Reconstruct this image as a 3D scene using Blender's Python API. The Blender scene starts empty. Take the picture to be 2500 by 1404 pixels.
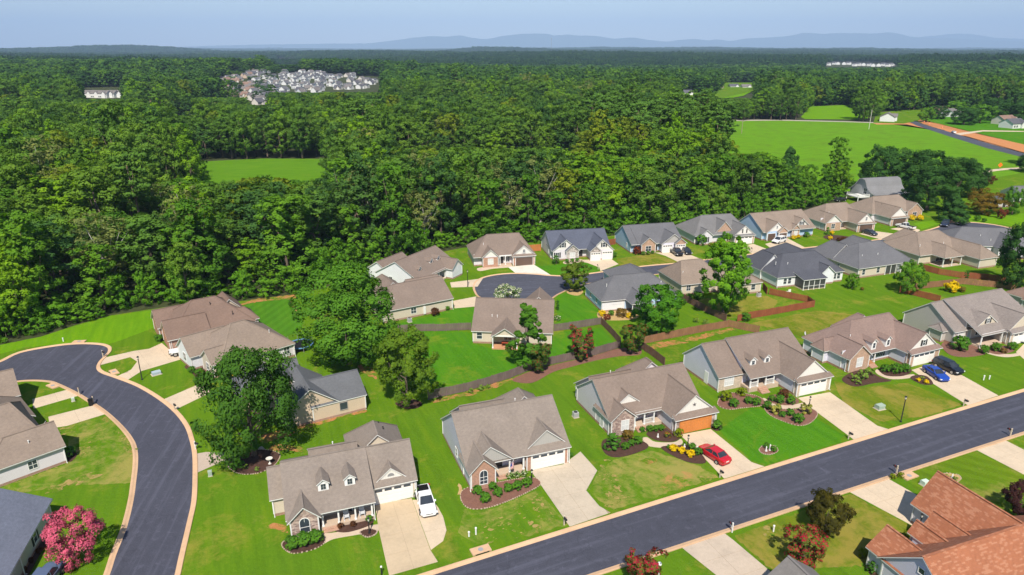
import bpy, bmesh, math, random
import numpy as np
from mathutils import Vector, Matrix

SC = bpy.context.scene
COL = SC.collection
R = math.radians
rnd = random.Random(7)
nprnd = np.random.default_rng(11)

# ------------------------------------------------------------------ camera, sky, sun, exposure
HAZE = 6.0e-5
CAM_H, FPX = 52.0, 1667.0
PITCH = math.atan(584 / FPX)
cam_d = bpy.data.cameras.new('camera'); cam = bpy.data.objects.new('camera', cam_d); COL.objects.link(cam)
cam_d.sensor_width = 36.0; cam_d.lens = FPX / 2500 * 36.0
cam_d.clip_start = 0.5; cam_d.clip_end = 90000.0
cam.location = (0, 0, CAM_H); cam.rotation_euler = (R(90) - PITCH, 0, 0)
SC.camera = cam

SUN_EL, SUN_AZ = 52.0, -1.0          # sun stands behind the camera, a little to the right
toward = Vector((math.sin(R(SUN_AZ)) * math.cos(R(SUN_EL)), -math.cos(R(SUN_AZ)) * math.cos(R(SUN_EL)), math.sin(R(SUN_EL))))
W = bpy.data.worlds.new('World'); SC.world = W; W.use_nodes = True
wn = W.node_tree; bg = wn.nodes['Background']
sky = wn.nodes.new('ShaderNodeTexSky'); sky.sky_type = 'NISHITA'; sky.sun_disc = False
sky.sun_elevation = R(SUN_EL); sky.sun_rotation = R(180 - SUN_AZ)
sky.altitude = 0; sky.air_density = 1.0; sky.dust_density = 0.25; sky.ozone_density = 2.0
bg.inputs['Strength'].default_value = 0.088
wn.links.new(sky.outputs[0], bg.inputs['Color'])
sun_d = bpy.data.lights.new('sun', 'SUN'); sun = bpy.data.objects.new('sun', sun_d); COL.objects.link(sun)
sun_d.energy = 4.6; sun_d.angle = R(0.53); sun_d.color = (1.0, 0.93, 0.82)
sun.rotation_euler = toward.to_track_quat('Z', 'Y').to_euler(); sun.location = (0, -50, 200)

vs = SC.view_settings
vs.view_transform = 'Standard'; vs.look = 'None'; vs.exposure = 0.53; vs.gamma = 1.0; vs.use_curve_mapping = False
SC.render.engine = 'CYCLES'
cy = SC.cycles
cy.use_denoising = True
try: cy.denoiser = 'OPENIMAGEDENOISE'; cy.denoising_input_passes = 'RGB_ALBEDO_NORMAL'
except Exception: pass
cy.max_bounces = 4; cy.diffuse_bounces = 2; cy.glossy_bounces = 2; cy.transmission_bounces = 2
cy.transparent_max_bounces = 6; cy.volume_bounces = 0
cy.caustics_reflective = False; cy.caustics_refractive = False
cy.use_adaptive_sampling = True; cy.adaptive_threshold = 0.015
SC.render.use_persistent_data = False

# ------------------------------------------------------------------ pixel -> place
_S, _C = math.sin(PITCH), math.cos(PITCH)
def G(px, py, z=0.0):
    """point at height z that the photograph shows at this pixel (2500 x 1404)"""
    X = (px - 1250) / FPX; Y = (py - 702) / FPX
    t = (CAM_H - z) / (_S + Y * _C)
    return (X * t, (_C - Y * _S) * t)
def PXY(x, y, z):
    v = CAM_H - z; dep = y * _C + v * _S; up = -(v * _C - y * _S)
    return (1250 + FPX * x / dep, 702 - FPX * up / dep)
def mpp(py):                                    # metres per photo pixel for something standing at row py
    Y = (py - 702) / FPX
    return CAM_H / (_S + Y * _C) / FPX
def GP(pts, z=0.0): return [G(a, b, z) for a, b in pts]

# ------------------------------------------------------------------ object helpers
def tag(o, label=None, cat=None, group=None, kind=None):
    if label: o['label'] = label
    if cat: o['category'] = cat
    if group: o['group'] = group
    if kind: o['kind'] = kind
    return o
def empty(name, loc=(0, 0, 0), rz=0.0):
    o = bpy.data.objects.new(name, None); COL.objects.link(o)
    o.location = loc; o.rotation_euler = (0, 0, rz); o.empty_display_size = 0.3
    return o
def obj(name, me, parent=None, loc=None, rz=None):
    o = bpy.data.objects.new(name, me); COL.objects.link(o)
    if parent is not None: o.parent = parent
    if loc is not None: o.location = loc
    if rz is not None: o.rotation_euler = (0, 0, rz)
    return o
def copy_tree(o, parent=None):
    c = o.copy(); COL.objects.link(c); c.parent = parent
    for ch in o.children: copy_tree(ch, c)
    return c

class MB:
    """collects polygons, then makes one mesh with box-projected UVs in metres"""
    def __init__(s): s.v = []; s.f = []; s.m = []
    def poly(s, pts, m=0):
        i = len(s.v); s.v.extend(tuple(p) for p in pts); s.f.append(tuple(range(i, i + len(pts)))); s.m.append(m); return s
    def box(s, x0, x1, y0, y1, z0, z1, m=0):
        i = len(s.v)
        s.v += [(x0,y0,z0),(x1,y0,z0),(x1,y1,z0),(x0,y1,z0),(x0,y0,z1),(x1,y0,z1),(x1,y1,z1),(x0,y1,z1)]
        for q in ((0,3,2,1),(4,5,6,7),(0,1,5,4),(1,2,6,5),(2,3,7,6),(3,0,4,7)): s.f.append(tuple(i + k for k in q)); s.m.append(m)
        return s
    def bar(s, p, q, w, h=None, m=0):
        p, q = Vector(p), Vector(q); d = (q - p)
        if d.length < 1e-6: return s
        d.normalize(); a = Vector((0, 0, 1)) if abs(d.z) < .95 else Vector((1, 0, 0))
        x = d.cross(a).normalized() * (w / 2); y = x.cross(d).normalized() * ((h or w) / 2)
        i = len(s.v)
        for c in (p, q):
            for sx, sy in ((-1,-1),(1,-1),(1,1),(-1,1)): s.v.append(tuple(c + x * sx + y * sy))
        for f in ((0,1,2,3),(7,6,5,4),(0,4,5,1),(1,5,6,2),(2,6,7,3),(3,7,4,0)): s.f.append(tuple(i + k for k in f)); s.m.append(m)
        return s
    def tube(s, path, rad, n=8, m=0, cap=True):
        rings = []
        for k, p in enumerate(path):
            p = Vector(p); a = Vector(path[max(k-1,0)]); b = Vector(path[min(k+1,len(path)-1)])
            d = (b - a).normalized(); t = Vector((0,0,1)) if abs(d.z) < .9 else Vector((1,0,0))
            x = d.cross(t).normalized(); y = x.cross(d)
            r = rad[k] if isinstance(rad, (list, tuple)) else rad
            i = len(s.v); rings.append(i)
            for j in range(n):
                an = 2 * math.pi * j / n; s.v.append(tuple(p + x * (math.cos(an) * r) + y * (math.sin(an) * r)))
        for a, b in zip(rings, rings[1:]):
            for j in range(n): s.f.append((a + j, a + (j+1) % n, b + (j+1) % n, b + j)); s.m.append(m)
        if cap:
            s.f.append(tuple(rings[0] + j for j in range(n))[::-1]); s.m.append(m)
            s.f.append(tuple(rings[-1] + j for j in range(n))); s.m.append(m)
        return s
    def lathe(s, prof, n=12, c=(0, 0, 0), m=0):
        rings = []
        for r, z in prof:
            i = len(s.v); rings.append(i)
            for j in range(n):
                a = 2 * math.pi * j / n; s.v.append((c[0] + r * math.cos(a), c[1] + r * math.sin(a), c[2] + z))
        for a, b in zip(rings, rings[1:]):
            for j in range(n): s.f.append((a + j, a + (j+1) % n, b + (j+1) % n, b + j)); s.m.append(m)
        s.f.append(tuple(rings[0] + j for j in range(n))[::-1]); s.m.append(m)
        s.f.append(tuple(rings[-1] + j for j in range(n))); s.m.append(m)
        return s
    def prism(s, outline, z0, z1, m=0, axis='z', closed=True):
        """outline of 2D points extruded along an axis"""
        def P(a, b, c): return {'z': (a, b, c), 'y': (a, c, b), 'x': (c, a, b)}[axis]
        n = len(outline); i = len(s.v)
        for z in (z0, z1):
            for a, b in outline: s.v.append(P(a, b, z))
        for j in range(n): s.f.append((i + j, i + (j+1) % n, i + n + (j+1) % n, i + n + j)); s.m.append(m)
        s.f.append(tuple(i + j for j in range(n))[::-1]); s.m.append(m); s.f.append(tuple(i + n + j for j in range(n))); s.m.append(m)
        return s
    def mesh(s, name, mats, smooth=False):
        me = bpy.data.meshes.new(name); me.from_pydata(s.v, [], s.f)
        for mm in (mats if isinstance(mats, (list, tuple)) else [mats]): me.materials.append(mm)
        if any(s.m): me.polygons.foreach_set('material_index', s.m)
        uv = me.uv_layers.new(name='UVMap'); dat = np.zeros((len(me.loops), 2), 'f'); k = 0
        for p in me.polygons:
            n = p.normal
            if abs(n.z) > .97: t, b = Vector((1,0,0)), Vector((0,1,0))
            else:
                t = Vector((-n.y, n.x, 0)).normalized(); b = n.cross(t)
                if b.z < 0: b = -b
            for vi in p.vertices:
                c = me.vertices[vi].co; dat[k] = (c.dot(t), c.dot(b)); k += 1
        uv.data.foreach_set('uv', dat.ravel())
        if smooth: me.polygons.foreach_set('use_smooth', [True] * len(me.polygons))
        me.update(); return me
    def build(s, name, mats, parent=None, smooth=False, loc=None, rz=None):
        return obj(name, s.mesh(name, mats, smooth), parent, loc, rz)

# ------------------------------------------------------------------ materials
class NT:
    def __init__(s, name):
        s.mat = bpy.data.materials.new(name); s.mat.use_nodes = True
        s.t = s.mat.node_tree; s.b = s.t.nodes['Principled BSDF']; s.out = s.t.nodes['Material Output']
        s.b.inputs['Roughness'].default_value = .8; s.b.inputs['Specular IOR Level'].default_value = .25
    def n(s, typ, **kw):
        nd = s.t.nodes.new('ShaderNode' + typ)
        for k, v in kw.items():
            if k in nd.inputs.keys() if hasattr(nd.inputs, 'keys') else False: nd.inputs[k].default_value = v
            else: setattr(nd, k, v)
        return nd
    def l(s, a, b): s.t.links.new(a, b)
    def coord(s, which='Object'): return s.n('TexCoord').outputs[which]
    def world(s): return s.n('NewGeometry').outputs['Position']
    def noise(s, vec, scale, detail=3, rough=.55, dist=0.0):
        x = s.n('TexNoise'); x.inputs['Scale'].default_value = scale; x.inputs['Detail'].default_value = detail
        x.inputs['Roughness'].default_value = rough; x.inputs['Distortion'].default_value = dist
        if vec is not None: s.l(vec, x.inputs['Vector'])
        return x.outputs['Fac']
    def ramp(s, fac, stops):
        r = s.n('ValToRGB'); e = r.color_ramp.elements
        while len(e) < len(stops): e.new(.5)
        for el, (p, c) in zip(e, stops): el.position = p; el.color = (*c, 1) if len(c) == 3 else c
        s.l(fac, r.inputs['Fac']); return r.outputs['Color']
    def mix(s, fac, a, b, mode='MIX'):
        m = s.n('MixRGB'); m.blend_type = mode
        for k, v in (('Fac', fac), ('Color1', a), ('Color2', b)):
            if hasattr(v, 'is_linked') or hasattr(v, 'links'): s.l(v, m.inputs[k])
            elif isinstance(v, (int, float)): m.inputs[k].default_value = v
            else: m.inputs[k].default_value = (*v, 1)
        return m.outputs['Color']
    def math(s, op, a, b=None):
        m = s.n('Math'); m.operation = op
        for k, v in ((0, a), (1, b)):
            if v is None: continue
            if hasattr(v, 'links'): s.l(v, m.inputs[k])
            else: m.inputs[k].default_value = v
        return m.outputs[0]
    def bump(s, h, strength=.3, dist=.05):
        b = s.n('Bump'); b.inputs['Strength'].default_value = strength; b.inputs['Distance'].default_value = dist
        s.l(h, b.inputs['Height']); s.l(b.outputs['Normal'], s.b.inputs['Normal'])
    def col(s, c):
        if hasattr(c, 'links'): s.l(c, s.b.inputs['Base Color'])
        else: s.b.inputs['Base Color'].default_value = (*c, 1)
        return s
_mc = {}
def cached(fn):
    def w(*a, **k):
        key = (fn.__name__,) + a + tuple(sorted(k.items()))
        if key not in _mc: _mc[key] = fn(*a, **k)
        return _mc[key]
    return w
def sc(c, k): return tuple(min(1, x * k) for x in c)

@cached
def paint(c, rough=.6, spec=.25, var=.10):
    t = NT('paint'); n = t.noise(t.coord(), 1.3, 4)
    t.col(t.mix(n, sc(c, 1 - var), sc(c, 1 + var))); t.b.inputs['Roughness'].default_value = rough
    t.b.inputs['Specular IOR Level'].default_value = spec; return t.mat
@cached
def metal(c, rough=.4):
    t = NT('metal'); t.col(c); t.b.inputs['Metallic'].default_value = .6; t.b.inputs['Roughness'].default_value = rough; return t.mat
@cached
def carpaint(c):
    t = NT('car_paint'); t.col(c); t.b.inputs['Roughness'].default_value = .28; t.b.inputs['Specular IOR Level'].default_value = .5
    t.b.inputs['Coat Weight'].default_value = .6; t.b.inputs['Coat Roughness'].default_value = .06; return t.mat
@cached
def glass(c=(.025, .032, .04), rough=.08):
    t = NT('glass'); n = t.noise(t.coord(), .9, 2)
    t.col(t.mix(n, c, sc(c, 2.6))); t.b.inputs['Roughness'].default_value = rough; t.b.inputs['Specular IOR Level'].default_value = .6; return t.mat
@cached
def shingle(c, var=.22, fleck=.0):
    t = NT('roof_shingle'); uv = t.n('UVMap').outputs[0]
    br = t.n('TexBrick'); br.inputs['Scale'].default_value = 1.0; br.offset = .5
    br.inputs['Brick Width'].default_value = .42; br.inputs['Row Height'].default_value = .155
    br.inputs['Mortar Size'].default_value = .016; br.inputs['Bias'].default_value = 0.0
    br.inputs['Color1'].default_value = (*sc(c, 1 - var), 1); br.inputs['Color2'].default_value = (*sc(c, 1 + var), 1)
    br.inputs['Mortar'].default_value = (*sc(c, .5), 1); t.l(uv, br.inputs['Vector'])
    big = t.noise(t.coord(), .35, 4); fine = t.noise(t.coord(), 9, 2)
    cc = t.mix(.55, br.outputs['Color'], t.mix(fine, sc(c, .8), sc(c, 1.2)))
    md = t.noise(uv, 2.6, 4, .65); cc = t.mix(.5, cc, t.ramp(md, [(.30, sc(c, .62)), (.5, c), (.70, sc(c, 1.42))]))
    cc = t.mix(.40, cc, t.ramp(big, [(.3, sc(c, .80)), (.7, sc(c, 1.18))]))
    if fleck:
        w = t.n('TexBrick'); w.inputs['Scale'].default_value = 1.0; w.inputs['Brick Width'].default_value = .40; w.inputs['Row Height'].default_value = .155
        w.inputs['Mortar Size'].default_value = 0; w.inputs['Color1'].default_value = (0, 0, 0, 1); w.inputs['Color2'].default_value = (1, 1, 1, 1); w.inputs['Mortar'].default_value = (0, 0, 0, 1)
        t.l(uv, w.inputs['Vector']); k = t.math('GREATER_THAN', w.outputs['Color'], .74)
        cc = t.mix(t.math('MULTIPLY', k, fleck), cc, (.55, .30, .19))
    t.col(cc); t.b.inputs['Roughness'].default_value = .92; t.bump(br.outputs['Fac'], .35, -.03); return t.mat
@cached
def siding(c, lap=.16):
    t = NT('siding'); uv = t.n('UVMap').outputs[0]; sep = t.n('SeparateXYZ'); t.l(uv, sep.inputs[0])
    fr = t.math('FRACT', t.math('DIVIDE', sep.outputs['Y'], lap))
    line = t.math('LESS_THAN', fr, .12); n = t.noise(t.coord(), .6, 4)
    base = t.mix(n, sc(c, .93), sc(c, 1.06))
    t.col(t.mix(t.math('MULTIPLY', line, .35), base, sc(c, .55))); t.b.inputs['Roughness'].default_value = .7
    t.bump(fr, .5, -.02); return t.mat
@cached
def board(c, wd=.3):
    t = NT('board_and_batten'); uv = t.n('UVMap').outputs[0]; sep = t.n('SeparateXYZ'); t.l(uv, sep.inputs[0])
    fr = t.math('FRACT', t.math('DIVIDE', sep.outputs['X'], wd)); line = t.math('LESS_THAN', fr, .14)
    t.col(t.mix(t.math('MULTIPLY', line, .3), c, sc(c, .6))); return t.mat
@cached
def brick(c, var=.3, w=.22, h=.075, mortar=(.55, .48, .42)):
    t = NT('brick'); uv = t.n('UVMap').outputs[0]; br = t.n('TexBrick'); br.inputs['Scale'].default_value = 1.0
    br.inputs['Brick Width'].default_value = w; br.inputs['Row Height'].default_value = h; br.inputs['Mortar Size'].default_value = h * .14
    br.inputs['Color1'].default_value = (*sc(c, 1 - var), 1); br.inputs['Color2'].default_value = (*sc(c, 1 + var), 1); br.inputs['Mortar'].default_value = (*mortar, 1)
    t.l(uv, br.inputs['Vector']); n = t.noise(t.coord(), 2.2, 4)
    t.col(t.mix(.4, br.outputs['Color'], t.ramp(n, [(.3, sc(c, .7)), (.7, sc(c, 1.35))]))); t.bump(br.outputs['Fac'], .5, -.02); return t.mat
@cached
def stone(c1, c2, scale=3.2):
    t = NT('stone'); v = t.n('TexVoronoi'); v.inputs['Scale'].default_value = scale
    mp = t.n('Mapping'); mp.inputs['Scale'].default_value = (1, 1, 1.7); t.l(t.coord(), mp.inputs['Vector']); t.l(mp.outputs[0], v.inputs['Vector'])
    sx = t.n('SeparateXYZ'); t.l(v.outputs['Color'], sx.inputs[0])
    base = t.ramp(sx.outputs['X'], [(0, sc(c1, .75)), (.45, c1), (.75, c2), (1, sc(c2, 1.25))])
    e = t.n('TexVoronoi'); e.feature = 'DISTANCE_TO_EDGE'; e.inputs['Scale'].default_value = scale; t.l(mp.outputs[0], e.inputs['Vector'])
    j = t.math('LESS_THAN', e.outputs['Distance'], .05)
    t.col(t.mix(t.math('MULTIPLY', j, .6), base, (.42, .37, .33))); t.bump(e.outputs['Distance'], .6, .05); return t.mat
@cached
def concrete(c=(.52, .43, .33), stain=.25):
    t = NT('concrete'); p = t.world(); a = t.noise(p, .25, 6, .65); b = t.noise(p, 2.2, 4); f = t.noise(p, 14, 2)
    cc = t.ramp(a, [(.25, sc(c, 1 - stain)), (.5, c), (.8, sc(c, 1.12))])
    cc = t.mix(.25, cc, t.ramp(b, [(.3, sc(c, .75)), (.75, sc(c, 1.2))])); cc = t.mix(.10, cc, t.ramp(f, [(.3, sc(c, .5)), (.7, sc(c, 1.5))]))
    t.col(cc); t.b.inputs['Roughness'].default_value = .85; t.bump(f, .15, .01); return t.mat
@cached
def asphalt(c=(.058, .060, .080), ang=24.0):
    t = NT('asphalt'); p = t.world(); a = t.noise(p, .09, 6, .7, .6); b = t.noise(p, .9, 6, .72, .3); f = t.noise(p, 9, 3)
    cc = t.ramp(a, [(.3, sc(c, .78)), (.55, c), (.78, sc(c, 1.5))])
    cc = t.mix(.5, cc, t.ramp(b, [(.35, sc(c, .8)), (.56, c), (.76, sc(c, 2.9))]))
    cc = t.mix(.18, cc, t.ramp(f, [(.35, sc(c, .4)), (.65, sc(c, 2.0))]))
    mp = t.n('Mapping'); mp.vector_type = 'TEXTURE'; mp.inputs['Rotation'].default_value = (0, 0, R(ang)); mp.inputs['Scale'].default_value = (26, 1.3, 1); t.l(p, mp.inputs['Vector'])
    st = t.noise(mp.outputs[0], 1.6, 5, .6); cc = t.mix(t.ramp(st, [(.50, (0, 0, 0)), (.68, (.42, .42, .42))]), cc, sc(c, 2.0))
    cr = t.n('TexVoronoi'); cr.feature = 'DISTANCE_TO_EDGE'; cr.inputs['Scale'].default_value = .10
    wv = t.n('VectorMath'); wv.operation = 'ADD'; t.l(p, wv.inputs[0])
    nn = t.n('TexNoise'); nn.inputs['Scale'].default_value = .5; t.l(p, nn.inputs['Vector']); sm = t.n('VectorMath'); sm.operation = 'SCALE'; sm.inputs['Scale'].default_value = 4.0
    t.l(nn.outputs['Color'], sm.inputs[0]); t.l(sm.outputs[0], wv.inputs[1]); t.l(wv.outputs[0], cr.inputs['Vector'])
    k = t.math('LESS_THAN', cr.outputs['Distance'], .006); cc = t.mix(t.math('MULTIPLY', k, .22), cc, sc(c, .4))
    t.col(cc); t.b.inputs['Roughness'].default_value = .78; t.bump(f, .2, .01); return t.mat
@cached
def grass(lush, dry=(.30, .26, .07), dryamt=.42, stripe=None, soil=0.0, fine=1.0, mow=-66.0):
    """mown lawn: greens at several scales, dry flecks above a threshold, bare soil above a higher one"""
    t = NT('lawn_grass'); p = t.world()
    a = t.noise(p, .055, 5, .6, .4); b = t.noise(p, .42, 5, .62, .5); d = t.noise(p, 2.3, 4, .6); f = t.noise(p, 11, 2)
    cc = t.ramp(a, [(.28, sc(lush, .80)), (.5, lush), (.74, tuple(x * k for x, k in zip(lush, (1.38, 1.12, .95))))])
    cc = t.mix(.34, cc, t.ramp(b, [(.3, sc(lush, .68)), (.62, sc(lush, 1.12)), (.8, tuple(x * k for x, k in zip(lush, (1.7, 1.25, 1))))]))
    cc = t.mix(.34, cc, t.ramp(d, [(.32, sc(lush, .55)), (.68, tuple(x * k for x, k in zip(lush, (1.75, 1.38, 1))))]))
    cc = t.mix(.30 * fine, cc, t.ramp(f, [(.28, sc(lush, .42)), (.72, sc(lush, 1.6))]))
    mw = t.n('Mapping'); mw.vector_type = 'TEXTURE'; mw.inputs['Rotation'].default_value = (0, 0, R(mow)); mw.inputs['Scale'].default_value = (9, 1, 1); t.l(p, mw.inputs['Vector'])
    ms = t.noise(mw.outputs[0], .75, 4, .6, .3); cc = t.mix(.42, cc, t.ramp(ms, [(.30, sc(lush, .62)), (.5, lush), (.72, tuple(x * k for x, k in zip(lush, (1.75, 1.25, 1.1))))]))
    if stripe is not None:
        mp = t.n('Mapping'); mp.inputs['Rotation'].default_value = (0, 0, R(-stripe)); t.l(p, mp.inputs['Vector'])
        wv = t.n('TexWave'); wv.inputs['Scale'].default_value = .16; wv.inputs['Distortion'].default_value = .8; wv.inputs['Detail'].default_value = 1; wv.bands_direction = 'Y'
        t.l(mp.outputs[0], wv.inputs['Vector']); cc = t.mix(.22, cc, t.ramp(wv.outputs['Fac'], [(.3, sc(lush, .7)), (.7, sc(lush, 1.35))]))
    mp = t.n('Mapping'); mp.inputs['Location'].default_value = (37, 11, 0); t.l(p, mp.inputs['Vector'])
    q = t.math('ADD', t.math('MULTIPLY', t.noise(mp.outputs[0], .11, 6, .68, .6), .7), t.math('MULTIPLY', t.noise(mp.outputs[0], .9, 5, .7, .8), .3))
    lo = .72 - dryamt * .45
    cc = t.mix(t.ramp(q, [(lo, (0, 0, 0)), (lo + .13, (.75, .75, .75))]), cc, dry)
    if soil:
        mp2 = t.n('Mapping'); mp2.inputs['Location'].default_value = (-51, 93, 0); t.l(p, mp2.inputs['Vector'])
        q2 = t.math('ADD', t.math('MULTIPLY', t.noise(mp2.outputs[0], .10, 5, .6, .5), .6), t.math('MULTIPLY', t.noise(mp2.outputs[0], .8, 6, .75, .8), .4))
        l2 = .70 - soil * .3; cc = t.mix(t.ramp(q2, [(l2, (0, 0, 0)), (l2 + .06, (.8, .8, .8))]), cc, (.42, .22, .08))
    t.col(cc); t.b.inputs['Roughness'].default_value = 1.0; t.b.inputs['Specular IOR Level'].default_value = 0
    t.bump(t.math('ADD', t.math('MULTIPLY', f, .6), d), .7, .10); return t.mat
@cached
def soil(c, c2, sc1=1.2):
    t = NT('soil'); p = t.world(); a = t.noise(p, sc1, 5, .65); f = t.noise(p, 12, 3)
    cc = t.ramp(a, [(.3, c), (.7, c2)]); cc = t.mix(.4, cc, t.ramp(f, [(.3, sc(c, .45)), (.7, sc(c2, 1.3))]))
    t.col(cc); t.b.inputs['Roughness'].default_value = 1; t.bump(f, .6, .06); return t.mat
@cached
def wood(c, var=.25):
    t = NT('wood'); p = t.coord(); mp = t.n('Mapping'); mp.inputs['Scale'].default_value = (6, 6, .7); t.l(p, mp.inputs['Vector'])
    a = t.noise(mp.outputs[0], 1.1, 4); b = t.noise(t.world(), .5, 3)
    cc = t.mix(.5, t.ramp(a, [(.3, sc(c, 1 - var)), (.7, sc(c, 1 + var))]), t.ramp(b, [(.3, sc(c, .8)), (.7, sc(c, 1.2))]))
    t.col(cc); t.b.inputs['Roughness'].default_value = .85; return t.mat
@cached
def bark(c=(.16, .12, .09)):
    t = NT('bark'); p = t.coord(); a = t.noise(p, 5, 4); t.col(t.ramp(a, [(.3, sc(c, .55)), (.7, sc(c, 1.3))])); t.b.inputs['Roughness'].default_value = .95; return t.mat
@cached
def leaf(c, hue=.25, tint=(1, 1, 1), trans=.33, flower=None, famt=0.0):
    """leaf faces: colour varies leaf to leaf, through the crown and from tree to tree"""
    t = NT('foliage'); t.t.nodes.remove(t.b); c = (c[0] * 2.0, c[1] * 2.12, c[2] * 1.6)
    at = t.n('Attribute'); at.attribute_name = 'tint'; oi = t.n('ObjectInfo')
    n = t.noise(t.coord(), .45, 3)
    yel = (c[0] * 1.7 + .008, c[1] * 1.30 + .006, c[2] * .8); drk = (c[0] * .55, c[1] * .62, c[2] * .8)
    mixc = lambda b, k: tuple(a + (q - a) * min(1, hue * k) for a, q in zip(c, b))
    base = t.ramp(oi.outputs['Random'], [(0, mixc(drk, 2.2)), (.38, mixc(sc(c, .82), 2)), (.62, mixc(sc(c, 1.25), 2)), (.85, mixc(sc(yel, 1.15), 1.6)), (1, mixc(sc(yel, 1.35), 2.2))])
    base = t.mix(t.math('MULTIPLY', n, .5), base, yel)
    base = t.mix(.6, base, t.ramp(at.outputs['Fac'], [(0, sc(c, .6)), (.5, c), (1, sc(yel, 1.1))]))
    if flower:
        at2 = t.n('Attribute'); at2.attribute_name = 'flower'
        base = t.mix(t.math('MULTIPLY', t.math('GREATER_THAN', at2.outputs['Fac'], 1 - famt), 1.0), base, t.mix(at.outputs['Fac'], sc(flower, .62), sc(flower, 1.3)))
    d = t.n('BsdfDiffuse'); tr = t.n('BsdfTranslucent'); mx = t.n('MixShader'); mx.inputs[0].default_value = trans
    t.l(base, d.inputs['Color']); t.l(t.mix(1, base, (1.25, 1.3, .7), 'MULTIPLY'), tr.inputs['Color'])
    t.l(d.outputs[0], mx.inputs[1]); t.l(tr.outputs[0], mx.inputs[2]); t.l(mx.outputs[0], t.out.inputs['Surface'])
    return t.mat

WHITE = paint((.78, .77, .74)); TRIM = paint((.74, .73, .70)); BLACK = paint((.02, .02, .022), .5); GREYM = paint((.3, .3, .3))
GLASS = glass(); BLIND = paint((.62, .62, .60), .5); CONC = concrete(); CONC_W = concrete((.58, .465, .335)); KERB = concrete((.60, .39, .235), .28)
MULCH = soil((.045, .024, .018), (.10, .05, .036), 2.0); MULCH_R = soil((.16, .075, .055), (.24, .12, .085), 1.4); CLAY = soil((.46, .17, .055), (.58, .26, .10), .8)
@cached
def thin_soil(c, c2, g=(.10, .18, .012)):
    t = NT('thin_soil'); p = t.world(); a = t.noise(p, 1.1, 5, .65); f = t.noise(p, 6, 4, .7); q = t.noise(p, .55, 6, .72, .6)
    cc = t.ramp(a, [(.3, c), (.7, c2)]); cc = t.mix(.35, cc, t.ramp(f, [(.3, sc(c, .5)), (.7, sc(c2, 1.25))]))
    t.col(t.mix(t.ramp(q, [(.44, (0, 0, 0)), (.56, (1, 1, 1))]), cc, g)); t.b.inputs['Roughness'].default_value = 1; t.b.inputs['Specular IOR Level'].default_value = 0; t.bump(f, .6, .06); return t.mat
CLAY_T = thin_soil((.36, .15, .055), (.46, .22, .09))
STRAW = soil((.40, .26, .10), (.52, .36, .16), 1.5)
# ------------------------------------------------------------------ terrain and ground sheets
def ss(a, b, x):
    t = min(1, max(0, (x - a) / (b - a))); return t * t * (3 - 2 * t)
def terr(x, y):
    d = math.hypot(x, y)
    if d < 330: return 0.0
    z0 = -9.5 * ss(345, 430, d) * math.exp(-(((x + 190) / 190) ** 2 + ((y - 490) / 85) ** 2)) + 15 * math.exp(-(((x + 420) / 330) ** 2 + ((y - 1330) / 260) ** 2))
    a = ss(560, 2400, d); z = z0 + a * (9 * math.sin(x / 410 + 1) * math.cos(y / 530) + 7 * math.sin((x + y) / 690 + 2) - 3)
    z += ss(2600, 8000, d) * (14 * math.sin(x / 1500 + .4) + 12 * math.sin(y / 1900 + x / 2300 + 1) + 6)
    z += 62 * math.exp(-(((x + 4150) / 800) ** 2 + ((y - 7600) / 800) ** 2)) + 48 * math.exp(-(((x + 240) / 520) ** 2 + ((y - 7300) / 600) ** 2))
    return z
def catmull(pts, n=4, closed=True):
    P = [Vector((p[0], p[1])) for p in pts]; out = []; N = len(P)
    rng = range(N) if closed else range(N - 1)
    for i in rng:
        if closed: a, b, c, d = P[i-1], P[i], P[(i+1) % N], P[(i+2) % N]
        else: a, b, c, d = P[max(i-1,0)], P[i], P[i+1], P[min(i+2,N-1)]
        for k in range(n):
            t = k / n; out.append(.5 * ((2*b) + (c-a)*t + (2*a-5*b+4*c-d)*t*t + (3*b-a-3*c+d)*t**3))
    if not closed: out.append(P[-1])
    return [(v.x, v.y) for v in out]
def sheet_mesh(name, pts, z, mat, thick=0.0):
    b = MB(); b.poly([(x, y, z) for x, y in pts])
    if thick:
        n = len(pts)
        for i in range(n):
            p, q = pts[i], pts[(i+1) % n]; b.poly([(p[0], p[1], z - thick), (q[0], q[1], z - thick), (q[0], q[1], z), (p[0], p[1], z)])
    me = b.mesh(name, mat)
    if me.polygons[0].normal.z < 0: me.flip_normals()
    return me
def sheet(name, pts, z, mat, smooth=0, thick=0.0, kind='structure', px=True, parent=None, rough=0.0):
    w = GP(pts) if px else list(pts)
    if smooth: w = catmull(w, smooth)
    if rough:
        r = random.Random(len(w) * 31 + int(w[0][0] * 10)); w2 = []
        for i, p in enumerate(w):
            q = w[(i+1) % len(w)]; L = math.dist(p, q); k = max(1, int(L / .5))
            for j in range(k):
                t = j / k; w2.append((p[0] + (q[0]-p[0])*t + r.gauss(0, rough), p[1] + (q[1]-p[1])*t + r.gauss(0, rough)))
        w = w2
    o = obj(name, sheet_mesh(name, w, z, mat, thick), parent)
    if kind and parent is None: o['kind'] = kind
    return o

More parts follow.
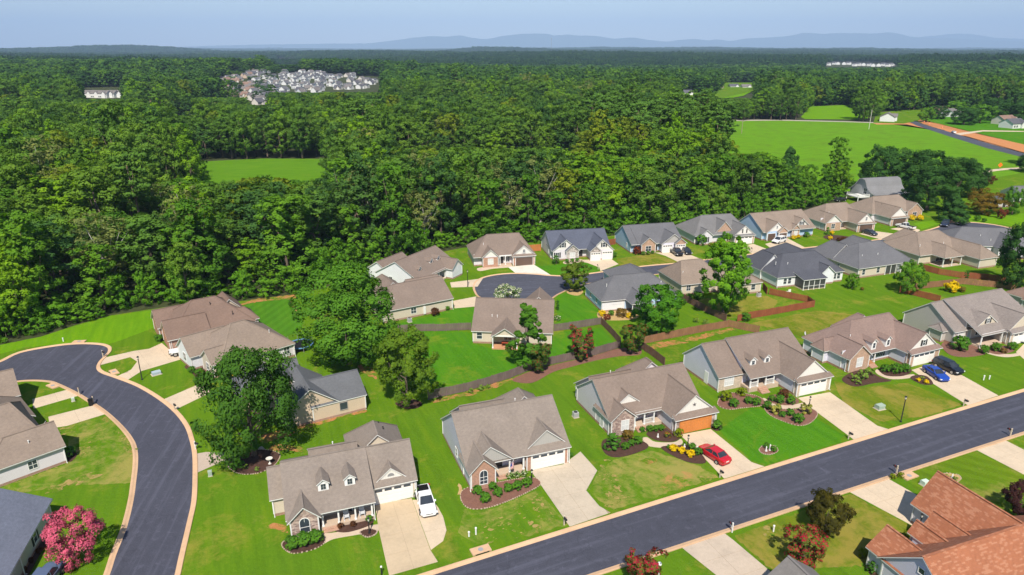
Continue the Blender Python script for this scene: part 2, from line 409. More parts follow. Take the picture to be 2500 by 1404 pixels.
# ground: one sheet out to the horizon
FLOOR = soil((.030, .034, .014), (.060, .075, .022), .3)
b = MB(); rings = [0, 40, 90, 150, 220, 300, 345, 390, 430, 470, 510, 550, 600, 650, 700, 760, 830, 900, 1050, 1200, 1400, 1650, 1900, 2200, 2600, 3000, 3500, 4000, 4600, 5300, 6000, 6700, 7300, 7900, 8600, 9500, 10500, 12000, 14500, 18000, 23000, 30000, 38000]
NA = 120; b.v.append((0, 0, -.03))
for r in rings[1:]:
    for k in range(NA):
        a = 2 * math.pi * k / NA; x, y = r * math.sin(a), r * math.cos(a); b.v.append((x, y, terr(x, y) - .03))
for k in range(NA): b.f.append((0, 1 + (k+1) % NA, 1 + k)); b.m.append(0)
for i in range(len(rings) - 2):
    for k in range(NA):
        p = 1 + i * NA; q = p + NA; b.f.append((p + k, p + (k+1) % NA, q + (k+1) % NA, q + k)); b.m.append(0)
gme = b.mesh('ground', FLOOR, True)
if gme.polygons[5].normal.z < 0: gme.flip_normals()
tag(obj('ground', gme), kind='structure')

LAWN = grass((.090, .188, .010), (.27, .235, .04), .42)
LUSH = grass((.062, .198, .010), (.19, .23, .02), .42)
BRIGHT = grass((.115, .265, .008), (.18, .27, .012), .35, fine=.6)
DRY = grass((.115, .172, .012), (.29, .225, .05), .62, soil=.12)
PATCHY = grass((.088, .190, .010), (.33, .27, .08), .60, soil=.42)
STRIPE = grass((.062, .180, .012), (.22, .24, .05), .34, stripe=78.0)
STRIPE2 = grass((.100, .180, .010), (.27, .24, .06), .5, stripe=-34.0)
edge = GP([(-160, 868), (0, 842), (100, 822), (180, 795), (270, 770), (400, 750), (590, 735), (720, 720), (800, 700), (880, 655), (1000, 630), (1130, 605),
           (1320, 590), (1500, 575), (1650, 560), (1800, 540), (1950, 518), (2060, 492), (2110, 462), (2230, 450), (2380, 440), (2400, 428), (2520, 415), (2800, 400)])
NBHD = edge + [(330, 120), (160, -60), (-160, -60), (-160, 70)]
sheet('lawn', NBHD, 0.0, LAWN, px=False)
FIELD1 = GP([(395, 408), (425, 401), (520, 393), (640, 387), (840, 388), (835, 425), (775, 520), (715, 575), (640, 580), (540, 520), (440, 432)])
sheet('field', FIELD1, .004, grass((.092, .220, .013), (.13, .22, .02), .4, fine=.6, mow=10.0), px=False)
FIELD2 = GP([(1742, 296), (1900, 294), (2060, 297), (2235, 302), (2330, 336), (2520, 384), (2560, 400), (2480, 425), (2390, 440), (2200, 452), (2080, 466), (1950, 480), (1850, 470), (1760, 420), (1735, 350)])
FIELD_M = grass((.110, .262, .014), (.10, .17, .018), .50, fine=.8, mow=12.0)
sheet('field', FIELD2, .006, FIELD_M, px=False)
FARF = [GP([(1955, 286), (1978, 260), (2075, 256), (2100, 268), (2130, 286), (2110, 292), (1965, 291)]), GP([(1700, 245), (1760, 224), (1838, 222), (1815, 234), (1720, 252)]), GP([(2370, 163), (2410, 162), (2405, 171), (2375, 171)]),
        GP([(2465, 146), (2520, 145), (2520, 152), (2470, 153)])]
for f in FARF: sheet('field', f, .05, BRIGHT, px=False)
RIGHTLAWN = GP([(2235, 296), (2290, 276), (2400, 268), (2600, 268), (2600, 356), (2500, 355), (2330, 322)])
ROADWAY = GP([(2195, 302), (2200, 272), (2236, 272), (2262, 294), (2350, 314), (2600, 362), (2600, 420), (2420, 374), (2320, 342), (2236, 314)])
sheet('lawn', RIGHTLAWN, .004, LUSH, px=False)
sheet('lawn', [(2132, 300), (2140, 276), (2205, 268), (2290, 258), (2335, 272), (2290, 277), (2236, 296), (2205, 302)], .06, LAWN)
sheet('lawn', [(1650, 246), (1655, 232), (1700, 222), (1755, 202), (1855, 202), (1860, 222), (1830, 224), (1710, 250)], .3, LAWN)

for li, (nm, mt, pts) in enumerate([
    ('lawn', LUSH, [(1000, 800), (1148, 812), (1155, 840), (1200, 850), (1345, 848), (1355, 812), (1470, 800), (1510, 846), (1400, 870), (1290, 902), (1140, 950), (1055, 968), (1030, 900), (985, 850)]),
    ('lawn', LUSH, [(1108, 753), (1160, 750), (1152, 800), (985, 798), (965, 792), (1060, 770)]),
    ('lawn', LUSH, [(1360, 722), (1400, 712), (1440, 740), (1476, 768), (1468, 786), (1400, 798), (1358, 800)]),
    ('lawn', BRIGHT, [(-100, 858), (0, 842), (100, 822), (180, 797), (270, 772), (405, 752), (402, 790), (330, 818), (262, 842), (190, 838), (60, 848), (-100, 890)]),
    ('lawn', STRIPE, [(585, 742), (722, 728), (735, 760), (740, 800), (700, 822), (640, 790), (590, 765)]),
    ('lawn', DRY, [(2035, 930), (2110, 945), (2215, 935), (2350, 988), (2250, 1018), (2150, 1030), (2060, 985)]),
    ('lawn', PATCHY, [(1130, 1245), (1200, 1245), (1312, 1196), (1385, 1280), (1300, 1305), (1160, 1330), (1120, 1300)]),
    ('lawn', PATCHY, [(150, 1030), (262, 1014), (325, 1075), (330, 1130), (318, 1180), (150, 1185), (0, 1215), (0, 1160), (30, 1178), (160, 1135), (170, 1085)]),
    ('lawn', PATCHY, [(1440, 1200), (1460, 1155), (1500, 1120), (1590, 1100), (1700, 1135), (1755, 1165), (1500, 1245), (1470, 1228)]),
    ('lawn', STRIPE2, [(2215, 1150), (2378, 1100), (2500, 1155), (2500, 1215), (2440, 1260), (2370, 1196), (2310, 1245), (2230, 1190)]),
    ('lawn', DRY, [(1790, 1310), (2075, 1205), (2235, 1290), (2190, 1320), (2100, 1380), (1890, 1395)]),
    ('lawn', LUSH, [(1752, 1050), (1835, 995), (1990, 1020), (2060, 1062), (2050, 1080), (1870, 1135), (1838, 1125)]),
    ('lawn', DRY, [(1690, 730), (1760, 780), (1880, 765), (1900, 735), (1870, 722)]),
    ('lawn', LAWN, [(1860, 780), (1990, 752), (2060, 720), (2200, 715), (2290, 740), (2210, 765), (2130, 760), (1960, 830), (1920, 800)]),
    ('lawn', DRY, [(1830, 790), (1990, 758), (2110, 770), (1965, 828), (1920, 808)]),
    ('lawn', LAWN, [(480, 1130), (560, 1150), (660, 1160), (660, 1280), (700, 1340), (800, 1360), (930, 1310), (945, 1400), (440, 1400), (470, 1240)]),
    ('lawn', LUSH, [(1425, 640), (1465, 655), (1455, 668), (1390, 676), (1345, 672), (1310, 650), (1345, 648)]),
    ('lawn', DRY, [(1505, 632), (1600, 618), (1655, 640), (1560, 652), (1510, 648)]),
    ('lawn', BRIGHT, [(2230, 545), (2330, 530), (2520, 520), (2520, 560), (2430, 546), (2310, 541), (2250, 560)])]):
    sheet(nm, pts, .003 + .0008 * li, mt, rough=.10)

# ------------------------------------------------------------------ streets with rolled kerbs
ASPH = asphalt(); ASPH3 = asphalt((.066, .069, .090), 15.0)
def strip_kerb(name, line, side, w=.62, mat=KERB):
    """rolled concrete kerb swept along a polyline; side +1 lies left of its direction"""
    P = [Vector(p) for p in line]; b = MB(); prof = [(0, .012), (.22, .05), (.38, .12), (w - .04, .14), (w, .13), (w, -.02)]; rows = []
    for i, p in enumerate(P):
        d = (P[min(i+1, len(P)-1)] - P[max(i-1, 0)]).normalized(); n = Vector((-d.y, d.x)) * side
        rows.append([(p.x + n.x * o, p.y + n.y * o, z) for o, z in prof])
    for a, c in zip(rows, rows[1:]):
        for j in range(len(prof) - 1): b.poly([a[j], c[j], c[j+1], a[j+1]])
    return tag(b.build(name, mat), kind='structure')
up = GP([(700, 1520), (1000, 1424), (1240, 1343), (1419, 1288), (1558, 1247), (1753, 1184), (1880, 1147), (2086, 1082), (2239, 1039), (2500, 957), (2620, 920)])
lo = GP([(1150, 1500), (1430, 1404), (1558, 1359), (1768, 1290), (1880, 1257), (2016, 1211), (2168, 1164), (2450, 1070), (2500, 1052), (2680, 995)])
def fitline(P):                                  # a straight street with a very gentle bend: smooth the measured edge
    x = np.array([p[0] for p in P]); y = np.array([p[1] for p in P]); c = np.polyfit(x, y, 2); xs = np.linspace(x.min(), x.max(), 40); P2 = [(a, float(np.polyval(c, a))) for a in xs]
    (ax, ay), (bx, by), (cx_, cy_), (dx, dy) = P2[0], P2[4], P2[-5], P2[-1]; k0, k1 = (by - ay) / (bx - ax), (dy - cy_) / (dx - cx_)
    return [(ax - e, ay - e * k0) for e in (45, 30, 15)] + P2 + [(dx + e, dy + e * k1) for e in (20, 45, 80)]
up, lo = fitline(up), fitline(lo)
sheet('road', up + lo[::-1], .020, ASPH, px=False)
strip_kerb('kerb', up, +1); strip_kerb('kerb', lo, -1)
r2R = [(-200, 905), (-60, 900), (0, 885), (50, 862), (128, 847), (187, 841), (237, 842), (260, 848), (263, 858), (254, 869), (240, 884), (235, 899), (246, 911), (282, 924), (333, 944), (385, 975), (423, 1006), (449, 1039), (461, 1070),
       (469, 1108), (470, 1159), (467, 1223), (456, 1275), (436, 1359), (426, 1404), (405, 1490)]
r2L = [(-200, 960), (-60, 945), (31, 931), (77, 927), (120, 929), (144, 936), (192, 959), (231, 983), (264, 1006), (300, 1039), (326, 1072), (336, 1100), (337, 1134), (333, 1172), (326, 1223), (310, 1288), (285, 1352), (268, 1404), (232, 1490)]
r2Rw, r2Lw = catmull(GP(r2R), 4, False), catmull(GP(r2L), 4, False)
sheet('road', r2Rw + r2Lw[::-1], .022, asphalt((.060, .062, .084), 98.0), px=False)
strip_kerb('kerb', r2Rw, +1); strip_kerb('kerb', r2Lw, -1)
r3U = [(1250, 741), (1180, 728), (1163, 714), (1160, 697), (1172, 683), (1200, 674), (1245, 669), (1300, 670), (1345, 674), (1395, 675), (1435, 670), (1500, 661), (1573, 651), (1660, 643), (1760, 631), (1880, 616), (1970, 606), (2060, 596), (2155, 585), (2235, 571), (2290, 556), (2316, 545), (2360, 543), (2424, 549), (2475, 560), (2520, 575)]
r3L = [(1250, 741), (1330, 734), (1360, 718), (1394, 703), (1430, 693), (1480, 684), (1540, 676), (1640, 665), (1760, 652), (1880, 636), (2000, 622), (2120, 606), (2230, 592), (2320, 588), (2420, 592), (2520, 598)]
r3Uw, r3Lw = catmull(GP(r3U), 3, False), catmull(GP(r3L), 3, False)
sheet('road', r3Uw + r3Lw[::-1][:-1], .024, ASPH3, px=False)
strip_kerb('kerb', r3Uw, +1, .5); strip_kerb('kerb', r3Lw, -1, .5)
# far road past the field, its red clay shoulders and the field track
sheet('road', [(2214, 283), (2228, 284), (2226, 291), (2252, 303), (2330, 326), (2420, 352), (2560, 392), (2560, 400), (2410, 362), (2320, 334), (2236, 306), (2212, 293)], .03, ASPH3)
sheet('clay_verge', [(2226, 288), (2262, 295), (2300, 304), (2400, 329), (2530, 360), (2545, 386), (2420, 352), (2330, 326), (2255, 303)], .02, CLAY, rough=.4)
sheet('clay_verge', [(2130, 300), (2230, 297), (2240, 304), (2280, 318), (2210, 304), (2140, 304)], .018, CLAY, rough=.4)
sheet('track', [(2395, 424), (2410, 416), (2450, 411), (2520, 408), (2520, 412), (2455, 415), (2415, 421), (2402, 430)], .02, CONC_W, smooth=2)
sheet('track', [(1745, 293), (1900, 292), (2060, 296), (2150, 299), (2150, 301), (2060, 298), (1900, 294.5), (1745, 296)], .02, concrete((.40, .36, .30)))
sheet('track', [(2330, 326), (2400, 318), (2500, 320), (2500, 322), (2400, 321), (2345, 330)], .03, CONC_W)

# ------------------------------------------------------------------ driveways, each laid as separate slabs
def clip_poly(poly, n, d):                       # keep the side where n.p <= d
    out = []
    for i in range(len(poly)):
        p, q = poly[i], poly[(i+1) % len(poly)]; a = n[0]*p[0]+n[1]*p[1]-d; c = n[0]*q[0]+n[1]*q[1]-d
        if a <= 0: out.append(p)
        if (a < 0 < c) or (c < 0 < a): t = a / (a - c); out.append((p[0]+(q[0]-p[0])*t, p[1]+(q[1]-p[1])*t))
    return out
def driveway(pts, label, ang, mat=CONC_W, size=3.0, z=.035, name='driveway', cat='driveway', minpx=True):
    w = GP(pts); ca, sa = math.cos(R(ang)), math.sin(R(ang))
    root = empty(name, (sum(p[0] for p in w) / len(w), sum(p[1] for p in w) / len(w), 0)); tag(root, label, cat, kind='structure')
    c = root.location; us = [p[0]*ca + p[1]*sa for p in w]; vs_ = [-p[0]*sa + p[1]*ca for p in w]
    nu = max(1, round((max(us)-min(us)) / size)); nv = max(1, round((max(vs_)-min(vs_)) / size)); gap = .014
    for i in range(nu):
        for j in range(nv):
            u0 = min(us) + (max(us)-min(us)) * i / nu; u1 = min(us) + (max(us)-min(us)) * (i+1) / nu
            v0 = min(vs_) + (max(vs_)-min(vs_)) * j / nv; v1 = min(vs_) + (max(vs_)-min(vs_)) * (j+1) / nv
            q = w
            for n, d in (((ca, sa), u1 - gap), ((-ca, -sa), -u0 - gap), ((-sa, ca), v1 - gap), ((sa, -ca), -v0 - gap)):
                q = clip_poly(q, n, d)
                if len(q) < 3: break
            if len(q) < 3: continue
            ar = abs(sum(q[k][0]*q[(k+1) % len(q)][1] - q[(k+1) % len(q)][0]*q[k][1] for k in range(len(q)))) / 2
            if ar < .25: continue
            obj('slab', sheet_mesh('slab', [(x - c.x, y - c.y) for x, y in q], z + rnd.uniform(0, .006), mat, .03), root)
    b = MB(); b.poly([(x - c.x, y - c.y, z - .012) for x, y in w]); me = b.mesh('joint_bed', soil((.30, .23, .16), (.38, .29, .20), 1.0))
    if me.polygons[0].normal.z < 0: me.flip_normals()
    obj('joint_bed', me, root); return root
DRV = [
 ('pale tan double driveway of the arched-window house with two dormers', 20, concrete((.52, .405, .27), .22), [(915, 1231), (1005, 1217), (1051, 1344), (1069, 1372), (950, 1406), (925, 1295)]),
 ('rounded parking pad under the white pickup beside a driveway', 20, CONC_W, [(1007, 1221), (1056, 1221), (1070, 1240), (1082, 1262), (1090, 1295), (1082, 1321), (1052, 1343)]),
 ('stained grey-tan driveway with turning pad beside the house with the grey triangular garage gable', 20, concrete((.50, .42, .32), .3), [(1295, 1149), (1376, 1134), (1417, 1103), (1458, 1149), (1431, 1198), (1463, 1236), (1491, 1252), (1391, 1286), (1312, 1172)]),
 ('pale driveway under the red car leading to the orange garage door', 21, CONC_W, [(1660, 1062), (1735, 1048), (1835, 1129), (1866, 1139), (1768, 1169), (1707, 1106)]),
 ('pale driveway of the two-dormer house with the shrub-filled mulch bed', 23, CONC_W, [(1948, 972), (2026, 958), (2142, 1040), (2168, 1048), (2086, 1075), (2045, 1044)]),
 ('pale driveway under the blue and black cars', 23, CONC_W, [(2225, 904), (2290, 884), (2437, 966), (2363, 990)]),
 ('pale driveway at the rightmost porch-gable house', 22, CONC_W, [(2480, 860), (2500, 840), (2580, 830), (2640, 915), (2560, 930)]),
 ('stained driveway leading down from the near kerb beside the crape myrtles', 22, concrete((.50, .41, .32), .35), [(1663, 1336), (1768, 1302), (1789, 1318), (1880, 1395), (1900, 1440), (1790, 1450), (1748, 1404)]),
 ('wide pale driveway of the red-roofed house', 22, CONC_W, [(2075, 1202), (2168, 1169), (2309, 1249), (2300, 1290), (2262, 1300), (2239, 1290)]),
 ('pale driveway past the oval flower ring at the near kerb', 22, CONC_W, [(2380, 1097), (2452, 1074), (2600, 1150), (2540, 1180)]),
 ('short driveway of the left-hand brown-roofed house nearest the cul-de-sac bulb', 40, CONC_W, [(79, 975), (164, 952), (200, 964), (82, 998)]),
 ('driveway beside the flag on the left-hand brown-roofed house', 40, CONC_W, [(118, 1018), (236, 988), (261, 1010), (164, 1040), (123, 1046)]),
 ('driveway under the white off-road pickup', 40, CONC_W, [(249, 875), (328, 857), (364, 852), (395, 838), (420, 859), (467, 870), (346, 906), (312, 928), (288, 918), (320, 903), (335, 883), (318, 872), (241, 893)]),
 ('driveway leading to the house with two columnar arborvitae', 40, CONC_W, [(396, 977), (503, 931), (512, 960), (423, 1003)]),
 ('driveway in the shade of the broad oak', 20, concrete((.46, .37, .30)), [(476, 1109), (503, 1104), (572, 1108), (640, 1090), (650, 1100), (538, 1129), (478, 1156)]),
 ('driveway of the tan house beside the cul-de-sac with the lamp post', 35, CONC_W, [(1106, 735), (1163, 724), (1168, 738), (1165, 748), (1110, 753)]),
 ('narrow driveway between two tan houses at the cul-de-sac', 35, CONC_W, [(1099, 690), (1179, 680), (1166, 700), (1102, 702)]),
 ('white driveway of the tan house with the brown garage door at the cul-de-sac', 12, concrete((.70, .63, .54)), [(1240, 652), (1303, 646), (1345, 672), (1260, 668)]),
 ('pale driveway of the blue-grey roofed house with twin white gables', 12, CONC_W, [(1417, 635), (1491, 632), (1510, 645), (1466, 662), (1463, 653), (1442, 645)]),
 ('pale driveway under two black cars', 14, CONC_W, [(1599, 617), (1668, 615), (1709, 632), (1660, 642), (1625, 625)]),
 ('pale driveway of the brick-gabled house beside the tall maple', 14, CONC_W, [(1801, 601), (1840, 596), (1880, 611), (1840, 621)]),
 ('pale driveway under the white sport utility car', 18, CONC_W, [(1868, 596), (1921, 581), (1968, 606), (1893, 615)]),
 ('pale driveway under the dark sedan', 16, CONC_W, [(2098, 571), (2140, 565), (2191, 572), (2155, 586)]),
 ('pale driveway under the white pickup in front of a brown garage door', 18, CONC_W, [(2174, 559), (2216, 552), (2247, 562), (2234, 571)])]
for lb, an, mt, pts in DRV: driveway(pts, lb, an, mt)
WALK = [[(787, 1303), (820, 1300), (925, 1280), (925, 1295), (876, 1305), (815, 1316), (790, 1327), (780, 1312)], [(1566, 1072), (1580, 1068), (1600, 1079), (1645, 1080), (1662, 1072), (1664, 1085), (1622, 1093), (1580, 1088)],
        [(1866, 972), (1885, 984), (1925, 990), (1965, 983), (1968, 992), (1925, 998), (1880, 994), (1860, 980)], [(2137, 908), (2150, 918), (2180, 926), (2227, 922), (2229, 914), (2185, 919), (2155, 911), (2142, 902)],
        [(2403, 860), (2432, 869), (2463, 872), (2500, 866), (2500, 860), (2465, 865), (2435, 862), (2412, 856)], [(1166, 655), (1200, 650), (1240, 645), (1250, 652), (1205, 656), (1172, 662)],
        [(1375, 640), (1400, 632), (1420, 634), (1440, 643), (1420, 640), (1385, 645)]]
for w in WALK: sheet('path', w, .03, concrete((.55, .43, .32)), smooth=4, thick=.03)

# ------------------------------------------------------------------ planting beds, bare clay, straw
def bed(pts, mat=MULCH, z=.055, edging=True, smooth=4, px=True, stonec=(.45, .34, .26)):
    w = catmull(GP(pts) if px else pts, smooth)
    c = (sum(p[0] for p in w) / len(w), sum(p[1] for p in w) / len(w))
    o = tag(obj('planting_bed', sheet_mesh('planting_bed', [(x - c[0], y - c[1]) for x, y in w], z, mat, .06), loc=(c[0], c[1], 0)), kind='structure')
    if edging:
        b = MB(); r = random.Random(len(w)); k = 0.0
        for i in range(len(w)):
            p, q = w[i], w[(i+1) % len(w)]; L = math.dist(p, q); n = max(1, int(L / .27))
            for j in range(n):
                t = (j + .5) / n; x, y = p[0]+(q[0]-p[0])*t - c[0], p[1]+(q[1]-p[1])*t - c[1]; s = r.uniform(.09, .14); h = r.uniform(.07, .12)
                a = math.atan2(q[1]-p[1], q[0]-p[0]); ca, sa = math.cos(a) * s, math.sin(a) * s
                o4 = [(x + ca + sa*.7, y + sa - ca*.7), (x - ca + sa*.7, y - sa - ca*.7), (x - ca - sa*.7, y - sa + ca*.7), (x + ca - sa*.7, y + sa + ca*.7)]
                b.prism([(x + (u - x) * .75, y + (v - y) * .75) for u, v in o4][::-1], 0, h)
        e = b.build('stone_edging', soil(sc(stonec, .8), sc(stonec, 1.2), .9), o); e['kind'] = 'stuff'
    return o
for pts, mt, ed in [
    ([(688, 1332), (700, 1346), (722, 1352), (765, 1342), (792, 1326), (788, 1310), (740, 1308), (698, 1320)], MULCH, True),
    ([(1125, 1205), (1130, 1230), (1152, 1243), (1192, 1240), (1245, 1222), (1302, 1195), (1320, 1180), (1296, 1166), (1215, 1178), (1146, 1190)], MULCH_R, True),
    ([(815, 1296), (850, 1300), (905, 1282), (908, 1266), (860, 1272), (816, 1284)], MULCH, False), ([(878, 1300), (895, 1312), (915, 1306), (920, 1296), (898, 1292)], MULCH, True),
    ([(1468, 1088), (1478, 1108), (1502, 1117), (1542, 1110), (1583, 1092), (1565, 1076), (1520, 1068), (1478, 1072)], MULCH, False),
    ([(1614, 1092), (1635, 1109), (1672, 1126), (1702, 1132), (1724, 1128), (1708, 1104), (1685, 1088), (1650, 1088)], MULCH, False),
    ([(1578, 1058), (1598, 1074), (1640, 1079), (1662, 1068), (1655, 1052), (1610, 1046)], MULCH, False), ([(1735, 1045), (1750, 1052), (1764, 1046), (1758, 1032), (1742, 1034)], MULCH, False),
    ([(1752, 988), (1778, 1000), (1815, 996), (1855, 992), (1870, 985), (1850, 968), (1800, 960), (1765, 965)], MULCH_R, True), ([(1868, 994), (1880, 1014), (1920, 1032), (1952, 1040), (1980, 1032), (1996, 1010), (1975, 998), (1920, 1000)], MULCH_R, True),
    ([(1874, 978), (1890, 986), (1925, 990), (1950, 983), (1942, 972), (1905, 964), (1880, 966)], MULCH_R, False),
    ([(2055, 926), (2086, 944), (2132, 936), (2176, 930), (2150, 922), (2118, 905), (2090, 905)], MULCH, False), ([(2146, 904), (2165, 918), (2206, 918), (2226, 905), (2200, 892), (2160, 893)], MULCH, False), ([(2222, 923), (2250, 938), (2278, 938), (2264, 920), (2240, 916)], MULCH, False),
    ([(2298, 843), (2318, 866), (2360, 872), (2406, 864), (2395, 848), (2350, 836), (2315, 832)], MULCH_R, False), ([(2410, 858), (2440, 866), (2476, 857), (2466, 846), (2430, 846)], MULCH_R, False),
    ([(556, 1128), (566, 1149), (600, 1159), (642, 1152), (674, 1132), (682, 1108), (640, 1098), (590, 1106)], MULCH, True),
    ([(1250, 928), (1285, 936), (1312, 930), (1352, 908), (1402, 894), (1456, 880), (1512, 870), (1562, 866), (1560, 850), (1512, 851), (1452, 868), (1350, 892), (1292, 908)], MULCH_R, False),
    ([(1853, 1098), (1862, 1108), (1882, 1110), (1899, 1102), (1892, 1090), (1866, 1088)], MULCH_R, True), ([(2293, 1165), (2305, 1178), (2330, 1180), (2346, 1170), (2338, 1160), (2308, 1156)], STRAW, True),
    ([(965, 985), (990, 998), (1020, 996), (1030, 984), (1000, 974)], MULCH, False), ([(450, 895), (468, 910), (490, 935), (512, 930), (508, 905), (480, 888)], MULCH, False), ([(1385, 716), (1410, 722), (1424, 712), (1408, 702), (1388, 706)], STRAW, False),
    ([(2120, 1372), (2145, 1340), (2215, 1318), (2255, 1300), (2280, 1310), (2200, 1345), (2160, 1395), (2125, 1404)], MULCH, False), ([(50, 1404), (95, 1320), (125, 1285), (132, 1310), (100, 1350), (70, 1404)], MULCH, False),
    ([(1458, 772), (1480, 782), (1545, 780), (1560, 768), (1530, 758), (1470, 757)], STRAW, False), ([(2010, 580), (2035, 588), (2075, 588), (2078, 580), (2050, 575), (2020, 574)], MULCH, False), ([(155, 1120), (172, 1128), (188, 1112), (178, 1098), (158, 1102)], MULCH, False)]:
    bed(pts, mt, edging=ed)
for pts, mt, rg in [
    ([(628, 1068), (690, 1048), (740, 1032), (820, 1012), (895, 1000), (898, 1006), (830, 1022), (760, 1044), (690, 1070), (640, 1084)], CLAY_T, .12), ([(655, 1095), (672, 1082), (690, 1085), (715, 1086), (742, 1096), (735, 1104), (705, 1098), (682, 1110)], CLAY_T, .15),
    ([(870, 888), (900, 893), (925, 913), (920, 927), (898, 918), (880, 906)], CLAY_T, .15), ([(585, 739), (640, 728), (722, 719), (724, 730), (700, 731), (640, 736), (590, 745)], CLAY_T, .12), ([(708, 730), (718, 740), (728, 762), (722, 766), (712, 745)], CLAY_T, .1),
    ([(1568, 842), (1640, 832), (1720, 816), (1788, 800), (1796, 806), (1730, 824), (1660, 842), (1600, 852), (1580, 852)], CLAY_T, .12), ([(1560, 1125), (1580, 1118), (1604, 1122), (1606, 1130), (1580, 1134)], CLAY_T, .1), ([(1048, 976), (1130, 960), (1250, 925), (1255, 932), (1150, 966), (1060, 984)], CLAY_T, .12),
    ([(648, 1290), (668, 1276), (700, 1283), (704, 1302), (690, 1300), (672, 1293)], CLAY_T, .05), ([(1118, 1180), (1128, 1186), (1130, 1208), (1120, 1206)], STRAW, .08)]:
    sheet('bare_soil', pts, .045, mt, rough=rg)

def flecks(poly_px, n, s0, s1, mat, seed, ang=0.0, z=.05):
    """torn bare flecks in thin turf"""
    P = GP(poly_px); r = random.Random(seed); b = MB(); x0, x1 = min(p[0] for p in P), max(p[0] for p in P); y0, y1 = min(p[1] for p in P), max(p[1] for p in P); k = 0; ca, sa = math.cos(R(ang)), math.sin(R(ang))
    for _ in range(n * 40):
        if k >= n: break
        x, y = r.uniform(x0, x1), r.uniform(y0, y1)
        if not inpoly0(x, y, P): continue
        k += 1; L = r.uniform(s0, s1) * r.choice([.5, .8, 1, 1.3]); wd = L * r.uniform(.3, .75); m = 9; a_ = R(ang + r.gauss(0, 35)); ca, sa = math.cos(a_), math.sin(a_); zz = z + r.uniform(0, .003)
        pts_ = []
        for q in range(m):
            a = 2 * math.pi * q / m; u, v = L * math.cos(a) * r.uniform(.55, 1.15), wd * math.sin(a) * r.uniform(.55, 1.2); pts_.append((x + u * ca - v * sa, y + u * sa + v * ca, zz))
        b.poly(pts_)
    tag(b.build('bare_soil', mat), kind='structure')
def inpoly0(x, y, P):
    c = False; j = len(P) - 1
    for i in range(len(P)):
        if (P[i][1] > y) != (P[j][1] > y) and x < (P[j][0] - P[i][0]) * (y - P[i][1]) / (P[j][1] - P[i][1]) + P[i][0]: c = not c
        j = i
    return c
STR2 = thin_soil((.30, .22, .07), (.40, .29, .11))
for i, (pp, n, a0, a1, an) in enumerate([([(180, 1120), (186, 1100), (205, 1080), (222, 1075), (214, 1108), (198, 1122)], 26, .15, .55, 60), ([(282, 1046), (300, 1058), (326, 1090), (328, 1118), (316, 1112), (300, 1080)], 30, .15, .6, 60), ([(90, 1204), (160, 1176), (228, 1152), (238, 1164), (180, 1186), (120, 1208)], 34, .15, .7, 25),
    ([(0, 1212), (40, 1196), (70, 1200), (20, 1220)], 12, .15, .5, 20), ([(140, 1050), (165, 1043), (186, 1052), (160, 1064)], 14, .15, .5, 40), ([(1465, 1215), (1500, 1195), (1540, 1205), (1530, 1230), (1490, 1240)], 40, .12, .5, -30), ([(1705, 1168), (1725, 1155), (1750, 1163), (1725, 1180)], 16, .12, .45, 0), ([(1862, 1292), (1880, 1284), (1895, 1300), (1885, 1318), (1866, 1312)], 14, .12, .5, 60),
    ([(1240, 1240), (1310, 1205), (1370, 1270), (1300, 1300)], 60, .10, .38, 20), ([(1150, 1290), (1240, 1250), (1290, 1310), (1180, 1330)], 50, .10, .35, 20), ([(1460, 1150), (1480, 1120), (1520, 1180), (1500, 1215), (1470, 1200)], 40, .10, .4, -55), ([(30, 1170), (160, 1120), (175, 1130), (40, 1182)], 22, .12, .5, 47)]): flecks(pp, n, a0, a1, STR2, 90 + i, an)
# ------------------------------------------------------------------ houses
TAN = shingle((.215, .165, .135)); TANG = shingle((.235, .195, .165), .28); BROWN = shingle((.20, .135, .105)); DARK = shingle((.085, .088, .105), .28); GREYR = shingle((.135, .135, .145)); BLUER = shingle((.15, .165, .215), .45); REDR = shingle((.33, .125, .065), .3, .30)
TANL = shingle((.25, .195, .155))
S_BLUE = siding((.67, .65, .75)); S_GREY = siding((.70, .655, .69)); S_CREAM = siding((.60, .52, .41)); S_WHITE = siding((.74, .75, .76)); S_LBLUE = siding((.42, .56, .74)); S_TAUPE = siding((.50, .46, .42)); S_BEIGE = siding((.60, .47, .35), .2)
B_RED = brick((.42, .20, .12)); B_TAN = brick((.46, .27, .17)); B_CREAM = brick((.55, .44, .33)); ST_BRN = stone((.30, .20, .17), (.46, .34, .28)); ST_GREY = stone((.33, .29, .27), (.50, .45, .41))
GAB_W = board((.74, .71, .65)); GAB_G = board((.42, .40, .37), .24); FOUND = brick((.32, .16, .10)); PORCH_C = concrete((.52, .40, .30)); DOORB = paint((.05, .045, .05), .4); DOORW = paint((.72, .70, .66), .5)
G_WHITE = paint((.80, .76, .70), .5); G_ORANGE = wood((.55, .20, .05)); G_BROWN = paint((.13, .085, .065), .5); SHUT = paint((.025, .027, .03), .5); RIDGE_T = None

_pan = {}
def unit_box_mesh(name, mat):
    k = (name, mat.name)
    if k not in _pan: _pan[k] = MB().box(-.5, .5, -.5, .5, -.5, .5).mesh(name, mat)
    return _pan[k]
def ubox(name, mat, parent, x0, x1, y0, y1, z0, z1):
    o = obj(name, unit_box_mesh(name, mat), parent); o.location = ((x0+x1)/2, (y0+y1)/2, (z0+z1)/2); o.scale = (x1-x0, y1-y0, z1-z0); return o

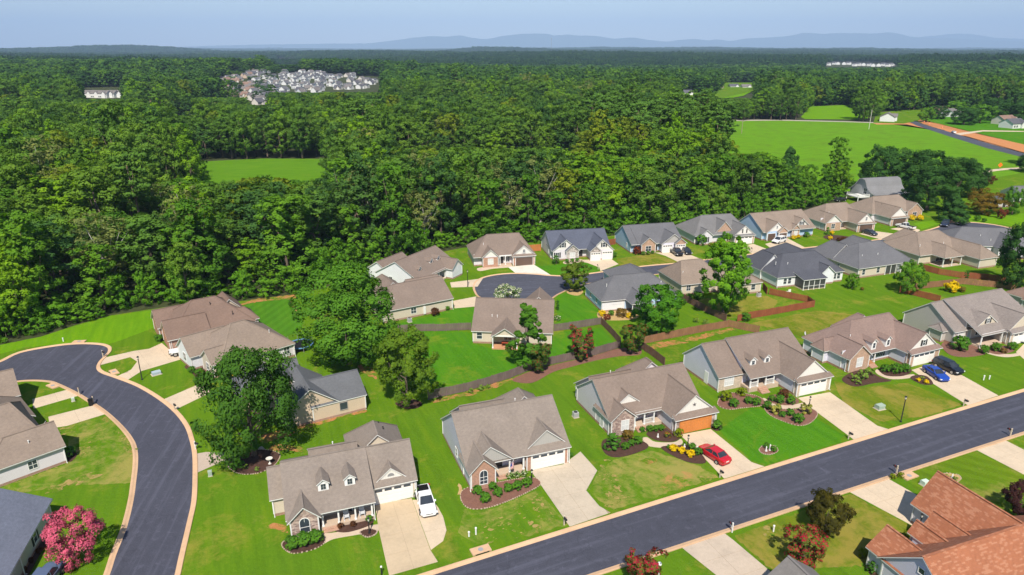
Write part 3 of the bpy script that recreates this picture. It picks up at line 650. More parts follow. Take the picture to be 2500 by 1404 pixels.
class House:
    def __init__(s, label, org, ang, roof=TAN, wall=S_GREY, fascia=TRIM, name='house', ridge=None, detail=2):
        s.root = empty(name, (org[0], org[1], 0), R(ang)); tag(s.root, label, 'house')
        s.roof, s.wall, s.fm, s.det = roof, wall, fascia, detail
        s.rb, s.fb, s.wb, s.cb, s.tb, s.gb = MB(), MB(), {}, MB(), MB(), MB(); s.k = 0; s.fd = MB()
    def w(s, m): return s.wb.setdefault((m, s.k if m.name.split('.')[0] in ('brick', 'stone', 'board_and_batten') else 0), MB())
    def roofpolys(s, polys, edges, th=.17):
        for p in polys: s.rb.poly(p)
        for p, q in edges:
            pz, qz = (p[0], p[1], p[2] - .045), (q[0], q[1], q[2] - .045); s.rb.poly([p, q, qz, pz])
            s.fb.poly([pz, qz, (q[0], q[1], q[2] - th), (p[0], p[1], p[2] - th)])
        for p in polys: s.fb.poly([(x, y, z - th) for x, y, z in p][::-1])
    def block(s, axis, a0, a1, b0, b1, ze, zr, br=None, h0=0.0, h1=0.0, wall=None, ins=(.3, .3, .35, .35), gable=None, zb=0.0, walls=True, ze1=None, base=True, mouth=False):
        """gable or hip block; a runs along the ridge, b across. axis 'u': a=u,b=v; 'v': a=v,b=u"""
        s.k += 1; j = s.k * .004; ze += j; zr += j; ze1 = ze if ze1 is None else ze1
        if br is None: br = (b0 + b1) / 2
        M = (lambda a, b, z: (a, b, z)) if axis == 'u' else (lambda a, b, z: (b, a, z))
        A, B_, C_, D = M(a0, b0, ze), M(a1, b0, ze), M(a1, b1, ze1), M(a0, b1, ze1); r0, r1 = M(a0 + h0, br, zr), M(a1 - h1, br, zr)
        polys = [[A, B_, r1, r0], [C_, D, r0, r1]]; edges = [(A, B_), (C_, D)]
        if h0 > 0: polys.append([D, A, r0]); edges.append((D, A))
        else: edges += [(D, r0), (r0, A)]
        if h1 > 0: polys.append([B_, C_, r1]); edges.append((B_, C_))
        else: edges += [(B_, r1), (r1, C_)]
        s.roofpolys(polys, edges)
        for p, q in [(r0, r1)] + ([(A, r0), (D, r0)] if h0 > 0 else []) + ([(B_, r1), (C_, r1)] if h1 > 0 else []):
            if math.dist(p, q) > .2: s.cb.bar((p[0], p[1], p[2] + .012), (q[0], q[1], q[2] + .012), .24, .05)
        i0, i1, j0, j1 = (x + s.k * .0023 for x in ins)
        wa0, wa1, wb0, wb1 = a0 + i0, a1 - i1, b0 + j0, b1 - j1
        zat = lambda b: (ze + (zr - ze) * (b - b0) / (br - b0) if b <= br else ze1 + (zr - ze1) * (b1 - b) / (b1 - br)) - .12
        z0_, z1_ = zat(wb0), zat(wb1); wm = wall or s.wall
        if walls:
            b = s.w(wm)
            b.poly([M(wa0, wb0, zb), M(wa1, wb0, zb), M(wa1, wb0, z0_), M(wa0, wb0, z0_)]); b.poly([M(wa1, wb1, zb), M(wa0, wb1, zb), M(wa0, wb1, z1_), M(wa1, wb1, z1_)])
            for a, hh in ((wa0, h0), (wa1, h1)):
                if hh > 0: b.poly([M(a, wb0, zb), M(a, wb1, zb), M(a, wb1, min(z0_, z1_)), M(a, wb0, min(z0_, z1_))])
                else:
                    if gable and a == wa0:
                        zt = zat(wb0 + .02) ; b.poly([M(a, wb0, zb), M(a, wb1, zb), M(a, wb1, zt), M(a, wb0, zt)])
                        s.w(gable).poly([M(a, wb0, zt), M(a, wb1, zt), M(a, br, zr - .12)])
                    else: b.poly([M(a, wb0, zb), M(a, wb1, zb), M(a, wb1, z1_), M(a, br, zr - .12), M(a, wb0, z0_)])
            if base and zb == 0:
                t = .02
                for p, q in ((M(wa0 - t, wb0 - t, 0), M(wa1 + t, wb0 - t, 0)), (M(wa1 + t, wb0 - t, 0), M(wa1 + t, wb1 + t, 0)), (M(wa1 + t, wb1 + t, 0), M(wa0 - t, wb1 + t, 0)), (M(wa0 - t, wb1 + t, 0), M(wa0 - t, wb0 - t, 0))):
                    s.fd.poly([p, q, (q[0], q[1], .38), (p[0], p[1], .38)])
                for a in (wa0, wa1):
                    for c in (wb0, wb1):
                        x, y, _ = M(a, c, 0); ubox('corner_trim', TRIM, s.root, x - .07, x + .07, y - .07, y + .07, .36, (z0_ if c == wb0 else z1_) - .02)
        blk = type('B', (), {})()
        if axis == 'u': blk.l, blk.r, blk.f, blk.b = wa0, wa1, wb0, wb1
        else: blk.f, blk.b, blk.l, blk.r = wa0, wa1, wb0, wb1
        blk.ze = ze; return blk
    def gu(s, u0, u1, v0, v1, ze=2.7, zr=6.2, vr=None, hl=0.0, hr=0.0, **k): return s.block('u', u0, u1, v0, v1, ze, zr, vr, hl, hr, **k)
    def gv(s, u0, u1, v0, v1, ze=2.7, zr=5.2, hf=0.0, hb=0.0, pent=0.0, face=None, gable=None, **k):
        """wing with its ridge running to the front; pent: gable set back over a strip of roof"""
        if pent:
            p0, p1, z2 = v0 + pent, v0, ze + pent * .55
            s.roofpolys([[(u0, p1, ze), (u1, p1, ze), (u1 - .1, p0 + .25, z2), (u0 + .1, p0 + .25, z2)]], [((u0, p1, ze), (u1, p1, ze))])
            ins = k.pop('ins', (.3, .3, .35, .35)); blk = s.block('v', p0, v1, u0, u1, ze, zr, None, hf, hb, gable=gable, ins=(.2 , ins[1], ins[2], ins[3]), **k)
            wl, wr, wv = u0 + ins[2], u1 - ins[3], v0 + .35; m = face or k.get('wall') or s.wall
            b = s.w(m); b.poly([(wl, wv, 0), (wr, wv, 0), (wr, wv, ze), (wl, wv, ze)]); b.poly([(wl, wv, 0), (wl, p0 + .5, 0), (wl, p0 + .5, ze), (wl, wv, ze)]); b.poly([(wr, wv, 0), (wr, p0 + .5, 0), (wr, p0 + .5, ze), (wr, wv, ze)])
            for x in (wl, wr): ubox('corner_trim', TRIM, s.root, x - .07, x + .07, wv - .05, wv + .08, .1, ze - .05)
            blk.f = wv; return blk
        blk = s.block('v', v0, v1, u0, u1, ze, zr, None, hf, hb, gable=gable, **k)
        if face:
            wl, wr = blk.l - .015, blk.r + .015; c = (u0 + u1) / 2; zt = ze + (zr - ze) * .16 - .06
            top = [(wr, blk.f - .03, zt), (c, blk.f - .03, zr - .14), (wl, blk.f - .03, zt)] if not gable else [(wr, blk.f - .03, ze - .02), (wl, blk.f - .03, ze - .02)]
            s.w(face).poly([(wl, blk.f - .03, 0), (wr, blk.f - .03, 0)] + top)
            for x, sg in ((wl, 1), (wr, -1)): s.w(face).poly([(x, blk.f - .03, 0), (x, blk.f + .5, 0), (x, blk.f + .5, zt), (x, blk.f - .03, zt)])
        return blk
    def wall_box(s, u0, u1, v0, v1, z0, z1, m=None):
        s.w(m or s.wall).box(u0, u1, v0, v1, z0, z1)
    def win(s, side, c, plane, z0, w, h, arch=False, shutters=False, blind=False, grid=(2, 2), frame=None):
        root = s.root; fm = frame or WHITE
        def P(a, d, z): return {'f': (a, plane - d, z), 'b': (a, plane + d, z), 'l': (plane - d, a, z), 'r': (plane + d, a, z)}[side]
        def bx(b, a0, a1, d0, d1, zz0, zz1):
            p, q = P(a0, d0, zz0), P(a1, d1, zz1); b.box(min(p[0],q[0]), max(p[0],q[0]), min(p[1],q[1]), max(p[1],q[1]), min(p[2],q[2]), max(p[2],q[2]))
        b = MB(); t = .075; x0, x1 = c - w/2, c + w/2
        bx(b, x0 - t, x1 + t, -.02, .06, z0 - t - .02, z0); bx(b, x0 - t, x0, -.02, .055, z0, z0 + h); bx(b, x1, x1 + t, -.02, .055, z0, z0 + h)
        for i in range(1, grid[0]): x = x0 + w * i / grid[0]; bx(b, x - .025, x + .025, -.02, .045, z0, z0 + h)
        for i in range(1, grid[1]): z = z0 + h * i / grid[1]; bx(b, x0, x1, -.02, .04, z - .028, z + .028)
        pn = MB()
        if arch:
            n = 8; ro, ri = w/2 + t, w/2
            pts = [(c + ro * math.cos(math.pi * k / n), z0 + h + ro * math.sin(math.pi * k / n)) for k in range(n + 1)]; pin = [(c + ri * math.cos(math.pi * k / n), z0 + h + ri * math.sin(math.pi * k / n)) for k in range(n + 1)]
            for k in range(n):
                b.poly([P(pts[k][0], .055, pts[k][1]), P(pts[k+1][0], .055, pts[k+1][1]), P(pin[k+1][0], .055, pin[k+1][1]), P(pin[k][0], .055, pin[k][1])])
                b.poly([P(pts[k][0], .055, pts[k][1]), P(pts[k+1][0], .055, pts[k+1][1]), P(pts[k+1][0], -.02, pts[k+1][1]), P(pts[k][0], -.02, pts[k][1])])
            pn.poly([P(x, .03, z) for x, z in pin]); bx(b, c - .02, c + .02, -.02, .045, z0 + h, z0 + h + ri)
        else: bx(b, x0 - t, x1 + t, -.02, .06, z0 + h, z0 + h + t)
        wo = b.build('window', fm, root)
        if blind: bx(pn, x0, x1, -.01, .022, z0, z0 + h); pn.build('pane', BLIND, wo)
        else:
            bx(pn, x0, x1, -.01, .022, z0, z0 + h); pn.build('pane', GLASS, wo)
        if shutters:
            for a0 in (x0 - t - .38, x1 + t + .03):
                q = MB(); bx(q, a0, a0 + .35, -.01, .05, z0 - .05, z0 + h + .05)
                for i in range(5): zz = z0 + h * (i + .5) / 5; bx(q, a0 + .05, a0 + .30, .05, .06, zz - .06, zz + .06)
                q.build('shutter', SHUT, root)
        return wo
    def door(s, c, plane, z0=.35, w=1.0, h=2.1, mat=DOORB, side='f'):
        b = MB(); b.box(c - w/2 - .1, c + w/2 + .1, plane - .06, plane + .03, z0, z0 + h + .12); d = b.build('door', WHITE, s.root)
        MB().box(c - w/2, c + w/2, plane - .085, plane, z0 + .03, z0 + h).build('door_leaf', mat, d); return d
    def garage(s, u0, u1, plane, h=2.15, mat=G_WHITE, windows=True, fine=True, cols=4, arch=False):
        t = .12; b = MB(); b.box(u0 - t, u0, plane - .07, plane + .02, 0, h + t); b.box(u1, u1 + t, plane - .07, plane + .02, 0, h + t); b.box(u0, u1, plane - .07, plane + .02, h, h + t)
        fr = b.build('garage_door', TRIM if mat is not G_ORANGE else G_ORANGE, s.root)
        MB().box(u0, u1, plane - .03, plane + .02, .03, h).build('door_leaf', mat, fr)
        rows = 4; ph = h / rows; cols = cols if fine else 1; pw = (u1 - u0) / cols
        for r in range(rows):
            for c in range(cols):
                if r == rows - 1 and windows and fine: ubox('pane', GLASS, fr, u0 + pw*c + .14, u0 + pw*(c+1) - .14, plane - .05, plane - .028, ph*r + .12, ph*(r+1) - .10)
                elif r == rows - 1 and windows:
                    for q in range(4): ubox('pane', GLASS, fr, u0 + (u1-u0)*(q+.15)/4, u0 + (u1-u0)*(q+.85)/4, plane - .05, plane - .028, ph*r + .14, ph*(r+1) - .12)
                else: ubox('panel', mat, fr, u0 + pw*c + .06, u0 + pw*(c+1) - .06, plane - .05, plane - .029, ph*r + .05, ph*(r+1) - .05)
        return fr
    def dormer(s, c, v, zb, w=1.2, h=1.15, rise=.45, deep=2.6, fm=None):
        b = MB(); x0, x1 = c - w/2, c + w/2; zt = zb + h; zp = zt + rise
        b.poly([(x0, v, zb - .4), (x1, v, zb - .4), (x1, v, zt), (c, v, zp), (x0, v, zt)])
        for x in (x0, x1): b.poly([(x, v, zb - .4), (x, v + deep, zb - .4), (x, v + deep, zt), (x, v, zt)])
        d = b.build('dormer', fm or WHITE, s.root); o = .16; sl = rise / (w/2); r = MB()
        for sg, xe in ((-1, x0 - o), (1, x1 + o)):
            ze_ = zt - o * sl; r.poly([(xe, v - .18, ze_), (c, v - .18, zp + .03), (c, v + deep, zp + .03), (xe, v + deep, ze_)]); r.poly([(xe, v - .18, ze_ - .07), (c, v - .18, zp - .04), (c, v + deep, zp - .04), (xe, v + deep, ze_ - .07)])
            r.poly([(xe, v - .18, ze_), (xe, v + deep, ze_), (xe, v + deep, ze_ - .07), (xe, v - .18, ze_ - .07)])
        r.build('dormer_roof', s.roof, d)
        f = MB()
        for xe in (x0 - o, x1 + o): f.poly([(xe, v - .185, zt - o*sl), (c, v - .185, zp + .03), (c, v - .185, zp - .09), (xe, v - .185, zt - o*sl - .12)])
        f.build('fascia', s.fm, d)
        wn_ = MB(); t = .06; ww, wh = w * .46, h * .62; wz = zb + h * .2
        wn_.box(c - ww/2 - t, c + ww/2 + t, v - .04, v + .01, wz - t, wz + wh + t); wn_.build('window_frame', WHITE, d)
        p = MB()
        for a in (0, 1):
            for q in (0, 1): p.box(c - ww/2 + ww*.52*a, c - ww/2 + ww*.48 + ww*.52*a, v - .052, v - .03, wz + wh*.52*q, wz + wh*.48 + wh*.52*q)
        p.build('pane', GLASS, d)
    def gablet(s, u0, u1, v, zb, zr, back=4.0, face=None, vent=None, ov=.3):
        """gable that sits on the roof slope: a triangle with its own little roof"""
        c = (u0 + u1) / 2; sl = (zr - zb) / (c - u0); j = .003 * s.k; s.k += 1
        s.w(face or GAB_W).poly([(u0 + ov, v + .14, zb - .1), (u1 - ov, v + .14, zb - .1), (c, v + .14, zr - .15)])
        L, Rr, A, Bk = (u0, v, zb), (u1, v, zb), (c, v, zr + j), (c, v + back, zr + j)
        s.roofpolys([[L, A, Bk, (u0, v + back, zb)], [Rr, A, Bk, (u1, v + back, zb)]], [(L, A), (A, Rr)]); s.cb.bar((c, v, zr + .02), (c, v + back * .55, zr + .02), .2, .05)
        if vent == 'half':
            b = MB(); n = 8; b.poly([(c + .42 * math.cos(math.pi*k/n), v + .11, zb + (zr - zb) * .22 + .42 * math.sin(math.pi*k/n)) for k in range(n+1)]); b.build('gable_vent', paint((.25, .25, .25)), s.root)
    def post(s, u, v, z0, z1, r=.09, m=None): MB().box(u - r, u + r, v - r, v + r, z0, z1).box(u - r*1.5, u + r*1.5, v - r*1.5, v + r*1.5, z0, z0 + .15).box(u - r*1.5, u + r*1.5, v - r*1.5, v + r*1.5, z1 - .14, z1).build('porch_post', m or WHITE, s.root)
    def porch(s, u0, u1, v0, v1, z=.4, ztop=2.55, posts=(), rail=False, steps=None, m=None, beam=True):
        MB().box(u0, u1, v0, v1, 0, z).build('porch_floor', m or PORCH_C, s.root)
        for u in posts: s.post(u, v0 + .15, z, ztop)
        if beam: MB().box(u0, u1, v0 + .05, v0 + .22, ztop - .02, ztop + .22).build('porch_beam', WHITE, s.root)
        if rail:
            ps = sorted(posts)
            for a, c in zip(ps, ps[1:]):
                if steps and steps[0] < (a + c) / 2 < steps[1]: continue
                b = MB().box(a, c, v0 + .11, v0 + .19, z + .85, z + .93).box(a, c, v0 + .12, v0 + .18, z + .1, z + .16); n = max(2, int((c - a) / .14))
                for i in range(n): x = a + (c - a) * (i + .5) / n; b.box(x - .02, x + .02, v0 + .13, v0 + .17, z + .16, z + .85)
                b.build('railing', WHITE, s.root)
        if steps:
            n = max(2, round(z / .18))
            for i in range(n): MB().box(steps[0], steps[1], v0 - .3 * (n - i), v0 - .3 * (n - i - 1), 0, z * (i + .0 + 1) / (n + 1)).build('step', brick((.45, .24, .15)), s.root)
    def vent(s, u, v, z, m=None): MB().tube([(u, v, z - .3), (u, v, z + .35)], .06, 8).tube([(u, v, z + .30), (u, v, z + .42)], .085, 8).build('vent_pipe', m or WHITE, s.root)
    def downspout(s, u, v, z): MB().box(u - .04, u + .04, v - .04, v + .04, .05, z).box(u - .04, u + .04, v - .22, v, .05, .12).build('downspout', WHITE, s.root)
    def done(s):
        s.rb.build('roof', s.roof, s.root); s.fb.build('fascia', s.fm, s.root); s.cb.build('ridge_cap', s.roof, s.root)
        for (m, _k), b in s.wb.items():
            nm = {'brick': 'brick_wall', 'stone': 'stone_wall', 'board_and_batten': 'gable_panel'}.get(m.name.split('.')[0], 'wall'); b.build(nm, m, s.root)
        if s.fd.v: s.fd.build('foundation', FOUND, s.root)
        return s.root

# --- front row along the far side of the straight street ---------------------------------
h = House('tan-roofed house with two white dormers, stone gable and arched window beside the white pickup', G(697, 1272, 2.6), 20, TANG, S_CREAM)
m = h.gu(0, 9.95, 0, 12.6, 2.6, 6.15, 6.4, ins=(.3, .3, 2.3, .35)); g = h.gu(9.75, 15.45, 2.55, 11.6, 2.6, 6.05, 6.45); wg = h.gu(-1.6, 1.6, 4.5, 11.0, 2.55, 4.9, 7.8)
bp = h.gv(.1, 3.8, -.5, 4.2, 2.45, 4.2, face=ST_BRN); h.gv(8.2, 15.5, 9, 15.8, 2.7, 5.9, hb=3.2); h.gu(3.3, 9.2, 6.9, 14.2, 2.6, 5.95, 8.4)
h.win('f', 1.95, bp.f - .03, .75, 1.0, 1.35, arch=True, grid=(1, 2)); h.dormer(4.45, 2.35, 3.85); h.dormer(7.45, 2.35, 3.85); h.gablet(10.5, 14.2, 3.05, 3.1, 4.65, face=GAB_W, vent='half')
h.garage(10.15, 14.75, g.f); h.porch(3.7, 9.7, .35, 2.5, .45, posts=(3.95, 5.7, 7.6, 9.5), steps=(3.9, 5.6)); h.door(6.9, m.f); h.win('f', 5.0, m.f, .9, 1.5, 1.4, shutters=True); h.win('f', 8.5, m.f, .9, 1.0, 1.4, shutters=True)
h.vent(6.3, 8.6, 5.9); h.vent(12.6, 13.0, 5.0, BLACK); h.vent(13.0, 11.8, 4.9, BLACK); h.downspout(-1.25, 4.75, 2.4); h.downspout(9.75, .25, 2.4); h.downspout(15.3, 2.9, 2.4); h.done()

h = House('tan-roofed house with grey triangular garage gable and brick arched-window gable', G(1147, 1162, 2.6), 20, TANG, S_BLUE)
m = h.gu(0, 14.4, 1.8, 14.6, 2.6, 6.95, 8.25, ins=(.25, .25, 2.0, .35)); bp = h.gv(-.05, 3.8, .15, 5, 2.55, 4.45, face=B_RED); md = h.gv(.2, 6.3, 1.6, 7, 2.65, 5.05, gable=GAB_G, walls=False); h.w(GAB_G).poly([(.6, 1.8, 2.75), (5.9, 1.8, 2.75), (3.25, 1.8, 4.9)])
g = h.gv(7.95, 14.45, 1.7, 9, 2.62, 5.35, pent=.75, face=B_RED, gable=GAB_G, wall=S_BLUE); h.gv(7.7, 15.0, 11, 16.6, 2.7, 5.9, hb=3.0); h.gu(1.7, 8.2, 9.4, 16.0, 2.6, 6.35, 10.6)
h.win('f', 1.9, bp.f - .03, .75, .95, 1.45, arch=True, grid=(2, 3)); h.garage(8.95, 13.55, g.f); h.porch(3.85, 8.0, 2.0, 4.0, .4, posts=(5.95, 7.85), steps=(4.2, 5.6)); h.door(5.0, m.f); h.win('f', 6.9, m.f, .9, 1.2, 1.4)
h.win('l', 7.0, .24, 1.1, .7, 1.2, grid=(1, 2)); h.downspout(.15, .45, 2.4); h.downspout(14.3, 2.0, 2.4); h.vent(9.5, 9.8, 6.1); h.done()

h = House('tan-roofed house with orange wooden garage door and a dark star on its white gable', G(1490, 1029, 2.6), 21, TAN, S_GREY)
m = h.gu(0, 15.6, .4, 11.3, 2.6, 6.45, 5.85, ins=(.25, .25, 1.9, .35)); bp = h.gv(-.1, 4.3, -.3, 5, 2.6, 4.4, face=ST_BRN); h.gablet(1.7, 6.1, 1.9, 3.55, 5.2, face=GAB_W)
g = h.gv(8.6, 16.0, -3.2, 6, 2.6, 5.6, pent=.8, face=ST_BRN, gable=GAB_W, wall=S_GREY); h.gv(8.5, 15.8, 9.0, 13.8, 2.7, 5.7, hb=3.0); h.gu(.3, 7.5, 6.0, 12.4, 2.6, 5.95, 7.6)
h.win('f', 2.4, bp.f - .03, .8, 1.15, 1.5, grid=(2, 2), blind=True); h.garage(9.7, 14.9, g.f, mat=G_ORANGE, windows=False, cols=5); h.porch(4.3, 8.9, .55, 2.5, .5, posts=(4.5, 6.0, 7.6), rail=True, steps=(4.5, 6.0)); h.door(5.2, m.f); h.win('f', 7.0, m.f, 1.0, 1.4, 1.3)
b = MB(); cx, cz = 12.3, 4.0
b.poly([(cx + (.34 if k % 2 == 0 else .14) * math.sin(math.pi*k/5), -2.25, cz + (.34 if k % 2 == 0 else .14) * math.cos(math.pi*k/5)) for k in range(10)]); b.build('star_ornament', paint((.12, .10, .10)), h.root)
h.win('l', 2.9, .24, .2, .8, 2.0, grid=(1, 1), blind=True); h.vent(4.0, 7.6, 5.9); h.downspout(.1, .6, 2.4); h.downspout(15.9, -2.8, 2.4); h.done()

h = House('tan-roofed house with two small white dormers above a raised porch with steps', G(1755, 923.6, 2.6), 21, TAN, S_BLUE)
wg = h.gu(0, 6.0, 0, 10.1, 2.6, 6.4, 5.2, ins=(.25, .3, .35, .35)); m = h.gu(4.55, 17.6, -2.0, 10.3, 2.6, 6.75, 5.0, ins=(.25, .25, 2.6, .35)); h.w(B_CREAM).box(wg.l - .02, 4.9, wg.f - .06, wg.f - .01, 0, 2.5)
g = h.gv(10.45, 17.75, -5.9, 5, 2.6, 5.6, pent=.8, face=B_CREAM, gable=GAB_W, wall=S_BLUE); h.dormer(6.5, .05, 3.65, 1.15, 1.1); h.dormer(9.3, .05, 3.65, 1.15, 1.1)
h.win('f', 2.3, wg.f - .06, .8, 1.7, 1.5, grid=(4, 2), blind=True); h.garage(11.4, 16.6, g.f); h.porch(4.7, 10.6, -1.75, 1.0, .75, posts=(4.95, 6.4, 8.0, 9.6), rail=True, steps=(6.4, 8.0)); h.door(7.2, m.f, .75); h.win('f', 9.0, m.f, 1.1, 1.1, 1.2); h.win('f', 5.7, m.f, 1.1, .9, 1.2)
h.w(WHITE).box(wg.l - .05, wg.l, 2.9, 3.9, .1, 2.2); h.downspout(.2, .2, 2.4); h.downspout(17.5, -5.6, 2.4); h.downspout(10.8, -5.6, 2.4); h.done()

h = House('brown-tan hip-roofed house with two narrow dormers, brick gable and blue car outside', G(2062.6, 873.6, 2.6), 23, shingle((.235, .165, .14)), S_BLUE)
m = h.gu(0, 17.3, -.4, 9.6, 2.6, 6.65, 5.0, hl=6.3, hr=1.8, ins=(.35, .3, 1.3, .35)); bp = h.gv(.1, 5.35, -1.0, 4.5, 2.6, 4.8, face=B_TAN); g = h.gv(11.5, 19.3, -3.6, 6, 2.6, 5.7, pent=.8, face=B_TAN, gable=GAB_W, wall=S_BLUE)
h.gu(-1.0, 3.5, 3.4, 6.6, 2.5, 4.2, hl=1.3); h.gv(9, 16, 7.5, 11.5, 2.6, 5.6, hb=2.5); h.dormer(6.6, .05, 2.95, 1.1, 1.5); h.dormer(10.0, .05, 2.95, 1.1, 1.5)
h.win('f', 2.8, bp.f - .03, .8, 1.35, 1.6, grid=(2, 2), blind=True); h.garage(12.7, 17.7, g.f); h.porch(5.4, 7.3, -.2, 1.1, .5, posts=(5.55, 7.15), steps=(5.6, 7.1), m=wood((.42, .20, .09))); h.door(6.3, m.f); h.win('f', 9.4, m.f, .8, 1.8, 1.5, shutters=True, grid=(4, 2))
h.win('f', 15.4, -2.63, 3.35, .55, .95, shutters=True, grid=(1, 2)); h.vent(3.6, 2.6, 4.8); h.downspout(.35, -.1, 2.4); h.downspout(11.9, -3.3, 2.4)
b = MB(); b.lathe([(.02, 0), (.22, .06), (.36, .18), (.37, .20), (.2, .09), (.02, .04)], 14); dsh = b.build('satellite_dish', paint((.7, .7, .68)), h.root, True); dsh.location = (.5, 9.6, 3.2); dsh.rotation_euler = (R(70), 0, R(30)); h.done()

h = House('speckled grey-tan roofed house with a porch gable at the end of the front row', G(2332, 812, 2.6), 22, shingle((.24, .205, .185), .5), S_TAUPE)
wg = h.gu(0, 5.2, 0, 11.1, 2.6, 6.5, 5.75, ins=(.25, .3, .35, .35)); m = h.gu(3.0, 19.5, -3.0, 11.3, 2.6, 6.85, 5.5, ins=(.3, .3, 3.4, .35)); h.gablet(3.7, 10.2, -1.1, 3.3, 5.5, face=S_CREAM)
g = h.gv(9.2, 17.0, -4.3, 6, 2.6, 5.6, pent=.8, face=B_CREAM, gable=S_CREAM, wall=S_TAUPE); h.gu(-1.1, 1.2, 1.5, 4.6, 2.3, 3.3, hl=.9)
h.win('f', 2.2, wg.f, .8, 1.5, 1.5, grid=(3, 2), blind=True); h.garage(10.4, 15.6, g.f); h.porch(3.4, 9.4, -2.8, .5, .35, posts=(3.6, 9.2)); h.door(4.6, m.f, mat=paint((.35, .45, .5))); h.win('f', 7.0, m.f, .9, 1.2, 1.3); h.win('f', 6.95, -.98, 3.85, .7, .9, shutters=True); h.downspout(.2, .2, 2.4); h.downspout(3.3, -2.8, 2.4); h.done()

def off(org, ang, u, v): a = R(ang); return (org[0] + u*math.cos(a) - v*math.sin(a), org[1] + u*math.sin(a) + v*math.cos(a))
h = House('brown hip-roofed house cut off beyond the speckled-roof house', off(G(2530, 775, 2.6), 22, 9.0, 1.0), 22, shingle((.23, .155, .12)), S_TAUPE)
h.gu(0, 15, 0, 11.2, 2.6, 6.5, hl=5.5, hr=5); h.gu(-1.2, 4, 2, 7, 2.6, 4.6, hl=2.2); h.done()

# --- red-roofed and grey-roofed houses on the near side -----------------------------------
h = House('orange-red shingle roofed house with blue-grey siding at the near kerb', G(2142, 1363, 2.6), 20, REDR, S_BLUE)
m = h.gu(.1, 19.0, -9.0, .2, 2.6, 6.3, -4.4, ins=(.35, .3, .35, .6)); h.gv(.3, 5.2, -4.0, 1.8, 2.6, 4.7); h.gv(10.9, 17.4, -5, 5.6, 2.6, 6.2); h.gv(5.6, 7.6, -3.4, 1.5, 3.2, 4.5); h.gv(8.2, 10.6, -3.4, 1.8, 3.2, 4.7)
h.w(S_BLUE).box(5.7, 7.5, -.5, .8, 2.4, 3.3); h.w(S_BLUE).box(8.3, 10.5, -.5, 1.1, 2.4, 3.3); h.win('l', -4.4, .44, 4.2, .6, .6, grid=(1, 1)); h.downspout(.5, -.2, 2.4); h.done()
h = House('grey-shingled roof tip in front of the red crape myrtle', off(G(1924, 1357, 5.2), 20, 0, 0), 20, shingle((.19, .175, .165)), S_BLUE)
h.gv(-3.4, 3.4, -9, 0, 2.7, 5.2); h.gu(-7, 8, -16, -5, 2.7, 6.0); h.done()

# --- left-hand houses along the curved street ---------------------------------------------
h = House('brown-roofed house with white siding, flag and red mower at the curve', G(22, 1137.6, 2.6), 47, TANL, S_GREY)
a = h.gu(-2.5, 6.3, 0, 7.2, 2.6, 4.9, hl=3.0); h.gu(-14, 5.4, 2.2, 18.5, 2.6, 6.7, 9.8, hl=6, hr=2.5); h.gv(-2.5, 5.8, 12, 20, 2.6, 5.4, hb=2.5); h.win('f', 2.4, a.f, .9, .95, 1.1); h.vent(2.8, 1.9, 3.8); h.downspout(-2.2, .25, 2.4); h.downspout(6.0, .25, 2.4); h.win('r', 3.5, a.r, 1.0, 1.0, 1.1); h.done()
h = House('brown roof corner of the house next along the cul-de-sac bulb', G(47, 964.6, 2.6), 40, TANL, S_LBLUE)
a = h.gu(-15, .2, 0, 9, 2.6, 5.3); h.win('f', -2, a.f, 1, 1, 1.1); h.done()
h = House('blue-grey shingle roofed house beside the pink crape myrtle', G(128, 1218, 2.6), 106, BLUER, siding((.55, .52, .48)))
a = h.gu(-17, .05, 0, 12, 2.6, 5.6, 6, ins=(.3, .3, .4, .35)); h.gv(-9, -3.2, 4.5, 9, 4.2, 5.9); h.win('f', -5.2, a.f, .8, .8, 1.3, shutters=True, grid=(1, 2)); h.downspout(-9.6, .2, 2.4); h.done()
h = House('reddish-brown hip-roofed house with small red gables at the woodland edge', G(415, 828.7, 2.6), 36, BROWN, S_CREAM)
a = h.gu(0, 15.3, 0, 12.5, 2.6, 6.9, 6.6, hl=5.5, hr=5.5); RG = board((.42, .10, .08)); h.gu(-.9, 7, 6.8, 13.6, 2.6, 5.2, wall=B_RED); h.gu(-.5, 7, -.5, 6.6, 2.6, 5.3, wall=B_RED); h.gv(9, 15.4, 6, 14.2, 2.6, 5.9, hb=3); h.gu(9, 16.2, 1.0, 6.5, 2.6, 4.6, hr=2)
h.vent(8.5, 5.0, 6.0, BLACK); h.vent(11.6, 2.0, 4.4, BLACK); h.downspout(.1, -.2, 2.4); h.win('f', 11.5, a.f, 1, 1.2, 1.2); h.done()
h = House('tan hip-roofed house with two columnar arborvitae and a trampoline behind', G(540, 893, 2.6), 44, TANL, S_GREY)
a = h.gu(-.2, 13.2, 0, 13.0, 2.6, 6.9, 6.4, hl=5.0, hr=6.0); h.gu(-2.6, 5, 6.8, 13.5, 2.6, 5.3, wall=S_WHITE); h.gu(-1.2, 4, 1.0, 6.2, 2.6, 4.6, wall=S_CREAM); h.win('f', 11.6, a.f, .9, 1.0, 1.3); h.win('f', 6.0, a.f, .9, 1.0, 1.2); h.win('l', 10.2, -2.3, .9, 1.2, 1.4); h.win('l', 3.6, -.9, .9, 1.0, 1.3)
h.garage(.6, 3.2, a.f, mat=paint((.72, .42, .05))); h.vent(10, 3.0, 4.8); h.downspout(-.0, .2, 2.4); h.downspout(13.0, .2, 2.4); h.done()
h = House('dark charcoal-roofed house with a big plain beige gable wall behind the oak', G(828, 980, 2.6), 30, shingle((.125, .13, .14)), S_BEIGE, ridge=None)
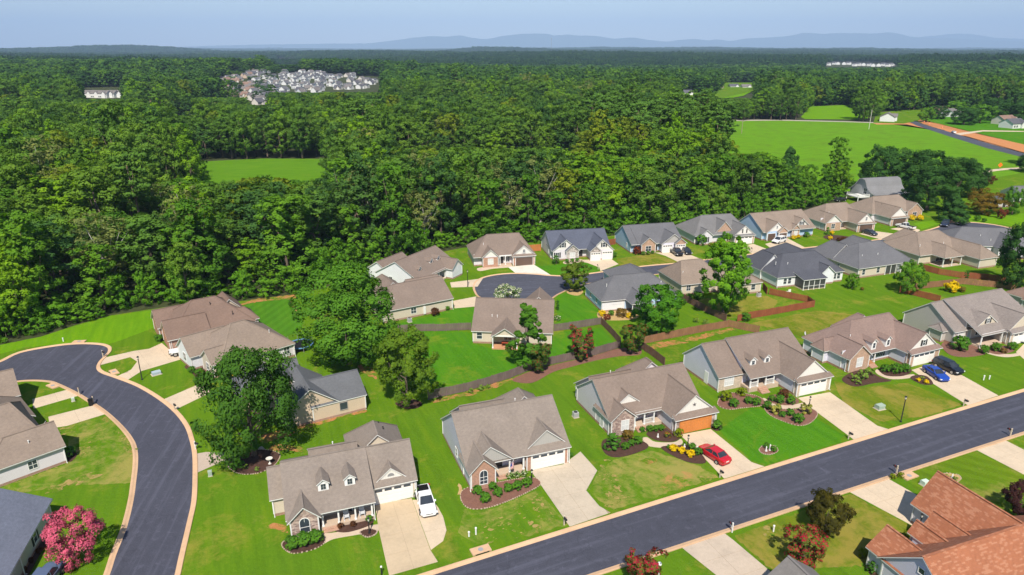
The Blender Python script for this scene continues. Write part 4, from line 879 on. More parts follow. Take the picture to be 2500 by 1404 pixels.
a = h.gv(-8.2, .15, 0, 10, 2.6, 5.65); c = h.gu(-4.2, 4.3, .05, 8.6, 2.6, 5.05, 4.2, ins=(.3, .3, .12, .35)); h.gv(-10.5, -2.0, 5, 15.5, 2.6, 5.9, hb=4.0); h.gu(-13, -3, 8.5, 16, 2.6, 5.4, hl=3)
h.win('f', .65, .14, 1.05, 1.1, 1.15, grid=(1, 1), frame=paint((.4, .36, .33))); h.vent(-2.6, 1.3, 3.8); h.downspout(4.0, .3, 2.4); h.done()

# --- houses around the middle cul-de-sac --------------------------------------------------
h = House('tan-roofed house with beige side wall beside the cul-de-sac lamp post', G(985, 752, 2.6), 31, TAN, S_CREAM)
a = h.gu(-4.5, 11.3, 0, 11.5, 2.6, 5.9, 5.8, hl=4.8); h.gv(-3.5, 5.0, 7, 16.5, 2.6, 5.9, hb=3); h.gu(4.5, 12.2, 6.5, 13, 2.6, 5.0); h.win('f', 2.3, a.f, .9, 1.1, 1.2); h.vent(-1, 2.4, 3.8); h.downspout(11.1, .2, 2.4); h.w(WHITE).box(4.4, 4.9, .1, .35, .3, 1.9); h.done()
h = House('tan-roofed house with white end gable and three little roof dormers', G(938, 663, 2.6), 60, TAN, S_WHITE)
a = h.gu(-1.6, 14.2, -11.2, 1.8, 2.6, 6.15, -4.6, ins=(.3, .3, 2.2, .35)); h.gu(-.6, 9, -2, 5.4, 2.6, 4.9); h.gv(9.2, 14.0, -13.0, -6, 2.6, 4.6, gable=GAB_W); h.dormer(7.2, -8.4, 4.0, 1.0, .8); h.dormer(10.0, -8.4, 4.0, 1.0, .8); h.dormer(2.0, -9.0, 3.6, 1.0, .7)
h.porch(4.0, 9.4, -11.0, -8.9, .3, posts=(4.2, 6.8, 9.2)); h.win('l', -3.0, -1.3, 1.0, .8, 1.2); h.win('f', 11.6, -12.6, .9, 1.3, 1.3); h.done()
h = House('tan-roofed house seen from behind with a covered back porch and grey plank fence', G(1150, 808, 2.6), -4.5, TAN, S_CREAM)
a = h.gu(0, 15.2, 0, 15.0, 2.6, 6.5, 7.4); h.gv(3.9, 9.0, -2.4, 5, 2.55, 4.3, walls=False); h.w(S_CREAM).poly([(4.2, -2.05, 2.6), (8.7, -2.05, 2.6), (6.45, -2.05, 4.15)]); h.gv(9.0, 15.0, 12, 18.0, 2.6, 5.3)
h.porch(4.1, 8.8, -2.2, .35, .25, posts=(4.25, 8.65), m=wood((.50, .26, .14))); h.win('f', 1.5, a.f, .95, .95, 1.3, grid=(1, 2)); h.win('f', 6.8, a.f, .9, 1.4, 1.2); h.vent(3.6, 3.2, 4.3); h.vent(4.6, 3.1, 4.3); h.win('f', 13.0, a.f, .9, 1.2, 1.2); h.done()

h = House('tan hip-roofed house with brown garage door at the head of the cul-de-sac', G(1165, 628.5, 2.6), 12, TAN, S_GREY)
m = h.gu(-1.0, 15.0, 0, 11.8, 2.6, 6.7, 6.4, hl=4.6, hr=3.0, ins=(.35, .3, 1.0, .35)); bp = h.gv(1.0, 5.6, -.9, 5, 2.6, 4.7, face=B_RED, gable=GAB_W); g = h.gv(8.7, 15.0, -1.2, 7, 2.6, 5.2, pent=.6, face=B_RED, gable=GAB_W, wall=S_GREY)
h.win('f', 3.3, bp.f - .03, .8, 1.3, 1.4, blind=True); h.garage(9.7, 14.1, g.f, mat=G_BROWN, windows=False, fine=False); h.porch(5.6, 8.8, -.2, 1.4, .25, posts=(5.8, 7.2)); h.door(6.4, m.f); h.win('f', 7.9, m.f, .7, 1.2, 1.4); h.win('f', 11.9, -.57, 3.4, .6, .7); h.vent(2.2, 3.4, 4.9); h.done()
h = House('blue-grey roofed house with twin white front gables and brick inset gable', G(1345, 612, 2.6), 11, shingle((.095, .105, .14), .35), S_GREY)
m = h.gu(0, 16.3, 0, 11.6, 2.6, 6.3, 6.2, ins=(.25, .25, 1.2, .35)); a = h.gv(.2, 7.5, -.8, 6, 2.65, 5.6, gable=GAB_W); bp = h.gv(3.6, 7.4, -1.4, 3, 2.6, 4.3, face=ST_GREY); g = h.gv(9.7, 16.4, -2.4, 6.5, 2.62, 5.6, gable=GAB_W); gs = h.gv(9.6, 12.9, -2.9, 1, 2.6, 4.0, face=ST_GREY)
for c in (3.0, 13.6): h.win('f', c, (a.f if c < 9 else g.f), 3.5, .7, 1.1, shutters=True, grid=(1, 2))
h.win('f', 5.5, bp.f - .03, .7, 1.4, 1.4, blind=True); h.garage(10.0, 12.5, gs.f - .03, fine=False); h.garage(13.3, 15.9, g.f, fine=False); h.door(8.4, m.f, .3); h.win('f', 1.6, a.f, .8, .9, 1.3, shutters=True); h.win('l', 3.2, .24, 1.0, .5, .9); h.done()
h = House('dark-roofed house with pale blue siding and twin white garage doors behind two black cars', G(1560, 596.5, 2.6), 14, GREYR, S_LBLUE)
m = h.gu(-2.2, 13.0, 0, 12.2, 2.6, 6.3, 6.6, ins=(.25, .25, .9, .35)); bp = h.gv(.2, 4.9, -.9, 5, 2.6, 4.5, face=B_TAN); g = h.gv(5.9, 13.1, -1.4, 7, 2.6, 5.2, gable=GAB_G, wall=S_BLUE); gs = h.gv(9.6, 13.2, -1.9, 2, 2.6, 4.0, face=B_TAN); h.cb.bar((-.2, 0, 2.7), (-.2, 6.6, 6.36), .2, .08)
h.win('f', 2.5, bp.f - .03, .7, 1.5, 1.4); h.garage(6.5, 9.2, g.f, fine=False); h.garage(10.1, 12.7, gs.f - .03, fine=False); h.door(5.3, m.f, .3); h.win('l', 3.5, -1.95, 1.0, .5, 1.2); h.done()
h = House('grey hip-roofed house with a tall brick front gable beside a conical evergreen', G(1705, 576, 2.6), 14, shingle((.17, .165, .165)), S_GREY)
m = h.gu(-1.0, 16.2, 0, 12.6, 2.6, 6.7, 6.8, hl=5.2, hr=2.6, ins=(.35, .3, .8, .35)); bg_ = h.gv(5.6, 11.4, .6, 8.5, 3.0, 6.1, face=B_TAN); a = h.gv(.0, 4.3, -.9, 4, 2.6, 4.4); g = h.gv(9.7, 16.4, -2.8, 6, 2.6, 5.3, pent=.5, face=B_TAN, gable=GAB_W, wall=S_CREAM)
h.win('f', 8.2, bg_.f - .03, .8, 1.3, 2.0); h.win('f', 2.2, a.f, .8, .8, 1.4, shutters=True); h.garage(10.6, 15.4, g.f, fine=False); 
for c in (12.4, 13.7): MB().box(c - .16, c + .16, -2.18, -2.10, 3.2, 4.3).build('shutter', SHUT, h.root)
h.done()
h = House('light brown roofed house with two garage doors beside the white sport utility car', G(1866, 571, 2.6), 18, TANL, S_LBLUE)
m = h.gu(.8, 19.0, 1.4, 14.2, 2.6, 6.6, 8.4, ins=(.25, .25, .9, .35)); a = h.gv(1.4, 8.5, .7, 8, 2.6, 5.4, gable=GAB_W); c_ = h.gv(5.0, 8.6, .2, 4, 2.6, 4.0, face=B_TAN); d = h.gv(11.5, 18.2, 2.4, 9, 2.65, 5.4, gable=GAB_W, wall=S_CREAM); e = h.gv(10.6, 13.8, 1.4, 5, 2.6, 4.0, face=B_TAN)
h.garage(2.1, 4.6, a.f, mat=G_BROWN, fine=False, windows=False); h.garage(5.6, 8.1, c_.f - .03, mat=G_BROWN, fine=False, windows=False); h.win('f', 12.2, e.f - .03, .8, 1.2, 1.4, blind=True); h.win('f', 16.2, d.f, .8, 1.1, 1.4, shutters=True); h.win('f', 14.85, d.f, 3.5, .7, .9, shutters=True); h.win('f', 4.95, a.f, 3.5, .5, .8); h.done()
h = House('light brown hip-roofed house with a porch between brick gable and brown garage door', G(2014, 546, 2.6), 16, TANL, S_GREY)
m = h.gu(.3, 15.6, .9, 14.0, 2.6, 6.8, 7.4, hl=5.6, hr=2.4, ins=(.35, .3, 1.8, .35)); a = h.gv(.4, 6.5, .1, 7, 2.6, 5.0, face=B_TAN, gable=GAB_W); g = h.gv(8.85, 15.7, -3.4, 8, 2.6, 5.5, pent=.5, face=B_TAN, gable=GAB_W, wall=S_CREAM)
h.garage(10.0, 14.6, g.f, mat=G_BROWN, windows=False, fine=False); h.win('f', 3.4, a.f - .03, .8, 1.2, 1.4); h.porch(6.4, 9.0, 1.1, 2.8, .25, posts=(6.6,)); h.win('f', 7.8, m.f, .7, 1.0, 1.4); h.win('f', 12.3, -2.72, 3.4, .55, 1.0, shutters=False); h.vent(4, 3.6, 4.8); h.done()
h = House('light brown roofed house with yellow shrubs and a white pickup outside', G(2128, 523, 2.6), 18, TANL, S_GREY)
m = h.gu(.2, 19.2, 0, 12.2, 2.6, 6.7, 6.2, hl=5.6, hr=3.0); g = h.gv(1.4, 8.7, -6.4, 6, 2.6, 5.6, pent=.5, face=B_TAN, gable=GAB_W, wall=S_GREY); d = h.gv(14.0, 20.6, -.6, 6, 2.6, 5.2, face=B_TAN)
h.garage(2.6, 7.6, g.f, mat=G_BROWN, windows=False, fine=False); h.win('f', 17.3, d.f - .03, .7, 1.6, 1.4); h.vent(4.6, 1.2, 5.0, BLACK); h.done()
# grey house with a swept, flaring roof and a white deck
h = House('grey house with a swept flaring roof and white railed deck among dark trees', off(G(2145, 477, 2.6), 14, -1.5, 0), 14, shingle((.20, .20, .205)), siding((.40, .41, .42)), fascia=paint((.45, .45, .45)))
prof = [(-.6, 2.7), (1.4, 3.1), (3.0, 3.9), (4.2, 5.1), (5.0, 6.5), (5.6, 7.3), (7.0, 7.6), (8.4, 7.3), (9.0, 6.5), (10.2, 5.0), (12.0, 3.4), (13.4, 2.8)]
for (v0, z0), (v1, z1) in zip(prof, prof[1:]): h.rb.poly([(-.4, v0, z0), (14.8, v0, z0), (14.8, v1, z1), (-.4, v1, z1)]); h.fb.poly([(-.4, v0, z0 - .2), (14.8, v0, z0 - .2), (14.8, v1, z1 - .2), (-.4, v1, z1 - .2)]); h.fb.poly([(-.42, v0, z0), (-.42, v1, z1), (-.42, v1, z1 - .3), (-.42, v0, z0 - .3)])
for x in (0, 14.4): h.w(h.wall).poly([(x, .2, 0)] + [(x, v, z - .1) for v, z in prof[1:-1]] + [(x, 12.6, 0)])
h.w(h.wall).poly([(0, .2, 0), (14.4, .2, 0), (14.4, .2, 2.6), (0, .2, 2.6)]); h.w(h.wall).poly([(0, 12.6, 0), (14.4, 12.6, 0), (14.4, 12.6, 2.9), (0, 12.6, 2.9)])
MB().box(-5.2, -.3, 2.0, 8.0, 1.6, 1.8).box(-5.2, -5.0, 2.0, 2.2, 0, 2.7).box(-5.2, -5.0, 7.8, 8, 0, 2.7).box(-.6, -.4, 2, 2.2, 0, 2.7).build('deck', WHITE, h.root)
b = MB().box(-5.2, -.4, 2.0, 2.08, 2.6, 2.7).box(-5.2, -5.12, 2.0, 8.0, 2.6, 2.7)
for i in range(24): b.box(-5.2 + .2*i, -5.14 + .2*i, 2.02, 2.07, 1.8, 2.6)
for i in range(28): b.box(-5.18, -5.13, 2.1 + .21*i, 2.16 + .21*i, 1.8, 2.6)
b.build('railing', WHITE, h.root); h.win('l', 5.0, 0, 2.2, 1.6, 2.0); h.cb.bar((-.4, 7, 7.62), (14.8, 7, 7.62), .3, .06); h.done()

# --- inner row seen from behind -----------------------------------------------------------
h = House('dark grey hip-roofed house with pale blue walls backing onto the planted slope', G(1477, 735, 2.6), 14, GREYR, S_LBLUE)
m = h.gu(-.8, 17.0, 0, 10.4, 2.6, 6.3, 5.2, hl=4.8, hr=4.8); h.gv(7.0, 16.6, 7.5, 19.6, 2.6, 5.4, hb=4.8); h.gv(4.6, 9.4, -3.2, 4, 2.6, 4.3, hf=2.2, walls=False); h.win('f', 2.3, m.f, .9, 1.0, 1.3, grid=(1, 2)); h.win('f', 3.5, m.f, .9, 1.0, 1.3, grid=(1, 2)); h.w(S_WHITE).box(-.35, 4.55, m.f - .04, m.f - .01, .4, 2.5)
SCR = glass((.03, .03, .032), .4)
MB().box(4.9, 9.1, -2.9, -2.86, .3, 2.5).build('screen', SCR, h.root); [h.post(u, -2.95, .1, 2.5, .07) for u in (4.9, 7.0, 9.1)]; h.win('l', 3.5, m.l, 1.0, .7, 1.0); h.win('l', 7.0, m.l, 1.0, .7, 1.0); h.vent(1.6, 3.4, 4.7); h.vent(13.8, 2.8, 4.5); h.done()
h = House('tan hip-roofed house with cream walls behind the tall maple', G(1664, 696, 2.6), 16, TANL, S_CREAM)
m = h.gu(0, 12.0, 0, 11.2, 2.6, 6.5, 5.4, hl=2.6, hr=4.5, wall=S_CREAM); d = h.gu(9.0, 18.6, -3.2, 7, 2.6, 5.4, hr=4.6, wall=S_CREAM); h.win('f', 16.4, d.f, .9, 1.0, 1.2, grid=(1, 2)); h.win('f', 13.2, d.f, .9, .8, 1.0, grid=(1, 2)); h.win('f', 2.0, m.f, 1, 1, 1.2); h.vent(1.6, 2.6, 4.5); h.done()
h = House('dark grey hip-roofed house with white walls and a screened back porch', G(1898.5, 678.5, 2.6), 16, DARK, S_WHITE)
m = h.gu(0, 18.4, 0, 12.4, 2.6, 6.4, 5.8, hl=5.2, hr=4.4); h.gv(9.5, 18.0, 8, 20.2, 2.6, 5.6, hb=4.2); h.gv(-.3, 6.5, 6, 14.0, 2.6, 6.2, hb=3.4); d = h.gv(11.0, 15.4, -.7, 3, 2.6, 4.5); h.gu(4.8, 11.2, -3.0, 2.5, 2.55, 3.6, 2.2, walls=False)
MB().box(5.1, 10.9, -2.7, -2.66, .2, 2.5).build('screen', SCR, h.root); MB().box(5.1, 5.14, -2.66, .3, .2, 2.5).build('screen', SCR, h.root); [h.post(u, -2.72, .0, 2.5, .06) for u in (5.1, 6.5, 7.9, 9.4, 10.9)]; MB().box(5.0, 11.0, -2.75, -2.6, 2.4, 2.6).box(5.0, 11.0, -2.74, -2.62, .9, .97).build('porch_beam', WHITE, h.root); MB().box(5, 11, -2.7, .3, 0, .2).build('porch_floor', PORCH_C, h.root)
h.win('f', 2.4, m.f, .8, .8, 1.3, grid=(1, 2)); h.win('f', 3.6, m.f, .8, .8, 1.3, grid=(1, 2)); h.win('f', 16.0, m.f, .8, .8, 1.3, grid=(1, 2)); h.win('f', 17.1, m.f, .8, .8, 1.3, grid=(1, 2)); h.win('f', 12.4, d.f, .9, .7, 1.1); h.vent(1.8, 3.6, 4.8); h.vent(4.6, 3.0, 4.6); h.downspout(.3, .2, 2.4); h.done()
h = House('dark grey roofed house with cream back wall and screened corner porch', G(2098.5, 656.7, 2.6), 21, GREYR, S_CREAM)
m = h.gu(0, 17.9, .1, 13.2, 2.6, 6.7, 6.8, hl=6.2, hr=5.0); h.gv(.0, 8.0, 8.5, 16.4, 2.6, 6.0, hb=3.2); h.gv(9.0, 16.4, 9, 18.0, 2.6, 6.0, hb=3.2); MB().box(9.0, 14.0, m.f - .08, m.f - .03, .2, 2.5).build('screen', SCR, h.root); [h.post(u, m.f - .12, 0, 2.5, .06) for u in (8.9, 10.6, 12.3, 14.0)]
h.win('f', 2.0, m.f, .8, .9, 1.3, grid=(1, 2)); h.win('f', 6.6, m.f, .8, .9, 1.3, grid=(1, 2)); h.win('f', 13.2, m.f - .08, .5, .8, 1.8); h.vent(3.8, 3.2, 4.4); h.vent(8.6, 3.0, 4.4); h.win('l', 6.5, m.l, 1.2, .6, .8); h.done()
h = House('light brown hip-roofed house with an open covered patio behind red fencing', G(2247, 624.6, 2.6), 20, TANL, S_CREAM)
m = h.gu(0, 17.2, 0, 12.9, 2.6, 6.7, 6.5, hl=5.4, hr=4.4, ins=(.35, .35, .5, .35)); h.gv(4.0, 10.8, -3.6, 5, 2.6, 4.9, hf=2.8, walls=False); d = h.gv(11.3, 18.0, -7.4, 6, 2.6, 5.2, hf=3.0); h.gv(4, 12, 9, 15.5, 2.6, 6.0, hb=3)
h.porch(4.2, 10.6, -3.3, .5, .12, posts=(4.35, 7.4, 10.45)); h.win('f', 7.5, m.f, .4, 2.4, 1.9); h.vent(2.2, 2.4, 4.3); h.vent(14.6, -3.0, 4.3); h.vent(10.4, 2.4, 4.2); h.done()
h = House('dark grey hip-roofed house beyond the patio house beside the far turning circle', G(2344.6, 553, 6.2), -8, GREYR, S_GREY)
h.gu(-5, 18, -6.2, 6, 2.6, 6.2, hl=5.5, hr=5.5); h.gv(6, 13, -9, 2, 2.6, 5.4, hf=3); h.vent(4, -3, 4.4); h.vent(6, -4.5, 3.7); h.done()
# ------------------------------------------------------------------ plank fences: each panel and post a part
_fm = {}
def fence(pts, label, mat, h=1.55, step=2.4, group=None, z=0.0):
    w = GP(pts); root = empty('wooden_fence', (w[0][0], w[0][1], 0)); tag(root, label, 'fence', group)
    key = mat.name
    if key not in _fm:
        b = MB(); n = 17; r = random.Random(3)
        for i in range(n):
            x0 = i / n; t = r.uniform(-.02, .02); b.box(x0 + .004, x0 + 1 / n - .004, -.012 + (i % 2) * .004, .012 + (i % 2) * .004, .04, 1.0 + t)
        b.box(0, 1, .014, .05, .22, .28); b.box(0, 1, .014, .05, .75, .81); _fm[key] = (b.mesh('fence_panel', mat), MB().box(-.06, .06, -.06, .06, 0, 1.05).mesh('fence_post', mat))
    pm, po = _fm[key]
    for (a, c) in zip(w, w[1:]):
        L = math.dist(a, c); n = max(1, round(L / step)); an = math.atan2(c[1]-a[1], c[0]-a[0])
        for i in range(n):
            x, y = a[0] + (c[0]-a[0])*i/n - w[0][0], a[1] + (c[1]-a[1])*i/n - w[0][1]
            o = obj('fence_panel', pm, root, (x, y, rnd.uniform(-.03, .03)), an + rnd.uniform(-.006, .006)); o.scale = (L / n, 1, h * rnd.uniform(.97, 1.03))
            q = obj('fence_post', po, root, (x, y, 0), an); q.scale = (1, 1, h)
    q = obj('fence_post', po, root, (w[-1][0]-w[0][0], w[-1][1]-w[0][1], 0)); q.scale = (1, 1, h); return root
F_GREY = wood((.17, .125, .115), .35); F_BRN = wood((.27, .14, .075), .3); F_RED = wood((.27, .085, .038), .25); F_DRK = wood((.15, .085, .06), .3)
fence([(972, 811), (1030, 809), (1090, 808), (1150, 806)], 'weathered grey plank fence running left from the covered back porch house', F_GREY)
fence([(1353, 809), (1390, 804), (1430, 798), (1468, 792)], 'weathered grey plank fence running right from the covered back porch house', F_GREY)
fence([(1468, 793), (1490, 815), (1514, 842)], 'dark plank fence dropping beside the crape myrtle', F_DRK)
fence([(1046, 976), (1133, 957), (1200, 938), (1245, 924), (1291, 905), (1348, 890), (1453, 867), (1514, 849)], 'long weathered grey plank fence along the red mulch bed', F_GREY)
fence([(1562, 842), (1640, 826), (1710, 812), (1776, 799)], 'brown plank fence with bare clay along its foot', F_BRN)
fence([(1560, 848), (1590, 868), (1622, 893)], 'brown plank fence running from the mulch bed towards the star-gable house', F_DRK)
fence([(1778, 798), (1815, 806), (1852, 814)], 'greyish brown plank fence behind the raised porch house', F_BRN)
fence([(1800, 786), (1830, 779), (1880, 770), (1924, 762), (1987, 750)], 'red-stained plank fence with open lawn on its near side', F_RED)
fence([(1987, 750), (1970, 738), (1930, 730), (1878, 719)], 'red-stained plank fence closing the yard by the screened porch', F_RED)
fence([(1660, 729), (1700, 751), (1735, 768), (1772, 786)], 'dark plank fence curving below the cream-walled house', F_DRK)
fence([(2196, 714), (2240, 724), (2293, 738)], 'red-brown plank fence facing the open lawn near the yellow ball shrub', F_RED)
fence([(2198, 712), (2250, 705), (2300, 700), (2347, 694), (2411, 700), (2480, 708)], 'orange-brown plank fence behind the yellow ball shrub', F_BRN)
fence([(2252, 660), (2290, 670), (2347, 679), (2410, 684), (2475, 694)], 'dark red plank fence in front of the open patio', F_RED)
fence([(1292, 615), (1320, 613)], 'short orange plank fence between the cul-de-sac houses', wood((.50, .17, .06)), 1.9)
fence([(1480, 600), (1502, 597)], 'short red plank fence beside the pale blue house', F_RED, 1.8)
fence([(1862, 706), (1872, 719)], 'short red plank fence piece at the cream-walled house', F_RED)

# ------------------------------------------------------------------ foliage
def quad_mesh(name, V, mats, tint, flower=None, mi=None):
    """V: (n,4,3) quads"""
    n = len(V); me = bpy.data.meshes.new(name); me.vertices.add(n * 4); me.vertices.foreach_set('co', V.reshape(-1).astype('f'))
    me.loops.add(n * 4); me.loops.foreach_set('vertex_index', np.arange(n * 4, dtype='i')); me.polygons.add(n); me.polygons.foreach_set('loop_start', np.arange(0, n * 4, 4, dtype='i'))
    for m in (mats if isinstance(mats, (list, tuple)) else [mats]): me.materials.append(m)
    me.update(calc_edges=True)
    a = me.attributes.new('tint', 'FLOAT', 'POINT'); a.data.foreach_set('value', np.repeat(tint, 4).astype('f'))
    if _sn is not None and len(_sn) == n: me.normals_split_custom_set_from_vertices(np.repeat(_sn, 4, axis=0).astype('f'))
    if flower is not None: a = me.attributes.new('flower', 'FLOAT', 'POINT'); a.data.foreach_set('value', np.repeat(flower, 4).astype('f'))
    return me
SHAPE = {'oval': lambda t: np.sin(np.pi * np.clip(t, 0, 1) ** .85) ** .65, 'broad': lambda t: np.sqrt(np.clip(1 - (1.9 * np.clip(t, 0, 1) - .8) ** 2 / 1.25, .05, 1)), 'cone': lambda t: (1 - t) ** .8 + .05, 'ball': lambda t: np.sqrt(np.clip(1 - (2 * t - 1) ** 2, .02, 1)),
         'column': lambda t: np.clip(np.minimum(1, (1 - t) * 3.0), .12, 1) ** .8, 'vase': lambda t: .35 + .65 * np.clip(t, 0, 1) ** .7 * np.clip((1.06 - t) * 6, 0, 1), 'edge': lambda t: np.clip((1 - t) * 3, 0, 1) ** .6 * (.75 + .25 * np.sin(t * 9))}
def leaves(seed, h, cb, Rc, shape, ncl, nl, size, rc=.155, outer=.55, flat=1.0, jit=.9, droop=0.0, nlobe=None, lr=.47):
    """crown = big lobes > clumps on the lobes > leaf faces on the clumps"""
    if nlobe is None: nlobe = int(17 * max(1, (h - cb) / (1.5 * Rc)))
    g = np.random.default_rng(seed); tl = (np.arange(nlobe) + g.uniform(.1, .9, nlobe)) / nlobe; tl = .06 + .80 * tl; an = np.arange(nlobe) * 2.4 + g.uniform(-.6, .6, nlobe); sh = SHAPE[shape](tl)
    lrad = Rc * lr * g.uniform(.75, 1.3, nlobe) * (.35 + .65 * sh); rr = np.maximum(Rc * sh - lrad * .8, 0) * g.uniform(.72, 1.12, nlobe)
    LC = np.stack([rr * np.cos(an), rr * np.sin(an), cb + (h - cb) * tl + lrad * .25], 1)
    li = g.integers(0, nlobe, ncl) if ncl < 3 * nlobe else np.concatenate([np.arange(nlobe).repeat(2), g.choice(nlobe, ncl - 2 * nlobe, p=lrad ** 2 / (lrad ** 2).sum())])
    ax0 = LC - np.array([0, 0, cb + (h - cb) * .35]); ax0 /= np.linalg.norm(ax0, axis=1, keepdims=True) + 1e-6
    cd = g.normal(size=(ncl, 3)); cd /= np.linalg.norm(cd, axis=1, keepdims=True); cd = cd + ax0[li] * .55 + np.array([0, 0, .30]); cd /= np.linalg.norm(cd, axis=1, keepdims=True)
    C = LC[li] + cd * (lrad[li] * g.uniform(outer, 1.0, ncl))[:, None] * np.array([1, 1, .85]); C[:, 2] = np.maximum(C[:, 2], cb * .8 + .05)
    rcl = Rc * rc * g.uniform(.65, 1.4, ncl) * (.6 + .4 * sh[li]); idx = np.repeat(np.arange(ncl), nl); n = len(idx)
    d = g.normal(size=(n, 3)); d /= np.linalg.norm(d, axis=1, keepdims=True); d = d + cd[idx] * .5; d /= np.linalg.norm(d, axis=1, keepdims=True)
    P = C[idx] + d * (rcl[idx] * g.uniform(.5, 1.15, n))[:, None] * np.array([1, 1, flat]); P[:, 2] = np.maximum(P[:, 2], .06)
    N = d * .8 + cd[idx] * .5 + g.normal(size=(n, 3)) * jit * .5; N[:, 2] += .1; N /= np.linalg.norm(N, axis=1, keepdims=True)
    a = np.cross(N, g.normal(size=(n, 3))); a /= np.linalg.norm(a, axis=1, keepdims=True); bq = np.cross(N, a); s = size * g.uniform(.5, 1.3, n)[:, None] * .5
    k = g.uniform(.55, .95, n)[:, None]; bend = N * s * g.uniform(-.35, .35, n)[:, None]
    V = np.stack([P - a * s, P - bq * s * k + bend, P + a * s, P + bq * s * k + bend], 1); V[:, :, 2] -= droop * s * .5
    ct, lt = g.uniform(0, 1, ncl), g.uniform(0, 1, nlobe); tint = np.clip(.35 * ct[idx] + .25 * lt[li[idx]] + .4 * g.uniform(0, 1, n), 0, 1)
    fl = np.clip(g.uniform(0, 1, n) * .75 + .25 * (d[:, 2] > .15), 0, 1)
    global _sn
    ol = P - LC[li[idx]]; ol /= np.linalg.norm(ol, axis=1, keepdims=True) + 1e-6; _sn = ol * .75 + d * .35 + N * .30 + np.array([0, 0, .12]); _sn /= np.linalg.norm(_sn, axis=1, keepdims=True)
    return V, tint, fl, C
_sn = None
def extent(V):
    """radius and height that the crown really fills"""
    P = V.mean(1); return float(np.percentile(np.hypot(P[:, 0], P[:, 1]), 97.5)), float(np.percentile(P[:, 2], 99.7))
def trunk(seed, h, cb, r0, limbs, C=None, lean=.03, m=0, forks=0):
    r = random.Random(seed); b = MB(); top = cb + (h - cb) * .62; dx, dy = r.uniform(-lean, lean) * h, r.uniform(-lean, lean) * h
    path = [(dx * t * t, dy * t * t, top * t) for t in (0, .06, .3, .6, .85, 1)]; b.tube([(path[0][0], path[0][1], -.15)] + path[1:], [r0 * 1.35, r0 * 1.05, r0 * .85, r0 * .66, r0 * .42, r0 * .2], 7)
    for i in range(limbs):
        z0 = cb * .8 + (top - cb * .8) * (i + r.random()) / limbs * .9; t = z0 / top; s = Vector((dx * t * t, dy * t * t, z0))
        if C is not None and len(C):
            e = Vector(C[r.randrange(len(C))]); e = s + (e - s) * .82
        else: a = r.uniform(0, 6.28); e = s + Vector((math.cos(a), math.sin(a), .7)) * h * .16
        md = (s + e) / 2 + Vector((0, 0, -.04 * h)); b.tube([tuple(s), tuple(md), tuple(e)], [r0 * .42, r0 * .26, r0 * .08], 5)
    return b
BARK, BARK_P, BARK_W = bark(), bark((.22, .15, .11)), bark((.42, .39, .35))
WOODK = dict(nlobe=24, lr=.58)
class Kind:
    """a tree kind: crown and trunk meshes, with the metres it is drawn at"""
    def __init__(s, seed, h, cb, Rc, shape, ncl, nl, size, leafm, r0=.3, limbs=6, bk=None, flower=False, **k):
        V, ti, fl, C = leaves(seed, h, cb, Rc, shape, ncl, nl, size, **k); s.R, s.h = extent(V)
        s.crown = quad_mesh('crown', V, leafm, ti, fl); s.trunk = trunk(seed, h, cb, r0, limbs, C).mesh('trunk', bk or BARK, True)
def plant(kind, name, label, x, y, h, rx, cat='tree', group=None, rz=None, parts=('trunk', 'crown'), sink=0.0):
    o = empty(name, (x, y, -sink + 0.0), rnd.uniform(0, 6.28) if rz is None else rz); tag(o, label, cat, group); k = rx / kind.R
    for p in parts:
        c = obj(p, kind.trunk if p == 'trunk' else kind.crown, o); c.scale = (k, k, h / kind.h)
    return o
L_OAK = leaf((.034, .082, .016), .18); L_MAPLE = leaf((.042, .105, .015), .2); L_LIME = leaf((.085, .165, .012), .22); L_DARK = leaf((.026, .066, .020), .15); L_FALL = leaf((.060, .105, .014), .2); L_RUST = leaf((.072, .052, .012), .3); L_BRNZ = leaf((.034, .032, .010), .2)
L_CRM = leaf((.040, .075, .020), .15, flower=(.42, .035, .055), famt=.34); L_CRP = leaf((.035, .065, .020), .1, flower=(.62, .12, .20), famt=.80, trans=.2); L_CRS = leaf((.042, .078, .018), .2, flower=(.30, .05, .03), famt=.18); L_CRW = leaf((.05, .10, .03), .1, flower=(.72, .70, .58), famt=.45)
L_PURP = leaf((.024, .010, .014), .1, trans=.15); L_BOX = leaf((.032, .085, .012), .15, trans=.12); L_BOXY = leaf((.080, .105, .008), .12, trans=.12); L_YEL = leaf((.33, .225, .006), .06, trans=.15); L_REDB = leaf((.075, .020, .014), .25, trans=.15); L_HOST = leaf((.070, .115, .028), .2, trans=.15); L_CYP = leaf((.022, .062, .012), .1, trans=.1); L_PGR = leaf((.16, .16, .05), .15)
L_PINE = leaf((.040, .085, .020), .2, trans=.15); L_GREY = leaf((.085, .105, .045), .2); L_BURG = leaf((.060, .026, .018), .25)

